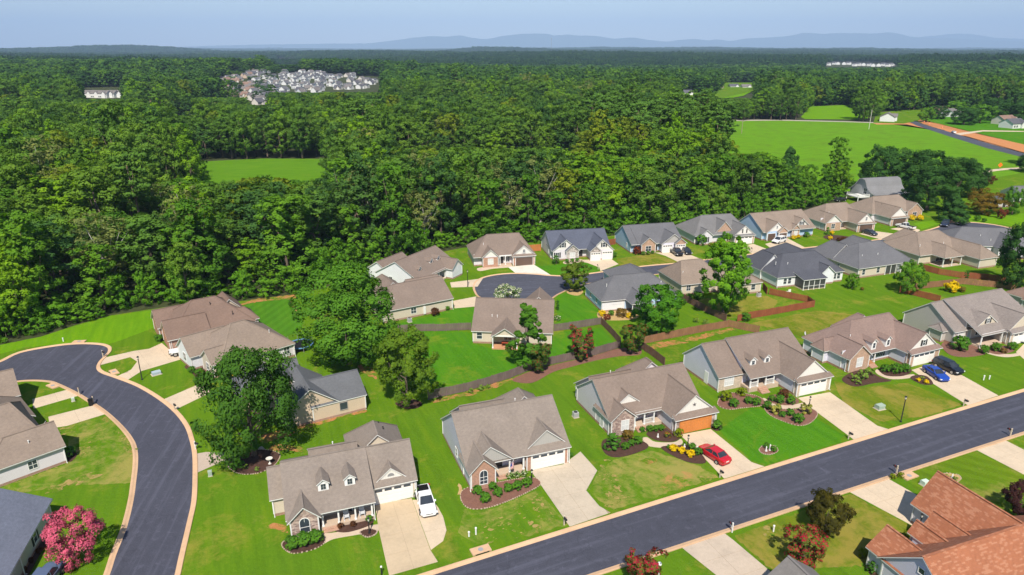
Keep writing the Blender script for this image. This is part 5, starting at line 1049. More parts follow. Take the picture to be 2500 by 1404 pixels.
# trees that stand alone in the gardens (base pixel, crown-top pixel, crown half width in pixels)
def stand(kind, name, label, bx, by, ty, hw, group=None, dz=0.0):
    x, y = G(bx, by); lo_, hi = .3, 45.0
    for _ in range(40):
        mid = (lo_ + hi) / 2
        if PXY(x, y, mid)[1] > ty: lo_ = mid
        else: hi = mid
    dist = math.sqrt(x * x + y * y + CAM_H ** 2) * math.cos(math.atan2(abs(bx - 1250), FPX)); rx = hw * (y * _C + CAM_H * _S) / FPX
    cat = 'shrub' if 'shrub' in name else 'tree'
    return plant(kind, name, label, x, y, lo_, rx, cat, group)
stand(Kind(1, 15, .4, 6.0, 'oval', 165, 150, 0.360, L_MAPLE, .35, 9, lr=.56), 'maple_tree', 'big bright green shade tree between the trampoline house and the grey plank fence', 852, 888, 645, 122)
stand(Kind(2, 11, 1.6, 6.0, 'broad', 157, 150, 0.317, L_OAK, .33, 12), 'oak_tree', 'broad dark green oak over the black mulch bed beside the curved street', 622, 1112, 842, 122)
stand(Kind(3, 11, 1.2, 4.2, 'broad', 135, 130, 0.302, L_FALL, .24, 8), 'maple_tree', 'round yellow-green tree with rusty top in a dark mulch ring by the grey plank fence', 994, 988, 806, 76)
stand(Kind(4, 10, .6, 2.6, 'cone', 105, 110, 0.288, L_MAPLE, .16, 6, lr=.56), 'pear_tree', 'narrow pointed green tree in front of the covered back porch', 1290, 893, 745, 50)
stand(Kind(5, 9, .8, 3.6, 'oval', 120, 130, 0.302, leaf((.036, .105, .012), .1), .2, 8, lr=.56), 'maple_tree', 'dense green round-headed tree behind the clay-footed brown fence', 1602, 815, 696, 62)
stand(Kind(6, 13, .8, 3.8, 'oval', 135, 140, 0.324, leaf((.065, .150, .013), .1), .22, 8, lr=.56), 'maple_tree', 'tall yellow-green tree in front of the cream-walled hip-roofed house', 1764, 770, 580, 64)
stand(Kind(7, 6, .8, 2.7, 'ball', 90, 100, 0.288, leaf((.055, .085, .014), .1), .14, 6, lr=.56), 'maple_tree', 'small olive-green round tree at the mouth of the cul-de-sac', 1403, 710, 640, 34)
CM = Kind(8, 5, .5, 2.4, 'vase', 90, 90, 0.216, L_CRM, .10, 9, BARK_P); CM2 = Kind(9, 5, .5, 2.2, 'vase', 90, 90, 0.216, L_CRS, .10, 9, BARK_P)
stand(CM, 'crape_myrtle', 'crape myrtle with scarlet flowers against the long grey plank fence', 1420, 882, 800, 34)
stand(CM2, 'crape_myrtle', 'crape myrtle with few rusty flowers at the corner of the plank fences', 1544, 864, 792, 33)
stand(CM2, 'crape_myrtle', 'dull crape myrtle at the fence below the narrow pointed tree', 1316, 912, 842, 28)
stand(Kind(10, 5.5, .4, 3.0, 'ball', 127, 110, 0.187, L_CRP, .12, 9, BARK_P), 'crape_myrtle', 'round crape myrtle covered in pink blossom beside the blue-grey roof', 190, 1376, 1252, 64)
stand(Kind(11, 4.6, .5, 2.6, 'oval', 150, 110, 0.194, L_BRNZ, .13, 7, lr=.6), 'magnolia_tree', 'dense bronze-green small tree on the lawn by the near kerb', 2012, 1304, 1204, 50)
stand(Kind(12, 4.2, .4, 2.2, 'vase', 105, 80, 0.173, leaf((.05, .085, .02), .15, flower=(.45, .03, .05), famt=.42), .08, 10, BARK_P), 'crape_myrtle', 'airy crape myrtle with red flower heads behind the grey roof tip', 1958, 1392, 1288, 52)
stand(Kind(13, 4.0, .4, 2.0, 'vase', 90, 80, 0.180, leaf((.06, .07, .02), .15, flower=(.45, .03, .06), famt=.40), .08, 9, BARK_P), 'crape_myrtle', 'red flowering crape myrtle against the kerb at the bottom of the street', 1568, 1440, 1352, 46)
stand(Kind(14, 3.4, .3, 2.2, 'ball', 90, 100, 0.187, L_PURP, .1, 6), 'plum_tree', 'round purple-leaved plum on the striped lawn', 2486, 1258, 1184, 44)
stand(Kind(15, 4.5, .4, 2.6, 'ball', 82, 90, 0.216, L_CRW, .1, 6), 'crape_myrtle', 'white flowering crape myrtle showing over the roof beside the cul-de-sac', 1237, 748, 697, 36)
BUSHT = Kind(16, 5, .4, 2.8, 'ball', 82, 90, 0.259, leaf((.055, .125, .016), .15), .12, 6, lr=.56)
stand(BUSHT, 'holly_tree', 'light green bushy tree at the corner of the red-brown fence', 2214, 716, 638, 37); stand(BUSHT, 'holly_tree', 'smaller loose bush at the back corner of the dark-roofed house', 2080, 706, 668, 17)
DK = Kind(17, 14, .8, 6.4, 'broad', 142, 120, 0.432, L_DARK, .4, 8)
stand(DK, 'oak_tree', 'dark green oak at the fence end beside the open patio house', 2486, 705, 548, 56)
for bx, by, ty, hw, lb, kd in [(2150, 462, 357, 54, 'dark oak directly behind the swept flaring roof', DK), (2248, 466, 368, 58, 'dark oak right of the swept flaring roof', DK), (2332, 478, 386, 52, 'dark oak at the field end of the oak clump', DK), (2262, 512, 408, 62, 'dark oak in front of the clump at the brown-roofed house', DK), (2374, 462, 402, 34, 'lower oak closing the right end of the dark clump', DK)]:
    stand(kd, 'oak_tree', lb, bx, by, ty, hw)
CED = Kind(18, 10, .3, 4.2, 'cone', 112, 110, 0.360, L_DARK, .25, 6)
stand(CED, 'holly_tree', 'dense conical dark holly on the lawn by the far turning circle', 2322, 542, 474, 40); stand(CED, 'cedar_tree', 'pointed dark cedar at the field edge beside the wood', 1918, 478, 360, 34)
stand(Kind(19, 8, .6, 5, 'broad', 90, 100, 0.360, L_RUST, .2, 8), 'maple_tree', 'bronze-olive spreading tree on the far lawn', 2398, 522, 462, 46); stand(Kind(20, 7, .5, 3.6, 'oval', 82, 90, 0.324, L_MAPLE, .18, 6), 'maple_tree', 'green tree beside the small slate-roofed shed', 2470, 524, 458, 26)
stand(Kind(21, 3.2, .4, 2.2, 'ball', 60, 60, 0.252, L_REDB, .1, 5), 'maple_tree', 'small red-leaved tree on the far lawn', 2444, 534, 508, 14); stand(Kind(22, 3, .3, 2.6, 'ball', 60, 60, 0.288, L_BURG, .1, 5), 'plum_tree', 'dark round bush beside the field track', 2410, 450, 428, 18)
stand(DK, 'oak_tree', 'dark oak beside the track at the right of the field', 2508, 420, 378, 26)

for i, (bx, by, ty, hw) in enumerate([(2262, 298, 262, 20), (2288, 290, 258, 24), (2352, 304, 262, 30), (2392, 300, 255, 34), (2448, 296, 252, 32), (2492, 300, 250, 30), (2330, 282, 246, 26), (2430, 278, 240, 30), (2508, 280, 240, 26)]):
    stand(DK if i % 3 else BUSHT, 'oak_tree', 'spreading tree on the lawns beyond the clay-sided road', bx, by, ty, hw, 'trees beyond the clay-sided road')

# ------------------------------------------------------------------ garden shrubs
class ShrubK:
    def __init__(s, seed, shape, leafm, h=1.0, Rc=.6, ncl=64, nl=26, size=.145, **k):
        V, ti, fl, C = leaves(seed, h, .03, Rc, shape, ncl, nl, size, rc=.22, outer=.86, nlobe=10, lr=.66, **k); s.R, s.h = extent(V); s.crown = quad_mesh('foliage', V, leafm, ti, fl)
        b = MB()
        for i in range(3): b.tube([(0, 0, -.05), (.12 * math.cos(i * 2.1) * Rc, .12 * math.sin(i * 2.1) * Rc, h * .3), (.4 * Rc * math.cos(i * 2.1), .4 * Rc * math.sin(i * 2.1), h * .62)], [.03, .022, .01], 5)
        s.trunk = b.mesh('stem', BARK)
SK = {'box': ShrubK(31, 'ball', L_BOX), 'boxy': ShrubK(32, 'ball', L_BOXY), 'yel': ShrubK(33, 'ball', L_YEL), 'red': ShrubK(34, 'ball', L_REDB), 'cone': ShrubK(35, 'cone', leaf((.030, .085, .014), .1, trans=.12), 2.2, .7, 50, 30), 'cyp': ShrubK(36, 'column', L_CYP, 3, .45, 60, 26), 'host': ShrubK(37, 'ball', L_HOST, .9, .6, 18, 20, .24), 'grass': ShrubK(38, 'vase', L_PGR, .9, .6, 20, 24, .22), 'burg': ShrubK(39, 'ball', L_BURG), 'up': ShrubK(40, 'column', L_BOX, 1.6, .55, 34, 26), 'brn': ShrubK(41, 'ball', leaf((.075, .050, .016), .1, trans=.1)), 'flow': ShrubK(42, 'ball', leaf((.05, .10, .02), .1, flower=(.62, .10, .03), famt=.35), 1, .6, 24, 24, .15), 'wf': ShrubK(43, 'ball', leaf((.05, .11, .02), .1, flower=(.7, .7, .5), famt=.3), 1, .6, 24, 24, .18)}
def shrub(k, px, py, r, label, group=None, hk=1.0):
    """centre pixel of the shrub, radius in pixels"""
    K = SK[k]; h = None; by = py + r * .55 * (1.6 if k in ('cone', 'cyp', 'up') else 1.0) ; x, y = G(px, by); dep = (y * _C + CAM_H * _S) / FPX
    rx = r * dep * .95; hh = rx * K.h / K.R * .92 * hk
    o = empty('shrub', (x, y, .04), rnd.uniform(0, 6.28)); tag(o, label, 'shrub', group)
    for nm, me in (('stem', K.trunk), ('foliage', K.crown)): c = obj(nm, me, o); c.scale = (rx / K.R, rx / K.R, hh / K.h)
    return o
def shrubs(k, lst, label, hk=1.0):
    for px, py, r in lst: shrub(k, px, py, r, label, label if len(lst) > 1 else None, hk)
shrubs('box', [(715, 1327, 21), (744, 1319, 22), (772, 1312, 20)], 'merged clipped evergreen below the arched window in the stone gable', .95)
shrubs('up', [(1012, 1200, 11), (1024, 1188, 10)], 'upright clipped evergreen between garage door and white pickup')
shrubs('burg', [(832, 1285, 9), (862, 1281, 9)], 'dark low shrub in the narrow porch bed of the stone-gabled house'); shrub('box', 902, 1268, 10, 'green shrub at the lamp end of the narrow porch bed')
shrubs('box', [(1166, 1199, 14), (1184, 1217, 16), (1203, 1189, 12), (1216, 1203, 14), (1240, 1193, 13), (1263, 1188, 14), (1286, 1180, 14)], 'round clipped boxwood in the stone-edged red mulch bed of the brick arched-window house')
shrubs('wf', [(1246, 1162, 11), (1262, 1159, 10), (1279, 1156, 10)], 'white-flowered shrub along the brick porch wall'); shrub('box', 1393, 1112, 7, 'small shrub at the garage corner of the angled driveway')
shrub('cone', 1496, 1072, 25, 'big dark egg-shaped evergreen left of the star-gable house', hk=.72); shrub('brn', 1533, 1064, 15, 'bare brownish shrub beside the big egg-shaped evergreen')
shrubs('box', [(1526, 1091, 11), (1542, 1083, 10), (1558, 1077, 12)], 'round boxwood beside the big egg-shaped evergreen'); shrubs('box', [(1568, 1050, 8), (1586, 1048, 10), (1600, 1048, 9), (1614, 1046, 9)], 'small clipped shrub along the railing of the star-gable house'); shrub('flow', 1629, 1062, 11, 'orange-red flowering shrub beside the orange garage door'); shrub('boxy', 1657, 1058, 14, 'yellow-green clipped ball beside the orange garage door')
shrubs('yel', [(1644, 1095, 11), (1662, 1100, 11), (1684, 1108, 12)], 'bright yellow clipped shrub in the black mulch island by the red car'); shrubs('box', [(1690, 1092, 10), (1704, 1104, 11), (1632, 1092, 6)], 'green clipped shrub among the yellow ones by the red car'); shrub('box', 1750, 1040, 14, 'round evergreen at the right garage corner of the star-gable house')
shrubs('boxy', [(1771, 969, 17), (1811, 958, 14)], 'large yellow-green clipped ball before the cream brick wing'); shrubs('box', [(1791, 986, 13), (1826, 979, 11), (1845, 983, 12), (1873, 991, 12), (1884, 974, 9), (1903, 977, 13), (1930, 980, 12), (1900, 997, 8), (1928, 1009, 11), (1909, 1013, 9), (1948, 1024, 15)], 'round clipped boxwood in the red mulch beds of the raised porch house'); shrub('burg', 1914, 962, 14, 'brownish-purple shrub beside the raised porch steps'); shrubs('grass', [(1890, 1002, 14), (1968, 1002, 15)], 'pale yellow ornamental grass in the curved mulch bed')
shrubs('box', [(2160, 902, 12), (2186, 903, 15), (2209, 901, 13)], 'low round evergreen before the shuttered window of the brick-gabled house'); shrubs('host', [(2086, 924, 13), (2104, 916, 15), (2122, 910, 11), (2094, 934, 9)], 'light green leafy plant under the brick gable'); shrubs('yel', [(2241, 928, 6), (2261, 933, 7)], 'little yellow shrub beside the blue car'); shrub('host', 2251, 924, 6, 'spiky green plant between little yellow shrubs')
shrub('box', 2342, 843, 22, 'big dark round shrub before the speckled-roof house'); shrubs('box', [(2401, 856, 13), (2430, 850, 13), (2470, 847, 12)], 'clipped ball shrub before the speckled-roof porch'); shrub('brn', 2450, 858, 8, 'low brown shrub before the speckled-roof porch')
shrubs('box', [(1872, 1090, 9), (1888, 1098, 9)], 'small shrub in the round stone-edged lawn bed'); shrubs('boxy', [(2178, 1164, 9), (2199, 1161, 9)], 'golden clipped shrub at the foot of a mailbox post'); shrubs('host', [(2309, 1164, 7), (2332, 1170, 7)], 'low flowering plant in the oval stone ring')
shrubs('boxy', [(2106, 1352, 15), (2142, 1331, 14), (2211, 1308, 14)], 'yellow-green ball shrub along the front of the red-roofed house'); shrubs('grass', [(2231, 1298, 10), (2247, 1301, 9)], 'variegated shrub by the black garden lamp'); shrub('cyp', 2128, 1388, 13, 'dark upright evergreen at the corner of the red-roofed house', hk=.6)
shrubs('cyp', [(475, 880, 9), (490, 880, 9)], 'tall columnar arborvitae beside the house with the trampoline', .85); shrubs('box', [(469, 905, 10), (488, 912, 12), (482, 930, 10)], 'rounded shrub below the columnar arborvitae')
shrub('yel', 394, 812, 7, 'small yellow shrub at the corner of the reddish-brown roofed house'); shrub('box', 389, 828, 11, 'low green shrub at the corner of the reddish-brown roofed house'); shrub('box', 172, 1106, 15, 'dense green shrub beside the left-hand house wall')
shrubs('burg', [(60, 1390, 9), (78, 1368, 9), (98, 1345, 9)], 'dark low plant along the wall of the blue-grey roofed house')
shrub('box', 1102, 664, 7, 'small round shrub in front of the porch with dormers'); shrub('burg', 1118, 666, 8, 'reddish shrub in front of the porch with dormers'); shrub('burg', 1061, 764, 13, 'dark round shrub along the beige side wall'); shrub('box', 1092, 754, 7, 'small green shrub along the beige side wall')
shrub('cone', 1358, 634, 13, 'bright green cone shrub at the corner of the twin-gabled house', hk=.75); shrubs('box', [(1384, 639, 6), (1397, 638, 6), (1409, 636, 6)], 'low dark shrub before the twin-gabled house'); shrub('box', 1498, 624, 8, 'round shrub at the garage corner of the twin-gabled house')
shrub('red', 1555, 614, 12, 'reddish round shrub before the pale blue house'); shrubs('box', [(1570, 620, 6), (1582, 619, 6), (1593, 617, 5)], 'low hedge shrub before the pale blue house')
shrub('box', 1712, 591, 14, 'dark round shrub before the brick-gabled grey-roofed house', hk=1.2); shrub('cone', 1768, 583, 13, 'conical evergreen before the tall brick gable', hk=1.0); shrub('boxy', 1734, 598, 7, 'light green low shrub before the tall brick gable')
shrubs('yel', [(1938, 581, 7), (1949, 579, 6)], 'yellow shrub before the house with two brown garage doors'); shrub('box', 1969, 575, 8, 'dark shrub at the end of the yellow shrubs'); shrub('cone', 2020, 566, 8, 'small cone evergreen before the brick-gabled brown roof house'); shrub('yel', 2030, 569, 6, 'yellow shrub beside the small cone evergreen'); shrub('yel', 2026, 582, 6, 'yellow shrub in the curved roadside bed'); shrubs('burg', [(2048, 585, 6), (2058, 585, 7), (2067, 585, 6)], 'red-brown low hedge shrub in the curved roadside bed')
shrubs('yel', [(2226, 533, 9), (2246, 533, 9)], 'bright yellow shrub before the window near the oak clump'); shrub('yel', 2320, 703, 18, 'large bright yellow ball shrub in the fenced back yard'); shrub('cyp', 2259, 694, 7, 'slim dark cypress left of the yellow ball shrub'); shrub('cyp', 2357, 684, 7, 'slim dark cypress right of the yellow ball shrub'); shrub('brn', 2347, 708, 9, 'low dark shrub beside the yellow ball shrub'); shrubs('yel', [(2376, 692, 5), (2391, 689, 6), (2405, 694, 6)], 'small yellow shrub against the far fence')
shrub('yel', 1469, 766, 10, 'yellow shrub at the corner of the pale blue back wall'); shrub('brn', 1517, 766, 14, 'dark brown clipped ball behind the pale blue house'); shrub('yel', 1536, 772, 9, 'yellow shrub beside the dark brown clipped ball'); shrub('red', 1482, 776, 9, 'red shrub below the pale blue back wall'); shrub('box', 1492, 766, 8, 'green shrub between red and dark brown shrubs'); shrub('box', 1549, 762, 8, 'green shrub beside the screened corner')
shrub('wf', 1360, 777, 10, 'white-flowered shrub at the porch house corner'); shrub('cyp', 1361, 752, 6, 'tall slim evergreen at the porch house corner'); shrub('box', 1820, 777, 13, 'small green tree-like shrub over the fence corner'); shrubs('host', [(1700, 783, 8), (1722, 788, 9)], 'garden plant inside the brown fence'); shrub('box', 1703, 726, 13, 'clipped hedge shrub by the cream wall'); shrub('box', 1682, 727, 10, 'hedge shrub at the end of the cream wall')
shrubs('host', [(1150, 955, 8), (1175, 948, 9), (1192, 944, 7)], 'straggly green plant at the foot of the long plank fence')
shrubs('box', [(1442, 655, 4)], 'little dark shrub at the driveway edge by the cul-de-sac'); shrub('brn', 2105, 706, 5, 'small dark shrub on the open back lawn'); shrubs('box', [(2385, 535, 8), (2402, 539, 6)], 'low shrub on the lawn by the turning circle'); shrubs('host', [(600, 1140, 8), (628, 1146, 7)], 'low leafy plant in the black mulch under the oak')

# ------------------------------------------------------------------ the wood
def inpoly(x, y, P):
    c = False; j = len(P) - 1
    for i in range(len(P)):
        if (P[i][1] > y) != (P[j][1] > y) and x < (P[j][0] - P[i][0]) * (y - P[i][1]) / (P[j][1] - P[i][1]) + P[i][0]: c = not c
        j = i
    return c
def Gt(px, py):
    """where the ray through a pixel meets the rolling ground"""
    X = (px - 1250) / FPX; Y = (py - 702) / FPX; dn, fw = _S + Y * _C, _C - Y * _S; t = 100.0
    while t < 14000:
        if CAM_H - dn * t <= terr(X * t, fw * t): break
        t *= 1.004
    return X * t, fw * t
SETT = [Gt(*p) for p in [(588, 174), (700, 173), (860, 181), (935, 199), (905, 219), (760, 231), (668, 241), (650, 258), (600, 258), (525, 234), (485, 218), (520, 202)]]
CLEAR = [FIELD1, FIELD2, RIGHTLAWN, ROADWAY] + FARF + [[Gt(*p) for p in q] for q in ([(200, 243), (205, 226), (312, 224), (315, 243)], [(425, 285), (440, 262), (492, 262), (495, 285)], [(1655, 240), (1660, 224), (1700, 222), (1700, 240)], [(1755, 222), (1765, 204), (1850, 205), (1850, 222)], [(2360, 318), (2400, 285), (2520, 275), (2520, 320)], [(2200, 300), (2205, 272), (2240, 270), (2300, 262), (2330, 275), (2300, 300)], [(2140, 302), (2145, 282), (2195, 282), (2195, 302)], [(2010, 162), (2020, 152), (2200, 155), (2190, 166)], [(660, 158), (668, 144), (740, 146), (740, 158)])]
CAPS = [(395, 842, 100, 268, 438), (1970, 2095, 500, 640, 284), (1690, 1850, 540, 900, 240), (1755, 1870, 195, 300, 372), (1870, 2012, 195, 300, 400), (470, 600, 280, 800, 238), (600, 668, 280, 760, 257), (668, 940, 280, 1250, 226), (195, 318, 280, 1100, 242), (425, 495, 280, 620, 283), (355, 390, 280, 900, 252), (1652, 1702, 300, 900, 238), (1755, 1850, 300, 1000, 221), (2000, 2200, 300, 2600, 165), (2140, 2200, 300, 700, 300), (660, 745, 700, 2600, 158)]
CAPS += [(1430, 1752, 188, 262, 372), (960, 1430, 188, 320, 362), (0, 440, 110, 200, 520)]
def hcap(x, y, z, h, r):
    px, py = PXY(x, y, z); d = math.hypot(x, y)
    for x0, x1, d0, d1, yc in CAPS:
        if x0 < px < x1 and d0 < d < d1:
            yc2 = yc + r.uniform(-3, 16) * min(1, 300 / d)
            Y = (yc2 - 702) / FPX; top = CAM_H - y * (_S + Y * _C) / (_C - Y * _S); h = min(h, top - z)
    return h
WK = [Kind(51, 20, 2.5, 4.4, 'oval', 138, 37, 0.506, leaf((.046, .094, .020), .62), .26, 5, **WOODK), Kind(52, 21, 3.0, 4.6, 'broad', 133, 40, 0.506, leaf((.030, .070, .024), .5), .30, 5, **WOODK), Kind(53, 20, 2.0, 4.0, 'oval', 133, 37, 0.480, leaf((.072, .142, .012), .30), .22, 5, **WOODK), Kind(54, 19, 2.0, 4.6, 'broad', 138, 37, 0.506, leaf((.056, .110, .020), .6), .26, 5, **WOODK),
      Kind(55, 22, 11.0, 3.4, 'ball', 98, 37, 0.453, L_PINE, .22, 6, BARK_P, flat=.6), Kind(56, 17, 4, 4.4, 'vase', 94, 27, 0.426, L_GREY, .20, 12, BARK_W), Kind(57, 8, .1, 3.6, 'edge', 106, 32, 0.400, leaf((.055, .130, .014), .35), .12, 4, **WOODK), Kind(58, 20, 1.5, 4.4, 'edge', 150, 37, 0.506, leaf((.044, .104, .014), .35), .24, 4, **WOODK), Kind(59, 18, 3, 3.8, 'oval', 120, 34, 0.480, leaf((.082, .115, .015), .25), .2, 5, **WOODK)]
WNAME = ['hardwood_tree', 'oak_tree', 'poplar_tree', 'maple_tree', 'pine_tree', 'bare_limbed_tree', 'thicket_shrub', 'vine_covered_tree', 'yellowing_tree']
WLAB = ['medium green broadleaf tree', 'dark green spreading oak', 'bright yellow-green poplar', 'fresh green round-crowned maple', 'bare-trunked pine with a tufted top', 'thin grey-green tree with pale limbs', 'leafy thicket shrub', 'tree leafy down to the ground', 'yellowing broadleaf tree']
fr = random.Random(21); near, far = [], []
edgeP = [Vector(p) for p in edge]
def edge_dist(x, y):
    p = Vector((x, y)); m = 1e9
    for a, c in zip(edgeP, edgeP[1:]):
        t = max(0, min(1, (p - a).dot(c - a) / (c - a).length_squared)); m = min(m, (p - a - (c - a) * t).length)
    return m
NBs = NBHD
def allowed(x, y):
    if inpoly(x, y, NBs): return False
    if inpoly(x, y, SETT): return fr.random() < .13
    return not any(inpoly(x, y, P) for P in CLEAR)
def zone(x, y, d):
    """which kinds grow here"""
    px, py = PXY(x, y, 0); r = fr.random()
    if 1440 < px < 1760 and 300 < d < 420: return fr.choice([4, 4, 4, 4, 0, 3])
    if 780 < px < 1320 and d < 215: return fr.choice([1, 1, 1, 1, 0, 0, 7, 3]) if r < .9 else 5
    if px < 170 and d < 150: return fr.choice([2, 2, 2, 3, 8, 7])
    if 560 < px < 840 and d < 165: return fr.choice([2, 2, 2, 3, 7])
    if px < 760 and d < 330: return fr.choice([0, 0, 1, 3, 3, 5, 2, 3, 7, 8, 0]) if r < .93 else 4
    if px >= 1320 and d < 300: return fr.choice([0, 2, 2, 2, 3, 3, 7, 2, 1, 8]) if r < .95 else 8
    return fr.choice([0, 0, 0, 1, 1, 3, 3, 2, 0, 3]) if r < .93 else fr.choice([8, 5, 4])
s = 7.6; yy = 60.0
while yy < 720:
    xx = -yy * 1.1 - 30
    while xx < yy * 1.1 + 30:
        x, y = xx + fr.uniform(-.42, .42) * s, yy + fr.uniform(-.42, .42) * s
        d = math.hypot(x, y)
        if allowed(x, y) and (d < 330 or fr.random() < .8):
            ed = edge_dist(x, y) if d < 330 else 99
            if ed > 1.6:
                k = zone(x, y, d); h = fr.gauss(20.0, 3.8) * (1.25 if k == 4 else 1); z = terr(x, y)
                if ed < 10 and k in (0, 1, 2, 3, 8) and fr.random() < .85: k = 7
                if ed < 6: h *= fr.uniform(.55, .9)
                h = hcap(x, y, z, h, fr)
                if h > 3.5: near.append((x, y, z, h, min(6.6, h * .33) * fr.uniform(.8, 1.25), k, d))
        xx += s
    yy += s
for a, c in zip(edgeP[:17], edgeP[1:18]):                         # thicket along the mown edge
    L = (c - a).length; nrm = Vector((-(c - a).y, (c - a).x)).normalized()
    if nrm.y < 0: nrm = -nrm
    for i in range(int(L / 2.9)):
        p = a + (c - a) * (i + fr.random()) / max(1, int(L / 2.9)) + nrm * fr.uniform(1.2, 5.0); d = p.length
        if allowed(p.x, p.y): near.append((p.x, p.y, 0, fr.uniform(3.5, 9.0), fr.uniform(2.2, 3.8), 6, d))
inview = [t for t in near if -40 < PXY(t[0], t[1], t[3] * .6)[0] < 2540]
inview.sort(key=lambda t: t[6]); per = {}
chosen = set()
for t in inview:
    if t[6] < 330 and len(chosen) < 300 and (t[5] != 6 or per.get(6, 0) < 60): chosen.add(t); per[t[5]] = per.get(t[5], 0) + 1
for t in chosen:
    x, y, z, h, r_, k, d = t
    zp = PXY(x, y, 0)[0]; zn = 'in the wood beside the curved street' if zp < 600 else 'in the wood by the three-dormer roof' if zp < 1100 else 'in the wood behind the middle cul-de-sac' if zp < 1480 else 'in the wood behind the row of gabled houses'
    sz = ('tall ' if h > (22 if k != 6 else 7) else 'low ' if h < (14 if k != 6 else 5) else 'mid-height '); lab = sz + WLAB[k] + ' ' + zn
    o = empty(WNAME[k], (x, y, z), fr.uniform(0, 6.28)); tag(o, lab, 'shrub' if k == 6 else 'tree', sz + WNAME[k].replace('_', ' ') + 's ' + zn)
    for nm, me in (('trunk', WK[k].trunk), ('crown', WK[k].crown)): c = obj(nm, me, o); c.scale = (r_ / WK[k].R, r_ / WK[k].R, h / WK[k].h)
rest = [t for t in near if t not in chosen]
# farther wood: one mass, spacing grows with distance
LK = [Kind(61, 18, 1.0, 4.6, 'broad', 70, 16, 1.15, leaf((.030, .072, .019), .3), .3, 0, **WOODK), Kind(62, 18, 1.0, 4.6, 'oval', 70, 16, 1.15, leaf((.022, .056, .018), .25), .3, 0, **WOODK), Kind(63, 18, 1.0, 4.6, 'broad', 70, 16, 1.15, leaf((.046, .098, .016), .35), .3, 0, **WOODK)]
PATCH = []
for q in range(3):
    V, ti, fl, C = leaves(70 + q, 18, 6, 26, 'broad', 220, 6, 3.4, rc=.07, outer=.5, flat=.5, nlobe=40, lr=.16); V[:, :, 2] = np.maximum(V[:, :, 2], 3); PATCH.append(quad_mesh('canopy', V, leaf([(.013, .036, .017), (.011, .032, .018), (.018, .044, .016)][q], .3), ti, fl))
dd_ = 700.0
while dd_ < 19000:
    sp = max(8.5, dd_ * .0115); na = int(1.8 * dd_ / sp)
    for i in range(na):
        a = -.9 + 1.8 * (i + fr.random()) / na; d = dd_ + fr.uniform(-.5, .5) * sp; x, y = d * math.sin(a), d * math.cos(a)
        if not allowed(x, y): continue
        z = terr(x, y); big = sp > 24; h = hcap(x, y, z, (fr.uniform(5, 10) if inpoly(x, y, SETT) else fr.gauss(19, 3.2) + (1.5 * sp / 30 if big else 0)), fr)
        if h < 4: continue
        far.append((x, y, z, h, sp * (.74 if not big else .8) * fr.uniform(.85, 1.2), (100 + fr.randrange(3)) if not big else (200 + fr.randrange(3)), d))
    dd_ += sp
def tree_one(name, K):                                            # trunk and crown in one mesh for the mass
    me = K.crown.copy(); bm_ = bmesh.new(); bm_.from_mesh(me); n0 = len(bm_.faces); bm_.from_mesh(K.trunk); bm_.faces.ensure_lookup_table()
    for f in bm_.faces[n0:]: f.material_index = 1
    bm_.to_mesh(me); bm_.free(); me.materials.append(K.trunk.materials[0]); me.name = name; return me
src = bpy.data.collections.new('wood_sources'); meshes = [tree_one('wood_tree', K) for K in WK] + [K.crown for K in LK] + PATCH; dims = [(K.R, K.h) for K in WK] + [(K.R, K.h) for K in LK] + [(26.0, 18.0)] * 3
for i, me in enumerate(meshes):
    o = bpy.data.objects.new('wood_%02d' % i, me); src.objects.link(o)
def vi(k): return k if k < 100 else (len(WK) + k - 100 if k < 200 else len(WK) + len(LK) + k - 200)
pts = rest + far
me = bpy.data.meshes.new('distant_wood'); me.from_pydata([(t[0], t[1], t[2]) for t in pts], [], [])
for nm, typ, vals in (('vi', 'INT', [vi(t[5]) for t in pts]), ('rz', 'FLOAT', [fr.uniform(0, 6.28) for t in pts])):
    a = me.attributes.new(nm, typ, 'POINT'); a.data.foreach_set('value', vals)
a = me.attributes.new('scl', 'FLOAT_VECTOR', 'POINT'); sv = []
for t in pts: Rk, hk = dims[vi(t[5])]; sv += [t[4] / Rk, t[4] / Rk, t[3] / hk]
a.data.foreach_set('vector', sv)
wood_o = tag(obj('distant_wood', me), 'far-off green wood stretching to the horizon', 'wood', kind='stuff')
ng = bpy.data.node_groups.new('wood_scatter', 'GeometryNodeTree'); ng.interface.new_socket('Geometry', in_out='INPUT', socket_type='NodeSocketGeometry'); ng.interface.new_socket('Geometry', in_out='OUTPUT', socket_type='NodeSocketGeometry')
N = ng.nodes; gi, go = N.new('NodeGroupInput'), N.new('NodeGroupOutput'); ci = N.new('GeometryNodeCollectionInfo'); ci.inputs['Collection'].default_value = src; ci.inputs['Separate Children'].default_value = True; ci.inputs['Reset Children'].default_value = True
ip = N.new('GeometryNodeInstanceOnPoints'); ip.inputs['Pick Instance'].default_value = True
def natt(nm, typ): n = N.new('GeometryNodeInputNamedAttribute'); n.data_type = typ; n.inputs['Name'].default_value = nm; return [o for o in n.outputs if o.enabled and o.name == 'Attribute'][0]
cx = N.new('ShaderNodeCombineXYZ'); ng.links.new(natt('rz', 'FLOAT'), cx.inputs['Z'])
ng.links.new(gi.outputs[0], ip.inputs['Points']); ng.links.new(ci.outputs[0], ip.inputs['Instance']); ng.links.new(natt('vi', 'INT'), ip.inputs['Instance Index']); ng.links.new(natt('scl', 'FLOAT_VECTOR'), ip.inputs['Scale']); ng.links.new(cx.outputs[0], ip.inputs['Rotation']); ng.links.new(ip.outputs[0], go.inputs[0])
md = wood_o.modifiers.new('scatter', 'NODES'); md.node_group = ng
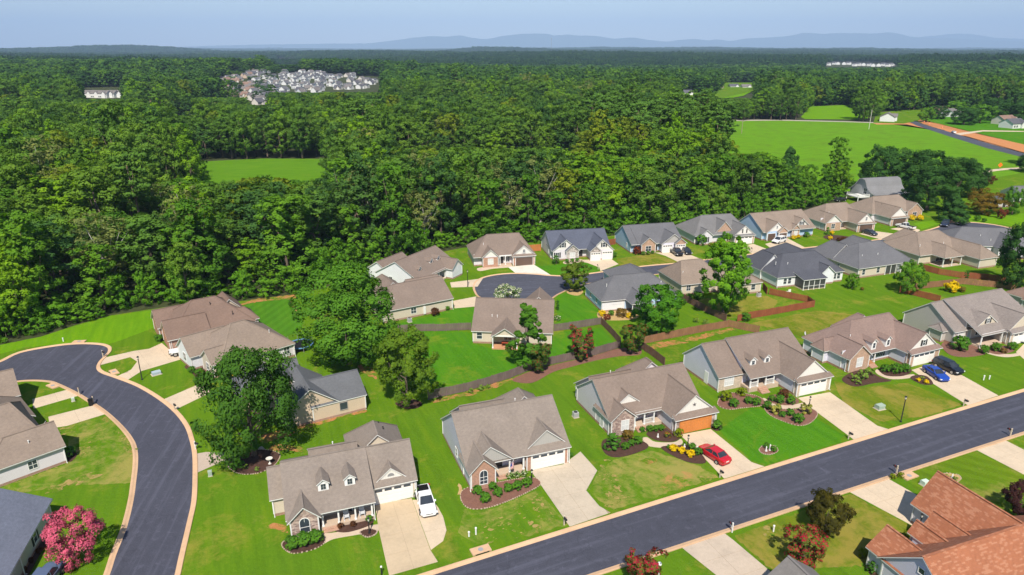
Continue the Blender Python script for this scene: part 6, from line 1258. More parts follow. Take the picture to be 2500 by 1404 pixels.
# ------------------------------------------------------------------ vehicles
TYRE = paint((.018, .018, .018), .9); RIM = metal((.45, .45, .46)); CGL = glass((.018, .022, .028), .05); HEADL = paint((.75, .76, .78), .2, .5); TAILL = paint((.35, .01, .01), .25, .5); PLATE = paint((.7, .7, .65)); BLK = paint((.012, .012, .013), .6)
CARS = {
 'sedan': dict(L=4.75, st=[(-2.38, .66, .34, .78), (-2.26, .86, .28, .98), (-1.7, .91, .26, 1.03), (-1.0, .92, .25, 1.0), (.9, .92, .25, .97), (1.3, .91, .25, .93), (1.95, .87, .26, .82), (2.25, .78, .28, .72), (2.38, .60, .34, .60)], cab=(-1.75, 1.25, .83, .98, -1.0, .28, .64, 1.44), wb=1.38, wr=.33),
 'coupe': dict(L=4.85, st=[(-2.42, .70, .36, .80), (-2.30, .90, .28, 1.02), (-1.6, .95, .26, 1.06), (-1.0, .95, .24, 1.0), (.7, .93, .24, .97), (1.2, .94, .24, .95), (2.0, .90, .25, .86), (2.3, .80, .28, .74), (2.42, .62, .34, .60)], cab=(-1.9, 1.0, .82, .98, -.95, .05, .62, 1.36), wb=1.40, wr=.34),
 'suv': dict(L=4.85, st=[(-2.42, .80, .40, 1.0), (-2.34, .92, .34, 1.10), (-1.6, .96, .30, 1.12), (.9, .96, .30, 1.10), (1.3, .95, .30, 1.07), (2.0, .92, .32, .98), (2.3, .84, .34, .88), (2.42, .66, .40, .70)], cab=(-2.36, 1.25, .88, 1.10, -2.05, .35, .72, 1.72), wb=1.45, wr=.38),
 'pickup': dict(L=5.5, st=[(-2.75, .92, .50, 1.05), (-.55, .95, .42, 1.08), (.0, .96, .40, 1.12), (1.1, .96, .40, 1.12), (1.4, .95, .40, 1.10), (2.4, .92, .42, 1.03), (2.65, .86, .44, .92), (2.75, .72, .48, .78)], cab=(-.62, 1.35, .88, 1.12, -.35, .55, .72, 1.78), wb=1.65, wr=.39, bed=(-2.66, -.68)),
 'jeep': dict(L=5.4, st=[(-2.70, .78, .55, 1.12), (-.4, .78, .50, 1.14), (1.0, .78, .50, 1.14), (1.3, .74, .50, 1.14), (2.45, .66, .52, 1.08), (2.6, .60, .55, 1.0)], cab=(-.95, 1.1, .78, 1.14, -.85, .85, .70, 1.84), wb=1.72, wr=.43, bed=(-2.62, -1.0), flare=True, top=(.03, .03, .03))}
_cm = {}
def car_parts(kind, color):
    k = (kind, color)
    if k in _cm: return _cm[k]
    c = CARS[kind]; cp = carpaint(color); parts = []; b = MB(); rings = []
    for x, w, zb, zt in c['st']:
        zm = zb + (zt - zb) * .55; rings.append([(x, -w * .93, zb), (x, -w, zm), (x, -w * .97, zt - .05), (x, -w * .86, zt), (x, w * .86, zt), (x, w * .97, zt - .05), (x, w, zm), (x, w * .93, zb)])
    if 'bed' in c:                                # open load bed: sink the deck between the bed walls
        x0, x1 = c['bed']; b0 = [r for r in rings]; hw = c['st'][0][1]; zt = c['st'][0][3]
        for a, d in zip(rings, rings[1:]):
            for j in range(8):
                if j == 3 and d[0][0] < c['bed'][1] + .3: continue
                q = (j + 1) % 8; b.poly([a[j], d[j], d[q], a[q]])
        wi = hw * .80; zf = zt - .5
        ln = MB(); ln.poly([(x0, -wi, zt), (x1, -wi, zt), (x1, -wi, zf), (x0, -wi, zf)]); ln.poly([(x0, wi, zt), (x1, wi, zt), (x1, wi, zf), (x0, wi, zf)]); ln.poly([(x0, -wi, zt), (x0, wi, zt), (x0, wi, zf), (x0, -wi, zf)]); ln.poly([(x1, -wi, zt + .05), (x1, wi, zt + .05), (x1, wi, zf), (x1, -wi, zf)])
        for sgn in (-1, 1): b.poly([(x0 - .08, sgn * hw * .86, zt), (x1 + .2, sgn * hw * .86, zt), (x1 + .2, sgn * wi, zt), (x0 - .08, sgn * wi, zt)])
        b.poly([(x0 - .08, -wi, zt), (x0, -wi, zt), (x0, wi, zt), (x0 - .08, wi, zt)])
        parts.append(('bed_liner', ln.poly([(x0, -wi, zf), (x1, -wi, zf), (x1, wi, zf), (x0, wi, zf)]).mesh('bed_liner', BLK), None))
    else:
        for a, d in zip(rings, rings[1:]):
            for j in range(8): q = (j + 1) % 8; b.poly([a[j], d[j], d[q], a[q]])
    b.poly(rings[0]); b.poly(rings[-1][::-1]); parts.insert(0, ('body', b.mesh('body', cp, False), None))
    a0, a1, aw, az, r0, r1, rw, rz = c['cab']; g = MB(); B4 = [(a0, -aw, az - .03), (a1, -aw, az - .03), (a1, aw, az - .03), (a0, aw, az - .03)]; T4 = [(r0, -rw, rz), (r1, -rw, rz), (r1, rw, rz), (r0, rw, rz)]
    for i in range(4): j = (i + 1) % 4; g.poly([B4[i], B4[j], T4[j], T4[i]])
    parts.append(('windows', g.mesh('windows', CGL), None))
    t = MB(); tm = carpaint(c['top']) if 'top' in c else cp; e = .05
    t.prism([(r0 - e, -rw - .02), (r1 + e, -rw - .02), (r1 + e, rw + .02), (r0 - e, rw + .02)], rz - .03, rz + .03)
    for i in range(4): t.bar(B4[i], T4[i], .09, .06)
    for xm in ((a0 + a1) / 2 - .1,) if kind != 'suv' else (-.25, -1.25):
        for sg in (-1, 1): t.bar((xm, sg * (aw + .005), az - .03), (min(max(xm, r0), r1), sg * (rw + .01), rz), .08, .04)
    parts.append(('roof', t.mesh('roof', tm), None)); L = c['L'] / 2; zf = c['st'][-1]
    hl = MB(); hw = zf[1] * 1.18; zh = zf[3] * .96
    for sg in (-1, 1): parts.append(('headlight', MB().box(L - .26, L - .02, sg * hw - .16, sg * hw + .16, zh - .06, zh + .07).mesh('headlight', HEADL), None)); parts.append(('taillight', MB().box(-L - .01, -L + .14, sg * c['st'][0][1] * 1.02 - .14, sg * c['st'][0][1] * 1.02 + .14, c['st'][0][3] - .2, c['st'][0][3] - .02).mesh('taillight', TAILL), None))
    parts.append(('bumper', MB().box(L - .12, L + .04, -zf[1], zf[1], zf[2], zf[2] + .16).mesh('bumper', BLK if kind in ('jeep', 'suv') else cp), None)); parts.append(('grille', MB().box(L - .05, L + .02, -zf[1] * .6, zf[1] * .6, zf[3] - .28, zf[3] - .06).mesh('grille', BLK), None)); parts.append(('licence_plate', MB().box(-L - .03, -L + .02, -.25, .25, .62, .76).mesh('licence_plate', PLATE), None))
    for sg in (-1, 1): parts.append(('mirror', MB().box(a1 - .35, a1 - .18, sg * (aw + .12) - .1, sg * (aw + .12) + .1, az + .03, az + .2).mesh('mirror', cp if kind != 'jeep' else BLK), None))
    ws = MB().tube([(0, -.12, 0), (0, .12, 0)], c['wr'], 16).mesh('wheel', TYRE); rm = MB().tube([(0, -.135, 0), (0, .135, 0)], c['wr'] * .62, 12).mesh('rim', RIM); W2 = c['st'][3][1] - .06
    for sx in (-1, 1):
        for sg in (-1, 1): parts.append(('wheel', ws, (sx * c['wb'], sg * W2, c['wr']))); 
    if c.get('flare'):
        for sx in (-1, 1):
            for sg in (-1, 1): parts.append(('fender', MB().box(sx * c['wb'] - .5, sx * c['wb'] + .5, sg * .9 - .14, sg * .9 + .14, .86, .95).mesh('fender', cp), None))
    _cm[k] = (parts, rm); return _cm[k]
def car(label, rear, front, kind, color, name='parked_car', cat='car', group=None):
    a, f = G(*rear), G(*front); an = math.atan2(f[1]-a[1], f[0]-a[0]); root = empty(name, ((a[0]+f[0])/2, (a[1]+f[1])/2, .045), an); tag(root, label, cat, group); parts, rm = car_parts(kind, color)
    for nm, me, loc in parts:
        o = obj(nm, me, root, loc)
        if nm == 'wheel': obj('rim', rm, o)
    return root
car('red sedan with its tail towards the street', (1772, 1137), (1714, 1098), 'sedan', (.50, .008, .018)); car('white pickup with an open black bed on the parking pad', (1032, 1210), (1046, 1258), 'pickup', (.80, .80, .80), 'pickup_truck', 'pickup'); car('bright blue low car facing the street', (2258, 902), (2310, 937), 'coupe', (.012, .055, .34)); car('black sport utility car beside the blue car', (2284, 891), (2342, 917), 'suv', (.008, .009, .013))
car('white off-road pickup with a black roof at the end of the curved driveway', (484, 858), (424, 869), 'jeep', (.80, .80, .80), 'pickup_truck', 'pickup'); car('black pickup on the driveway of the pale blue house', (1637, 612), (1664, 630), 'pickup', (.008, .008, .012), 'pickup_truck', 'pickup'); car('black sedan on the driveway of the pale blue house', (1665, 611), (1684, 625), 'sedan', (.010, .011, .015))
car('white sport utility car before two brown garage doors', (1917, 588), (1886, 597), 'suv', (.75, .75, .75)); car('dark grey sedan before the porch between brick gable and brown garage door', (2107, 568), (2138, 577), 'sedan', (.03, .035, .045)); car('white pickup before the brown garage door near the yellow shrubs', (2228, 562), (2192, 554), 'pickup', (.75, .75, .75), 'pickup_truck', 'pickup'); car('dark blue sport utility car in the far turning circle', (2313, 545), (2300, 559), 'suv', (.025, .035, .07)); car('dark car parked below the white railed deck', (2066, 490), (2036, 493), 'sedan', (.015, .015, .02))
car('blue-grey sport utility car cut off at the bottom beside the pink crape myrtle', (95, 1452), (132, 1402), 'suv', (.09, .12, .20)); car('white car at the garage of the speckled-roof house', (2520, 822), (2496, 842), 'sedan', (.75, .75, .75)); car('white car on the far clay-sided road', (2334, 327), (2322, 323), 'sedan', (.8, .8, .8))

# ------------------------------------------------------------------ street and garden furniture
LAMPG = paint((.75, .72, .62), .3)
def lamp(px, py, label, h=4.0, head='lantern'):
    x, y = G(px, py); r = empty('street_lamp' if h > 3 else 'garden_lamp', (x, y, 0)); tag(r, label, 'lamp'); k = h / 4.0
    MB().lathe([(.16, 0), (.16, .12), (.085, .2), (.075, h * .5), (.06, h - .35), (.06, h - .3)], 10).build('post', BLACK, r, True); MB().lathe([(.12, h - .3), (.15, h - .26), (.06, h - .22)], 10).build('collar', BLACK, r)
    MB().lathe([(.09 * (k * .4 + .6), h - .22), (.17 * (k * .4 + .6), h + .12)], 6).build('lantern', LAMPG if head == 'lantern' else WHITE, r); MB().lathe([(.22 * (k * .4 + .6), h + .12), (.12, h + .24), (.02, h + .32)], 6).build('lamp_cap', BLACK, r); return r
lamp(2199, 1030, 'black street lamp on the dry lawn between two driveways'); lamp(347, 927, 'black street lamp beside the driveway island at the curved street'); lamp(1142, 700, 'black street lamp beside the middle cul-de-sac', 3.8); lamp(1678, 1097, 'black garden lamp among the yellow shrubs by the red car', 2.0); lamp(1974, 1000, 'black garden lamp in the curved mulch bed', 2.0); lamp(2242, 1298, 'black garden lamp beside the red-roofed house', 2.2); lamp(902, 1302, 'black garden lamp in the small round bed by the double driveway', 1.9); lamp(1298, 1180, 'black garden lamp at the end of the boxwood row', 1.8)
POSTW = paint((.62, .52, .40)); MBX = paint((.03, .03, .032), .4)
def mailbox(px, py, ang, label, white=False, bx=MBX):
    x, y = G(px, py); r = empty('mailbox', (x, y, 0), R(ang)); tag(r, label, 'mailbox'); b = MB().box(-.06, .06, -.06, .06, 0, 1.25).box(-.075, .075, -.075, .075, 1.25, 1.31).box(-.04, .04, -.45, .12, .88, .96); b.bar((0, 0, .55), (0, -.36, .9), .06); b.build('post', WHITE if white else POSTW, r)
    n = 8; out = [(-.11, .97), (.11, .97)] + [(.11 * math.cos(math.pi * k / n), 1.10 + .11 * math.sin(math.pi * k / n)) for k in range(n + 1)]; m = MB().prism(out, -.58, -.06, axis='y'); bo = m.build('box', bx, r); MB().box(.112, .13, -.3, -.27, 1.05, 1.3).build('flag', paint((.5, .03, .03)), bo); return r
for px, py, an, lb, w in [(1757, 1166, 24, 'mailbox at the driveway with the red car', False), (2071, 1072, 24, 'mailbox on a mulched corner of the raised porch house driveway', False), (2352, 991, 24, 'mailbox at the driveway with the blue car', False), (1377, 1282, 24, 'mailbox at the stained angled driveway', False), (1787, 1300, 204, 'white mailbox post at the stained near-side driveway', True), (2188, 1158, 204, 'mailbox between two golden clipped shrubs', False), (2466, 1066, 204, 'mailbox at the last near-side driveway', False), (194, 965, 210, 'mailbox by the cul-de-sac driveway with its own green strip', False), (229, 986, 210, 'mailbox beside a black wheeled bin', False), (252, 872, 60, 'mailbox with little flags at the curved kerb', False), (427, 1002, 50, 'mailbox at the arborvitae house driveway', False), (478, 1098, 70, 'white mailbox at the oak-shaded driveway', True), (1460, 658, 190, 'dark mailbox at the twin-gabled house driveway', False), (1836, 616, 190, 'dark mailbox at the brick-gabled house driveway', False)]: mailbox(px, py, an, lb, w)
GBOX = paint((.34, .42, .34)); 
def ubx(px, py, sx, sy, sz, mat, name, label, cat, ang=20, group=None, pad=True):
    x, y = G(px, py); r = empty(name, (x, y, 0), R(ang)); tag(r, label, cat, group)
    if pad: MB().box(-sx*.62, sx*.62, -sy*.65, sy*.65, 0, .09).build('pad', CONC, r)
    MB().box(-sx/2, sx/2, -sy/2, sy/2, .09 if pad else 0, sz * .8).build('cabinet', mat, r); q = MB(); q.prism([(-sy/2 - .02, sz*.8), (sy/2 + .02, sz*.8), (sy/2 - .1, sz), (-sy/2 + .02, sz)], -sx/2 - .02, sx/2 + .02, axis='x'); q.build('lid', mat, r); MB().box(sx*.1, sx*.16, -sy/2 - .03, -sy/2, sz*.3, sz*.55).build('handle', GREYM, r); return r
ubx(2147, 998, 1.2, .9, .75, GBOX, 'transformer_box', 'pale green transformer box beside the street lamp', 'utility box'); ubx(382, 914, 1.3, .9, .6, paint((.38, .45, .50)), 'transformer_box', 'pale green transformer box on the lawn by the curved street', 'utility box', 40); ubx(2256, 1184, .8, .7, .7, paint((.55, .65, .55)), 'transformer_box', 'pale green transformer box near the red-roofed house', 'utility box'); ubx(514, 1162, .45, .4, .85, GBOX, 'utility_pedestal', 'green utility pedestal on the lawn by the oak mulch bed', 'utility box'); ubx(179, 980, .4, .35, .7, paint((.55, .62, .55)), 'utility_pedestal', 'pale utility pedestal on the green strip between driveways', 'utility box', 40)
for px, py, hh, lb in [(1145, 1310, .7, 'short white utility marker near the storm drain'), (1162, 1305, 1.0, 'tall white utility marker near the storm drain'), (2401, 928, .9, 'tall white utility marker on the lawn of the speckled-roof house'), (2415, 926, .7, 'short white utility marker on the lawn of the speckled-roof house'), (155, 834, .8, 'white utility marker on the grass behind the cul-de-sac'), (1888, 1298, .9, 'white utility marker in a bare patch by the near kerb')]:
    if hh:
        x, y = G(px, py); r = empty('utility_marker', (x, y, 0)); tag(r, lb, 'utility marker'); MB().lathe([(.09, 0), (.09, hh * .8)], 8).build('post', WHITE, r); MB().lathe([(.12, hh * .8), (.12, hh * .95), (.05, hh)], 8).build('cap', WHITE, r)
def inlet(px, py, ang, label):
    x, y = G(px, py); r = empty('storm_drain', (x, y, 0), R(ang)); tag(r, label, 'storm drain'); MB().box(-1.1, 1.1, 0, 1.1, .0, .17).build('slab', KERB, r); MB().box(-.8, .8, -.03, .02, .02, .13).build('opening', BLACK, r); MB().lathe([(.3, .17), (.3, .19)], 16, (0, .55, 0)).build('manhole_cover', GREYM, r)
inlet(1178, 1352, 24, 'concrete storm drain inlet in the kerb beside the parking pad'); inlet(190, 838, 5, 'concrete storm drain inlet at the top of the cul-de-sac'); inlet(270, 912, -45, 'concrete storm drain inlet on the driveway island'); inlet(2210, 1158, 204, 'concrete storm drain inlet beside the golden shrubs'); inlet(138, 940, 150, 'concrete storm drain inlet before the brown-roofed house')
# wheeled bin, air conditioners, trampoline, mower, bird bath, flags, porch chairs, garden table
def wbin(px, py, label):
    x, y = G(px, py); r = empty('wheeled_bin', (x, y, 0), R(30)); tag(r, label, 'bin'); MB().prism([(-.25, 0), (.25, 0), (.31, 1.0), (-.31, 1.0)], -.28, .28, axis='y').build('body', BLK, r); MB().box(-.34, .34, -.33, .34, 1.0, 1.08).build('lid', BLK, r)
    for sg in (-1, 1): MB().tube([(sg * .30, .28, .12), (sg * .36, .28, .12)], .12, 10).build('wheel', TYRE, r)
wbin(223, 990, 'black wheeled bin at the kerb of the curved street')
def acu(px, py, label, ang=20):
    x, y = G(px, py); r = empty('air_conditioner', (x, y, 0), R(ang)); tag(r, label, 'air conditioner'); MB().box(-.45, .45, -.45, .45, 0, .08).build('pad', CONC, r); b = MB().box(-.38, .38, -.38, .38, .08, .85)
    b.build('casing', paint((.45, .46, .46)), r); g = MB()
    for i in range(6): g.box(-.33, .33, -.395, -.382, .16 + .11*i, .22 + .11*i)
    g.build('louvre', GREYM, r); MB().lathe([(.3, .85), (.3, .89)], 14).build('fan_grille', BLACK, r)
acu(1405, 1018, 'air conditioner beside the left wall of the star-gable house'); acu(1000, 786, 'air conditioner by the beige side wall', 31); acu(1852, 724, 'black air conditioner by the cream wall of the hip-roofed house', 16)
x, y = G(735, 850); tr_ = empty('trampoline', (x, y, 0)); tag(tr_, 'round black trampoline with a blue rim behind the tan hip roof', 'trampoline'); MB().lathe([(2.05, .80), (2.05, .84)], 28).build('mat', BLK, tr_)
b = MB(); n = 28; ring = [(2.15 * math.cos(2*math.pi*k/n), 2.15 * math.sin(2*math.pi*k/n), .84) for k in range(n + 1)]; b.tube(ring, .14, 6, cap=False); b.build('rim_pad', paint((.10, .22, .38)), tr_)
for k in range(6): a = k * math.pi / 3; MB().tube([(2.1 * math.cos(a), 2.1 * math.sin(a), 0), (2.1 * math.cos(a), 2.1 * math.sin(a), .8)], .035, 6).tube([(2.2 * math.cos(a), 2.2 * math.sin(a), .0), (2.2 * math.cos(a), 2.2 * math.sin(a), 2.4)], .025, 6).build('leg', GREYM, tr_)
x, y = G(17, 1174); r = empty('lawn_mower', (x, y, 0), R(60)); tag(r, 'red lawn mower beside the white house wall', 'lawn mower'); MB().box(-.6, .5, -.3, .3, .3, .55).build('deck', paint((.5, .03, .02)), r); MB().box(.0, .6, -.25, .25, .55, .85).build('engine_hood', paint((.5, .03, .02)), r); MB().box(-.5, -.1, -.2, .2, .55, .95).build('seat', BLK, r)
for sx, sy in ((-.5, -.4), (-.5, .4), (.5, -.35), (.5, .35)): MB().tube([(sx, sy - .08, .25), (sx, sy + .08, .25)], .25, 12).build('wheel', TYRE, r)
x, y = G(659, 1133); r = empty('bird_bath', (x, y, .05)); tag(r, 'pale stone bird bath in the black mulch under the oak', 'bird bath'); MB().lathe([(.22, 0), (.22, .06), (.09, .15), (.08, .6), (.14, .68)], 12).build('pedestal', paint((.68, .64, .58)), r, True); MB().lathe([(.14, .68), (.42, .80), (.45, .86), (.38, .83), (.05, .76)], 16).build('basin', paint((.68, .64, .58)), r, True)
def flag(px, py, zt, ang, label, stripes, canton):
    x, y = G(px, py, zt); r = empty('flag', (x, y, zt), R(ang)); tag(r, label, 'flag'); MB().tube([(0, 0, -.2), (.9, 0, .75)], .02, 6).build('flagpole', WHITE, r); b = MB(); ns = len(stripes); W2, H2 = 1.25, .85
    for i, c in enumerate(stripes):
        for j in range(6):
            p = lambda u, v: (.35 + u * W2 * .45 , .06 * math.sin(u * 7), .3 + u * .45 - v * H2 - u * .2); b.poly([p(j/6, i/ns), p((j+1)/6, i/ns), p((j+1)/6, (i+1)/ns), p(j/6, (i+1)/ns)], 0 if c == 'r' else 1)
    if canton: b.poly([(.34, -.01, .32), (.60, -.03, .42), (.60, -.03, -.02), (.34, -.01, -.12)], 2)
    b.build('cloth', [paint((.5, .04, .06)), WHITE, paint((.03, .05, .22))], r)
flag(97, 1042, 2.4, 20, 'small striped flag on the brown-roofed house wall', 'rwrwrwrwrwrwr', True); flag(1240, 1140, 2.0, 30, 'small pink and white flag on the brick porch', 'rwrwrwrwrwrwr', True)
def chair(org, ang, u, v, z, label, mat):
    p = off(org, ang, u, v); r = empty('porch_chair', (p[0], p[1], z), R(ang)); tag(r, label, 'chair', 'chairs on the porch of the stone-gabled house'); MB().box(-.3, .3, -.35, .25, .38, .44).build('seat', mat, r); q = MB()
    for i in range(5): q.box(-.28 + .12*i, -.2 + .12*i, .22, .27, .44, 1.1)
    q.box(-.3, .3, .21, .28, 1.05, 1.15).build('backrest', mat, r)
    for sx in (-.28, .28):
        MB().box(sx - .03, sx + .03, -.33, -.27, .05, .6).build('leg', mat, r); MB().box(sx - .03, sx + .03, .19, .25, .05, .5).build('leg', mat, r); MB().box(sx - .04, sx + .04, -.45, .4, .0, .06).build('rocker', mat, r); MB().box(sx - .04, sx + .04, -.36, .25, .58, .63).build('armrest', mat, r)
H1o = G(697, 1272, 2.6); chair(H1o, 20, 6.6, 1.0, .45, 'pale rocking chair on the porch of the stone-gabled house', paint((.55, .56, .58))); chair(H1o, 20, 8.4, 1.0, .45, 'pale rocking chair on the porch of the stone-gabled house', paint((.55, .56, .58)))
x, y = off(G(1150, 808, 2.6), -4.5, 6.6, -1.0); r = empty('patio_table', (x, y, .25), R(-4.5)); tag(r, 'red-brown table under the covered back porch', 'table'); MB().box(-.8, .8, -.45, .45, .68, .74).build('tabletop', wood((.30, .06, .03)), r)
for sx in (-.7, .7):
    for sy in (-.36, .36): MB().box(sx - .04, sx + .04, sy - .04, sy + .04, 0, .68).build('leg', wood((.30, .06, .03)), r)
x, y = G(1924, 716); r = empty('garden_chair', (x, y, 0), R(200)); tag(r, 'white garden chair beside the screened porch', 'chair'); MB().box(-.35, .35, -.35, .35, .35, .42).build('seat', WHITE, r); MB().box(-.35, .35, .3, .38, .42, 1.05).build('backrest', WHITE, r)
for sx in (-.3, .3):
    for sy in (-.3, .3): MB().box(sx - .03, sx + .03, sy - .03, sy + .03, 0, .35).build('leg', WHITE, r)
for px, py, hh, lb in [(1870, 1102, .75, 'short white garden statue in the round stone-edged bed'), (1879, 1100, .95, 'taller white garden statue in the round stone-edged bed'), (1606, 1068, .6, 'white garden ornament by the star-gable porch'), (1671, 1092, .5, 'white garden ornament beside the yellow shrubs'), (2324, 1168, .6, 'white garden ornament in the oval stone ring')]:
    x, y = G(px, py); r = empty('garden_statue', (x, y, .05)); tag(r, lb, 'statue'); MB().box(-.13, .13, -.13, .13, 0, hh * .2).build('plinth', WHITE, r); MB().lathe([(.10, hh * .2), (.12, hh * .35), (.07, hh * .55), (.10, hh * .68), (.06, hh * .78), (.08, hh * .88), (.02, hh)], 10).build('figure', WHITE, r, True)
x, y = G(1608, 1404); r = empty('post_lamp', (x, y, 0)); tag(r, 'white post with round white lamp at the bottom kerb', 'lamp'); MB().box(-.06, .06, -.06, .06, 0, 1.2).build('post', WHITE, r); MB().lathe([(.05, 1.2), (.2, 1.3), (.24, 1.45), (.18, 1.6), (.03, 1.66)], 12).build('globe', paint((.8, .8, .78), .3), r, True)
x, y = G(932, 1404); r = empty('post_lamp', (x, y, 0)); tag(r, 'small dark post with white cap at the double driveway', 'lamp'); MB().box(-.06, .06, -.06, .06, 0, .95).build('post', BLACK, r); MB().lathe([(.05, .95), (.12, 1.02), (.10, 1.15), (.02, 1.2)], 10).build('globe', paint((.8, .8, .78), .3), r, True)
x, y = G(2440, 413); r = empty('road_work_sign', (x, y, 0)); tag(r, 'orange diamond road work sign by the field track', 'sign'); MB().prism([(-1.1, 1.9), (0, .8), (1.1, 1.9), (0, 3.0)], -.03, .03, axis='y').build('board', paint((.85, .18, .02), .4), r); MB().box(-.9, .9, -.05, .05, 0, .08).box(-.04, .04, .03, .09, 0, 1.9).build('stand', GREYM, r)
for px, py in [(2256, 299), (2268, 303), (2300, 312)]:
    x, y = G(px, py); r = empty('traffic_barrel', (x, y, 0)); tag(r, 'orange and white traffic barrel along the clay-sided road', 'barrel', 'barrels along the clay-sided road'); MB().lathe([(.35, 0), (.3, 1.1)], 10).build('barrel', paint((.85, .16, .02), .5), r); MB().lathe([(.335, .45), (.325, .65)], 10).build('stripe', WHITE, r)
def pole(px, py, h, label, arm=True, mat=None, lampy=False):
    x, y = Gt(px, py); z = terr(x, y); r = empty('utility_pole', (x, y, z)); tag(r, label, 'utility pole'); m = mat or paint((.35, .28, .22)); MB().tube([(0, 0, 0), (0, 0, h)], [.2, .14], 8).build('pole', m, r)
    if arm: MB().box(-1.3, 1.3, -.08, .08, h - .9, h - .7).build('crossarm', m, r)
    for q in (-1.1, 0, 1.1) if arm else (): MB().lathe([(.07, h - .7), (.05, h - .5)], 6, (q, 0, 0)).build('insulator', GREYM, r)
pole(2121, 316, 13, 'pale utility pole standing in the bright green field', False, paint((.6, .58, .5))); pole(1773, 294, 11, 'utility pole at the far edge of the field'); pole(1810, 328, 9, 'short utility pole behind the yellowing trees')
# slate-roofed shed and a few far houses with parts
h = House('small slate-roofed shed behind the bronze-olive tree', G(2440, 492, 2.2), 10, DARK, S_TAUPE); h.gu(0, 6, 0, 5, 2.2, 3.8); h.door(2.5, .35, 0, 1.2, 1.9); h.done()
h = House('grey-roofed house at the right edge of the far lawn', G(2492, 478, 2.6), 10, GREYR, S_GREY); h.gu(0, 12, 0, 9, 2.6, 5.2); h.win('f', 3, .35, 1, 1.2, 1.2); h.done()

# ------------------------------------------------------------------ far houses among the woods
FAR_R = [paint((.10, .10, .115), .9), paint((.17, .155, .15), .9), paint((.13, .13, .14), .9), paint((.23, .15, .12), .9)]; FAR_W = [paint((.70, .70, .69)), paint((.62, .58, .52)), paint((.50, .52, .55)), paint((.55, .42, .33))]
_fh = {}
def far_house(px, py, label, group, wi=0, ri=0, L=13, D=10, hw=3.0, hr=5.6, ang=0.0, two=False, cat='house', name='house', zoff=0):
    x, y = Gt(px, py); z = terr(x, y) - .2 + zoff; r = empty(name, (x, y, z), R(ang)); tag(r, label, cat, group); key = (L, D, hw, hr, wi, ri)
    if key not in _fh:
        w = MB(); a, d = L / 2, D / 2; w.poly([(-a, -d, 0), (a, -d, 0), (a, -d, hw), (-a, -d, hw)]); w.poly([(a, d, 0), (-a, d, 0), (-a, d, hw), (a, d, hw)])
        for sx in (-a, a): w.poly([(sx, -d, 0), (sx, d, 0), (sx, d, hw), (sx, 0, hr), (sx, -d, hw)])
        g0, g1 = a * .15, a * .85; w.poly([(g0, -d - 1.2, 0), (g1, -d - 1.2, 0), (g1, -d - 1.2, hw), ((g0 + g1) / 2, -d - 1.2, hw + 1.9), (g0, -d - 1.2, hw)])
        for sx in (g0, g1): w.poly([(sx, -d - 1.2, 0), (sx, -d, 0), (sx, -d, hw), (sx, -d - 1.2, hw)])
        rf = MB(); o = .4
        for sg in (-1, 1): rf.poly([(-a - o, sg * (d + o), hw - .2), (a + o, sg * (d + o), hw - .2), (a + o, 0, hr + .1), (-a - o, 0, hr + .1)])
        for gx in (g0 - o, g1 + o): rf.poly([(gx, -d - 1.5, hw - .1), ((g0 + g1) / 2, -d - 1.5, hw + 2.1), ((g0 + g1) / 2, 0, hw + 2.1), (gx, 0, hw - .1)])
        wn2 = MB()
        for q in (-.7, -.35): wn2.box(a * q - .6, a * q + .6, -d - .05, -d + .02, .9, 2.2)
        gd = MB().box(g0 + .4, g1 - .4, -d - 1.26, -d - 1.18, 0, 2.3)
        _fh[key] = (w.mesh('wall', FAR_W[wi]), rf.mesh('roof', FAR_R[ri]), wn2.mesh('window', GLASS), gd.mesh('garage_door', WHITE))
    for nm, me in zip(('wall', 'roof', 'window', 'garage_door'), _fh[key]): obj(nm, me, r)
    return r
hr_ = random.Random(5); taken = []
LB = ['small white house with dark roof in the crowded distant subdivision', 'small tan house in the crowded distant subdivision', 'small grey house in the crowded distant subdivision', 'small brick house in the crowded distant subdivision']
def ring_in(px, py): return inpoly(px, py, [(588, 176), (700, 176), (860, 184), (928, 200), (900, 216), (760, 228), (665, 238), (648, 256), (602, 256), (528, 231), (488, 217), (522, 204)])
tries = 0
while len(taken) < 150 and tries < 20000:
    tries += 1; px, py = hr_.uniform(478, 930), hr_.uniform(176, 262)
    if not ring_in(px, py): continue
    x, y = Gt(px, py)
    if any(math.hypot(x - a, y - c) < 14.0 for a, c in taken): continue
    taken.append((x, y)); wi = hr_.choice([0, 0, 0, 0, 1, 2] if px > 620 else [0, 1, 1, 3, 2, 3]); ri = hr_.choice([0, 0, 2, 1] if px > 620 else [1, 1, 3, 0])
    far_house(px, py, LB[wi], LB[wi].replace('small', 'the').replace('house', 'houses', 1), wi, ri, 10, 8, 4.6 if wi == 0 and hr_.random() < .5 else 2.9, 6.4, hr_.choice([-25, -20, 65, 70, 20]))
for i, px in enumerate((222, 240, 258, 276, 296)): far_house(px, 239 - abs(px - 258) * .03, 'grey-roofed row house among the trees left of the subdivision', 'row houses left of the subdivision', 0, 1, 11, 10, 5.0, 8.0, -10)
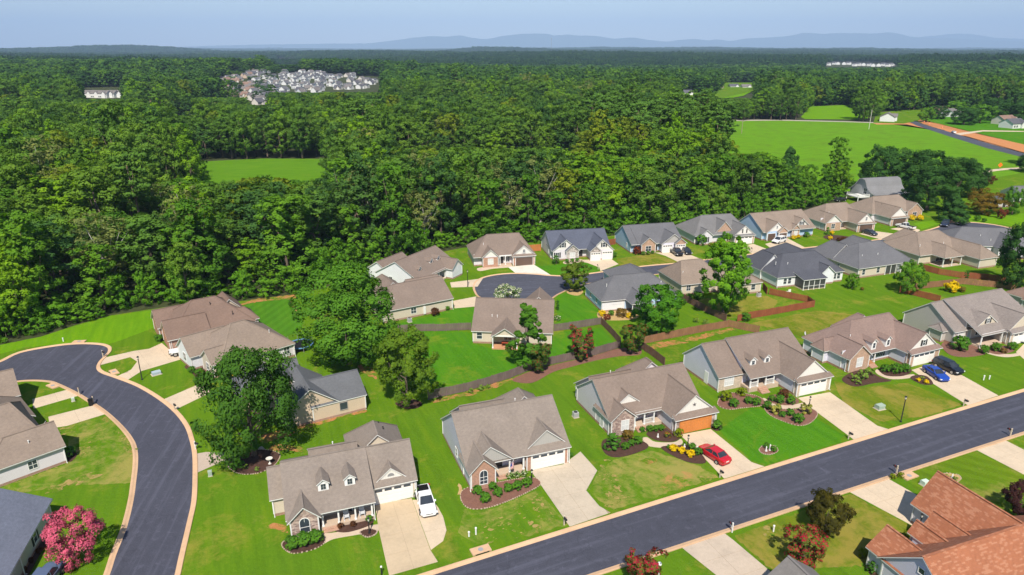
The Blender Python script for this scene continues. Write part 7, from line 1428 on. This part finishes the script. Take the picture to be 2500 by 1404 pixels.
for px, py, lb, wi, ri, an in [(455, 280, 'dark-roofed white house alone among the trees below the subdivision', 0, 0, 30), (372, 250, 'red-walled house glimpsed among the trees', 3, 3, 10), (165, 176, 'red-roofed house high among the left-hand woods', 3, 3, 0), (1675, 233, 'white building alone in the middle woods', 0, 0, 10), (1790, 216, 'white house left of its neighbour above the small far field', 0, 0, 5), (1820, 217, 'white house right of its neighbour above the small far field', 0, 1, 5), (1752, 218, 'red brick house above the small far field', 3, 3, 0), (2166, 296, 'white house tucked behind trees at the far field edge', 0, 1, 60), (2470, 312, 'white house with grey roof beside the far lawn', 0, 0, 20), (2450, 303, 'tan house behind the white one beside the far lawn', 1, 3, 20), (2318, 284, 'white cottage beside the clay-sided road', 0, 1, 40), (2214, 212, 'white house high among the right-hand woods', 0, 1, 10), (2290, 278, 'clay-coloured barn beside the far road', 3, 3, 0)]: far_house(px, py, lb, None, wi, ri, 13, 10, 3.6, 6.4, an)
for i in range(16): far_house(2000 + i * 12 + hr_.uniform(-3, 3), 158 + .25 * i + hr_.uniform(-2, 2), 'tiny white house in the farthest subdivision at right', 'farthest subdivision at right', 0, hr_.choice([0, 2]), 14, 11, 5.5, 9.0, hr_.choice([-20, 70]))
for i in range(9): far_house(672 + i * 8 + hr_.uniform(-3, 3), 150 + hr_.uniform(-2, 2), 'tiny white house on the far hillside behind the subdivision', 'far hillside houses', 0, 1, 16, 12, 6, 9, hr_.choice([-20, 70]))
for px, py, L in [(800, 127, 70), (845, 127, 60), (1078, 128, 60), (1225, 119, 30)]: far_house(px, py, 'long white warehouse far off near the horizon', 'far warehouses', 0, 1, L, 40, 14, 15.5, 0, name='warehouse', cat='warehouse')
x, y = 380.0, 7000.0; r = empty('radio_mast', (x, y, terr(x, y))); tag(r, 'thin radio mast against the blue mountains', 'mast'); MB().tube([(0, 0, 0), (0, 0, 130)], [1.6, 1.0], 6).build('mast', GREYM, r); MB().box(-3, 3, -3, 3, 118, 126).build('antenna', GREYM, r)

# ------------------------------------------------------------------ blue mountains and the hazy air
def ridge(name, line, d, depth, mat, foot=-10):
    b = MB(); xs = np.linspace(line[0][0], line[-1][0], 150); ys = np.interp(xs, [p[0] for p in line], [p[1] for p in line]); rr = random.Random(int(d)); rows = []
    ys = ys + np.array([rr.uniform(-.5, .5) for _ in ys])
    for px, py in zip(xs, ys):
        Y = (py - 702) / FPX; X = (px - 1250) / FPX; k = (_S + Y * _C) / (_C - Y * _S); yy_ = d; z = CAM_H - yy_ * k; x = X * yy_ / (_C - Y * _S); rows.append((x, z))
    prof = [(-depth, 0), (-depth * .55, .32), (-depth * .25, .70), (0, 1), (depth * .3, .7), (depth, 0)]
    V = [[(x * (d + o) / d, d + o + rr.uniform(-60, 60) * (o != 0), foot + (z - foot) * k * (rr.uniform(.9, 1.08) if 0 < k < 1 else 1)) for o, k in prof] for x, z in rows]
    for a, c in zip(V, V[1:]):
        for j in range(len(prof) - 1): b.poly([a[j], a[j+1], c[j+1], c[j]])
    return tag(b.build(name, mat, None, True), kind='structure')
MTN = soil((.030, .060, .025), (.045, .080, .030), .004)
ridge('mountains', [(300, 118), (620, 109), (780, 107), (900, 106), (960, 99), (1010, 92), (1045, 88), (1090, 90), (1125, 86), (1160, 94), (1190, 96), (1225, 88), (1270, 83), (1310, 81), (1345, 84), (1358, 88), (1385, 84), (1400, 86), (1460, 88), (1497, 95), (1545, 91), (1580, 97), (1630, 102), (1670, 96), (1705, 95), (1724, 100), (1752, 95), (1775, 101), (1830, 93), (1870, 92), (1925, 88), (1965, 79), (2010, 83), (2040, 81), (2090, 81), (2140, 82), (2170, 78), (2200, 84), (2225, 90), (2300, 93), (2420, 98), (2520, 104), (2750, 115)], 30000, 2600, MTN)
ridge('mountains', [(2180, 100), (2260, 89), (2330, 82), (2370, 83), (2430, 92), (2560, 98), (2800, 110)], 33500, 2000, MTN)
hz = MB().box(-40000, 40000, -40000, 40000, -75, 1500).build('haze', []); hz['kind'] = 'stuff'
hm = bpy.data.materials.new('haze_air'); hm.use_nodes = True; nt = hm.node_tree; nt.nodes.remove(nt.nodes['Principled BSDF']); pv = nt.nodes.new('ShaderNodeVolumePrincipled')
pv.inputs['Color'].default_value = (.48, .68, 1.0, 1); pv.inputs['Density'].default_value = HAZE; pv.inputs['Anisotropy'].default_value = -0.25; nt.links.new(pv.outputs[0], nt.nodes['Material Output'].inputs['Volume'])
hz.data.materials.append(hm)
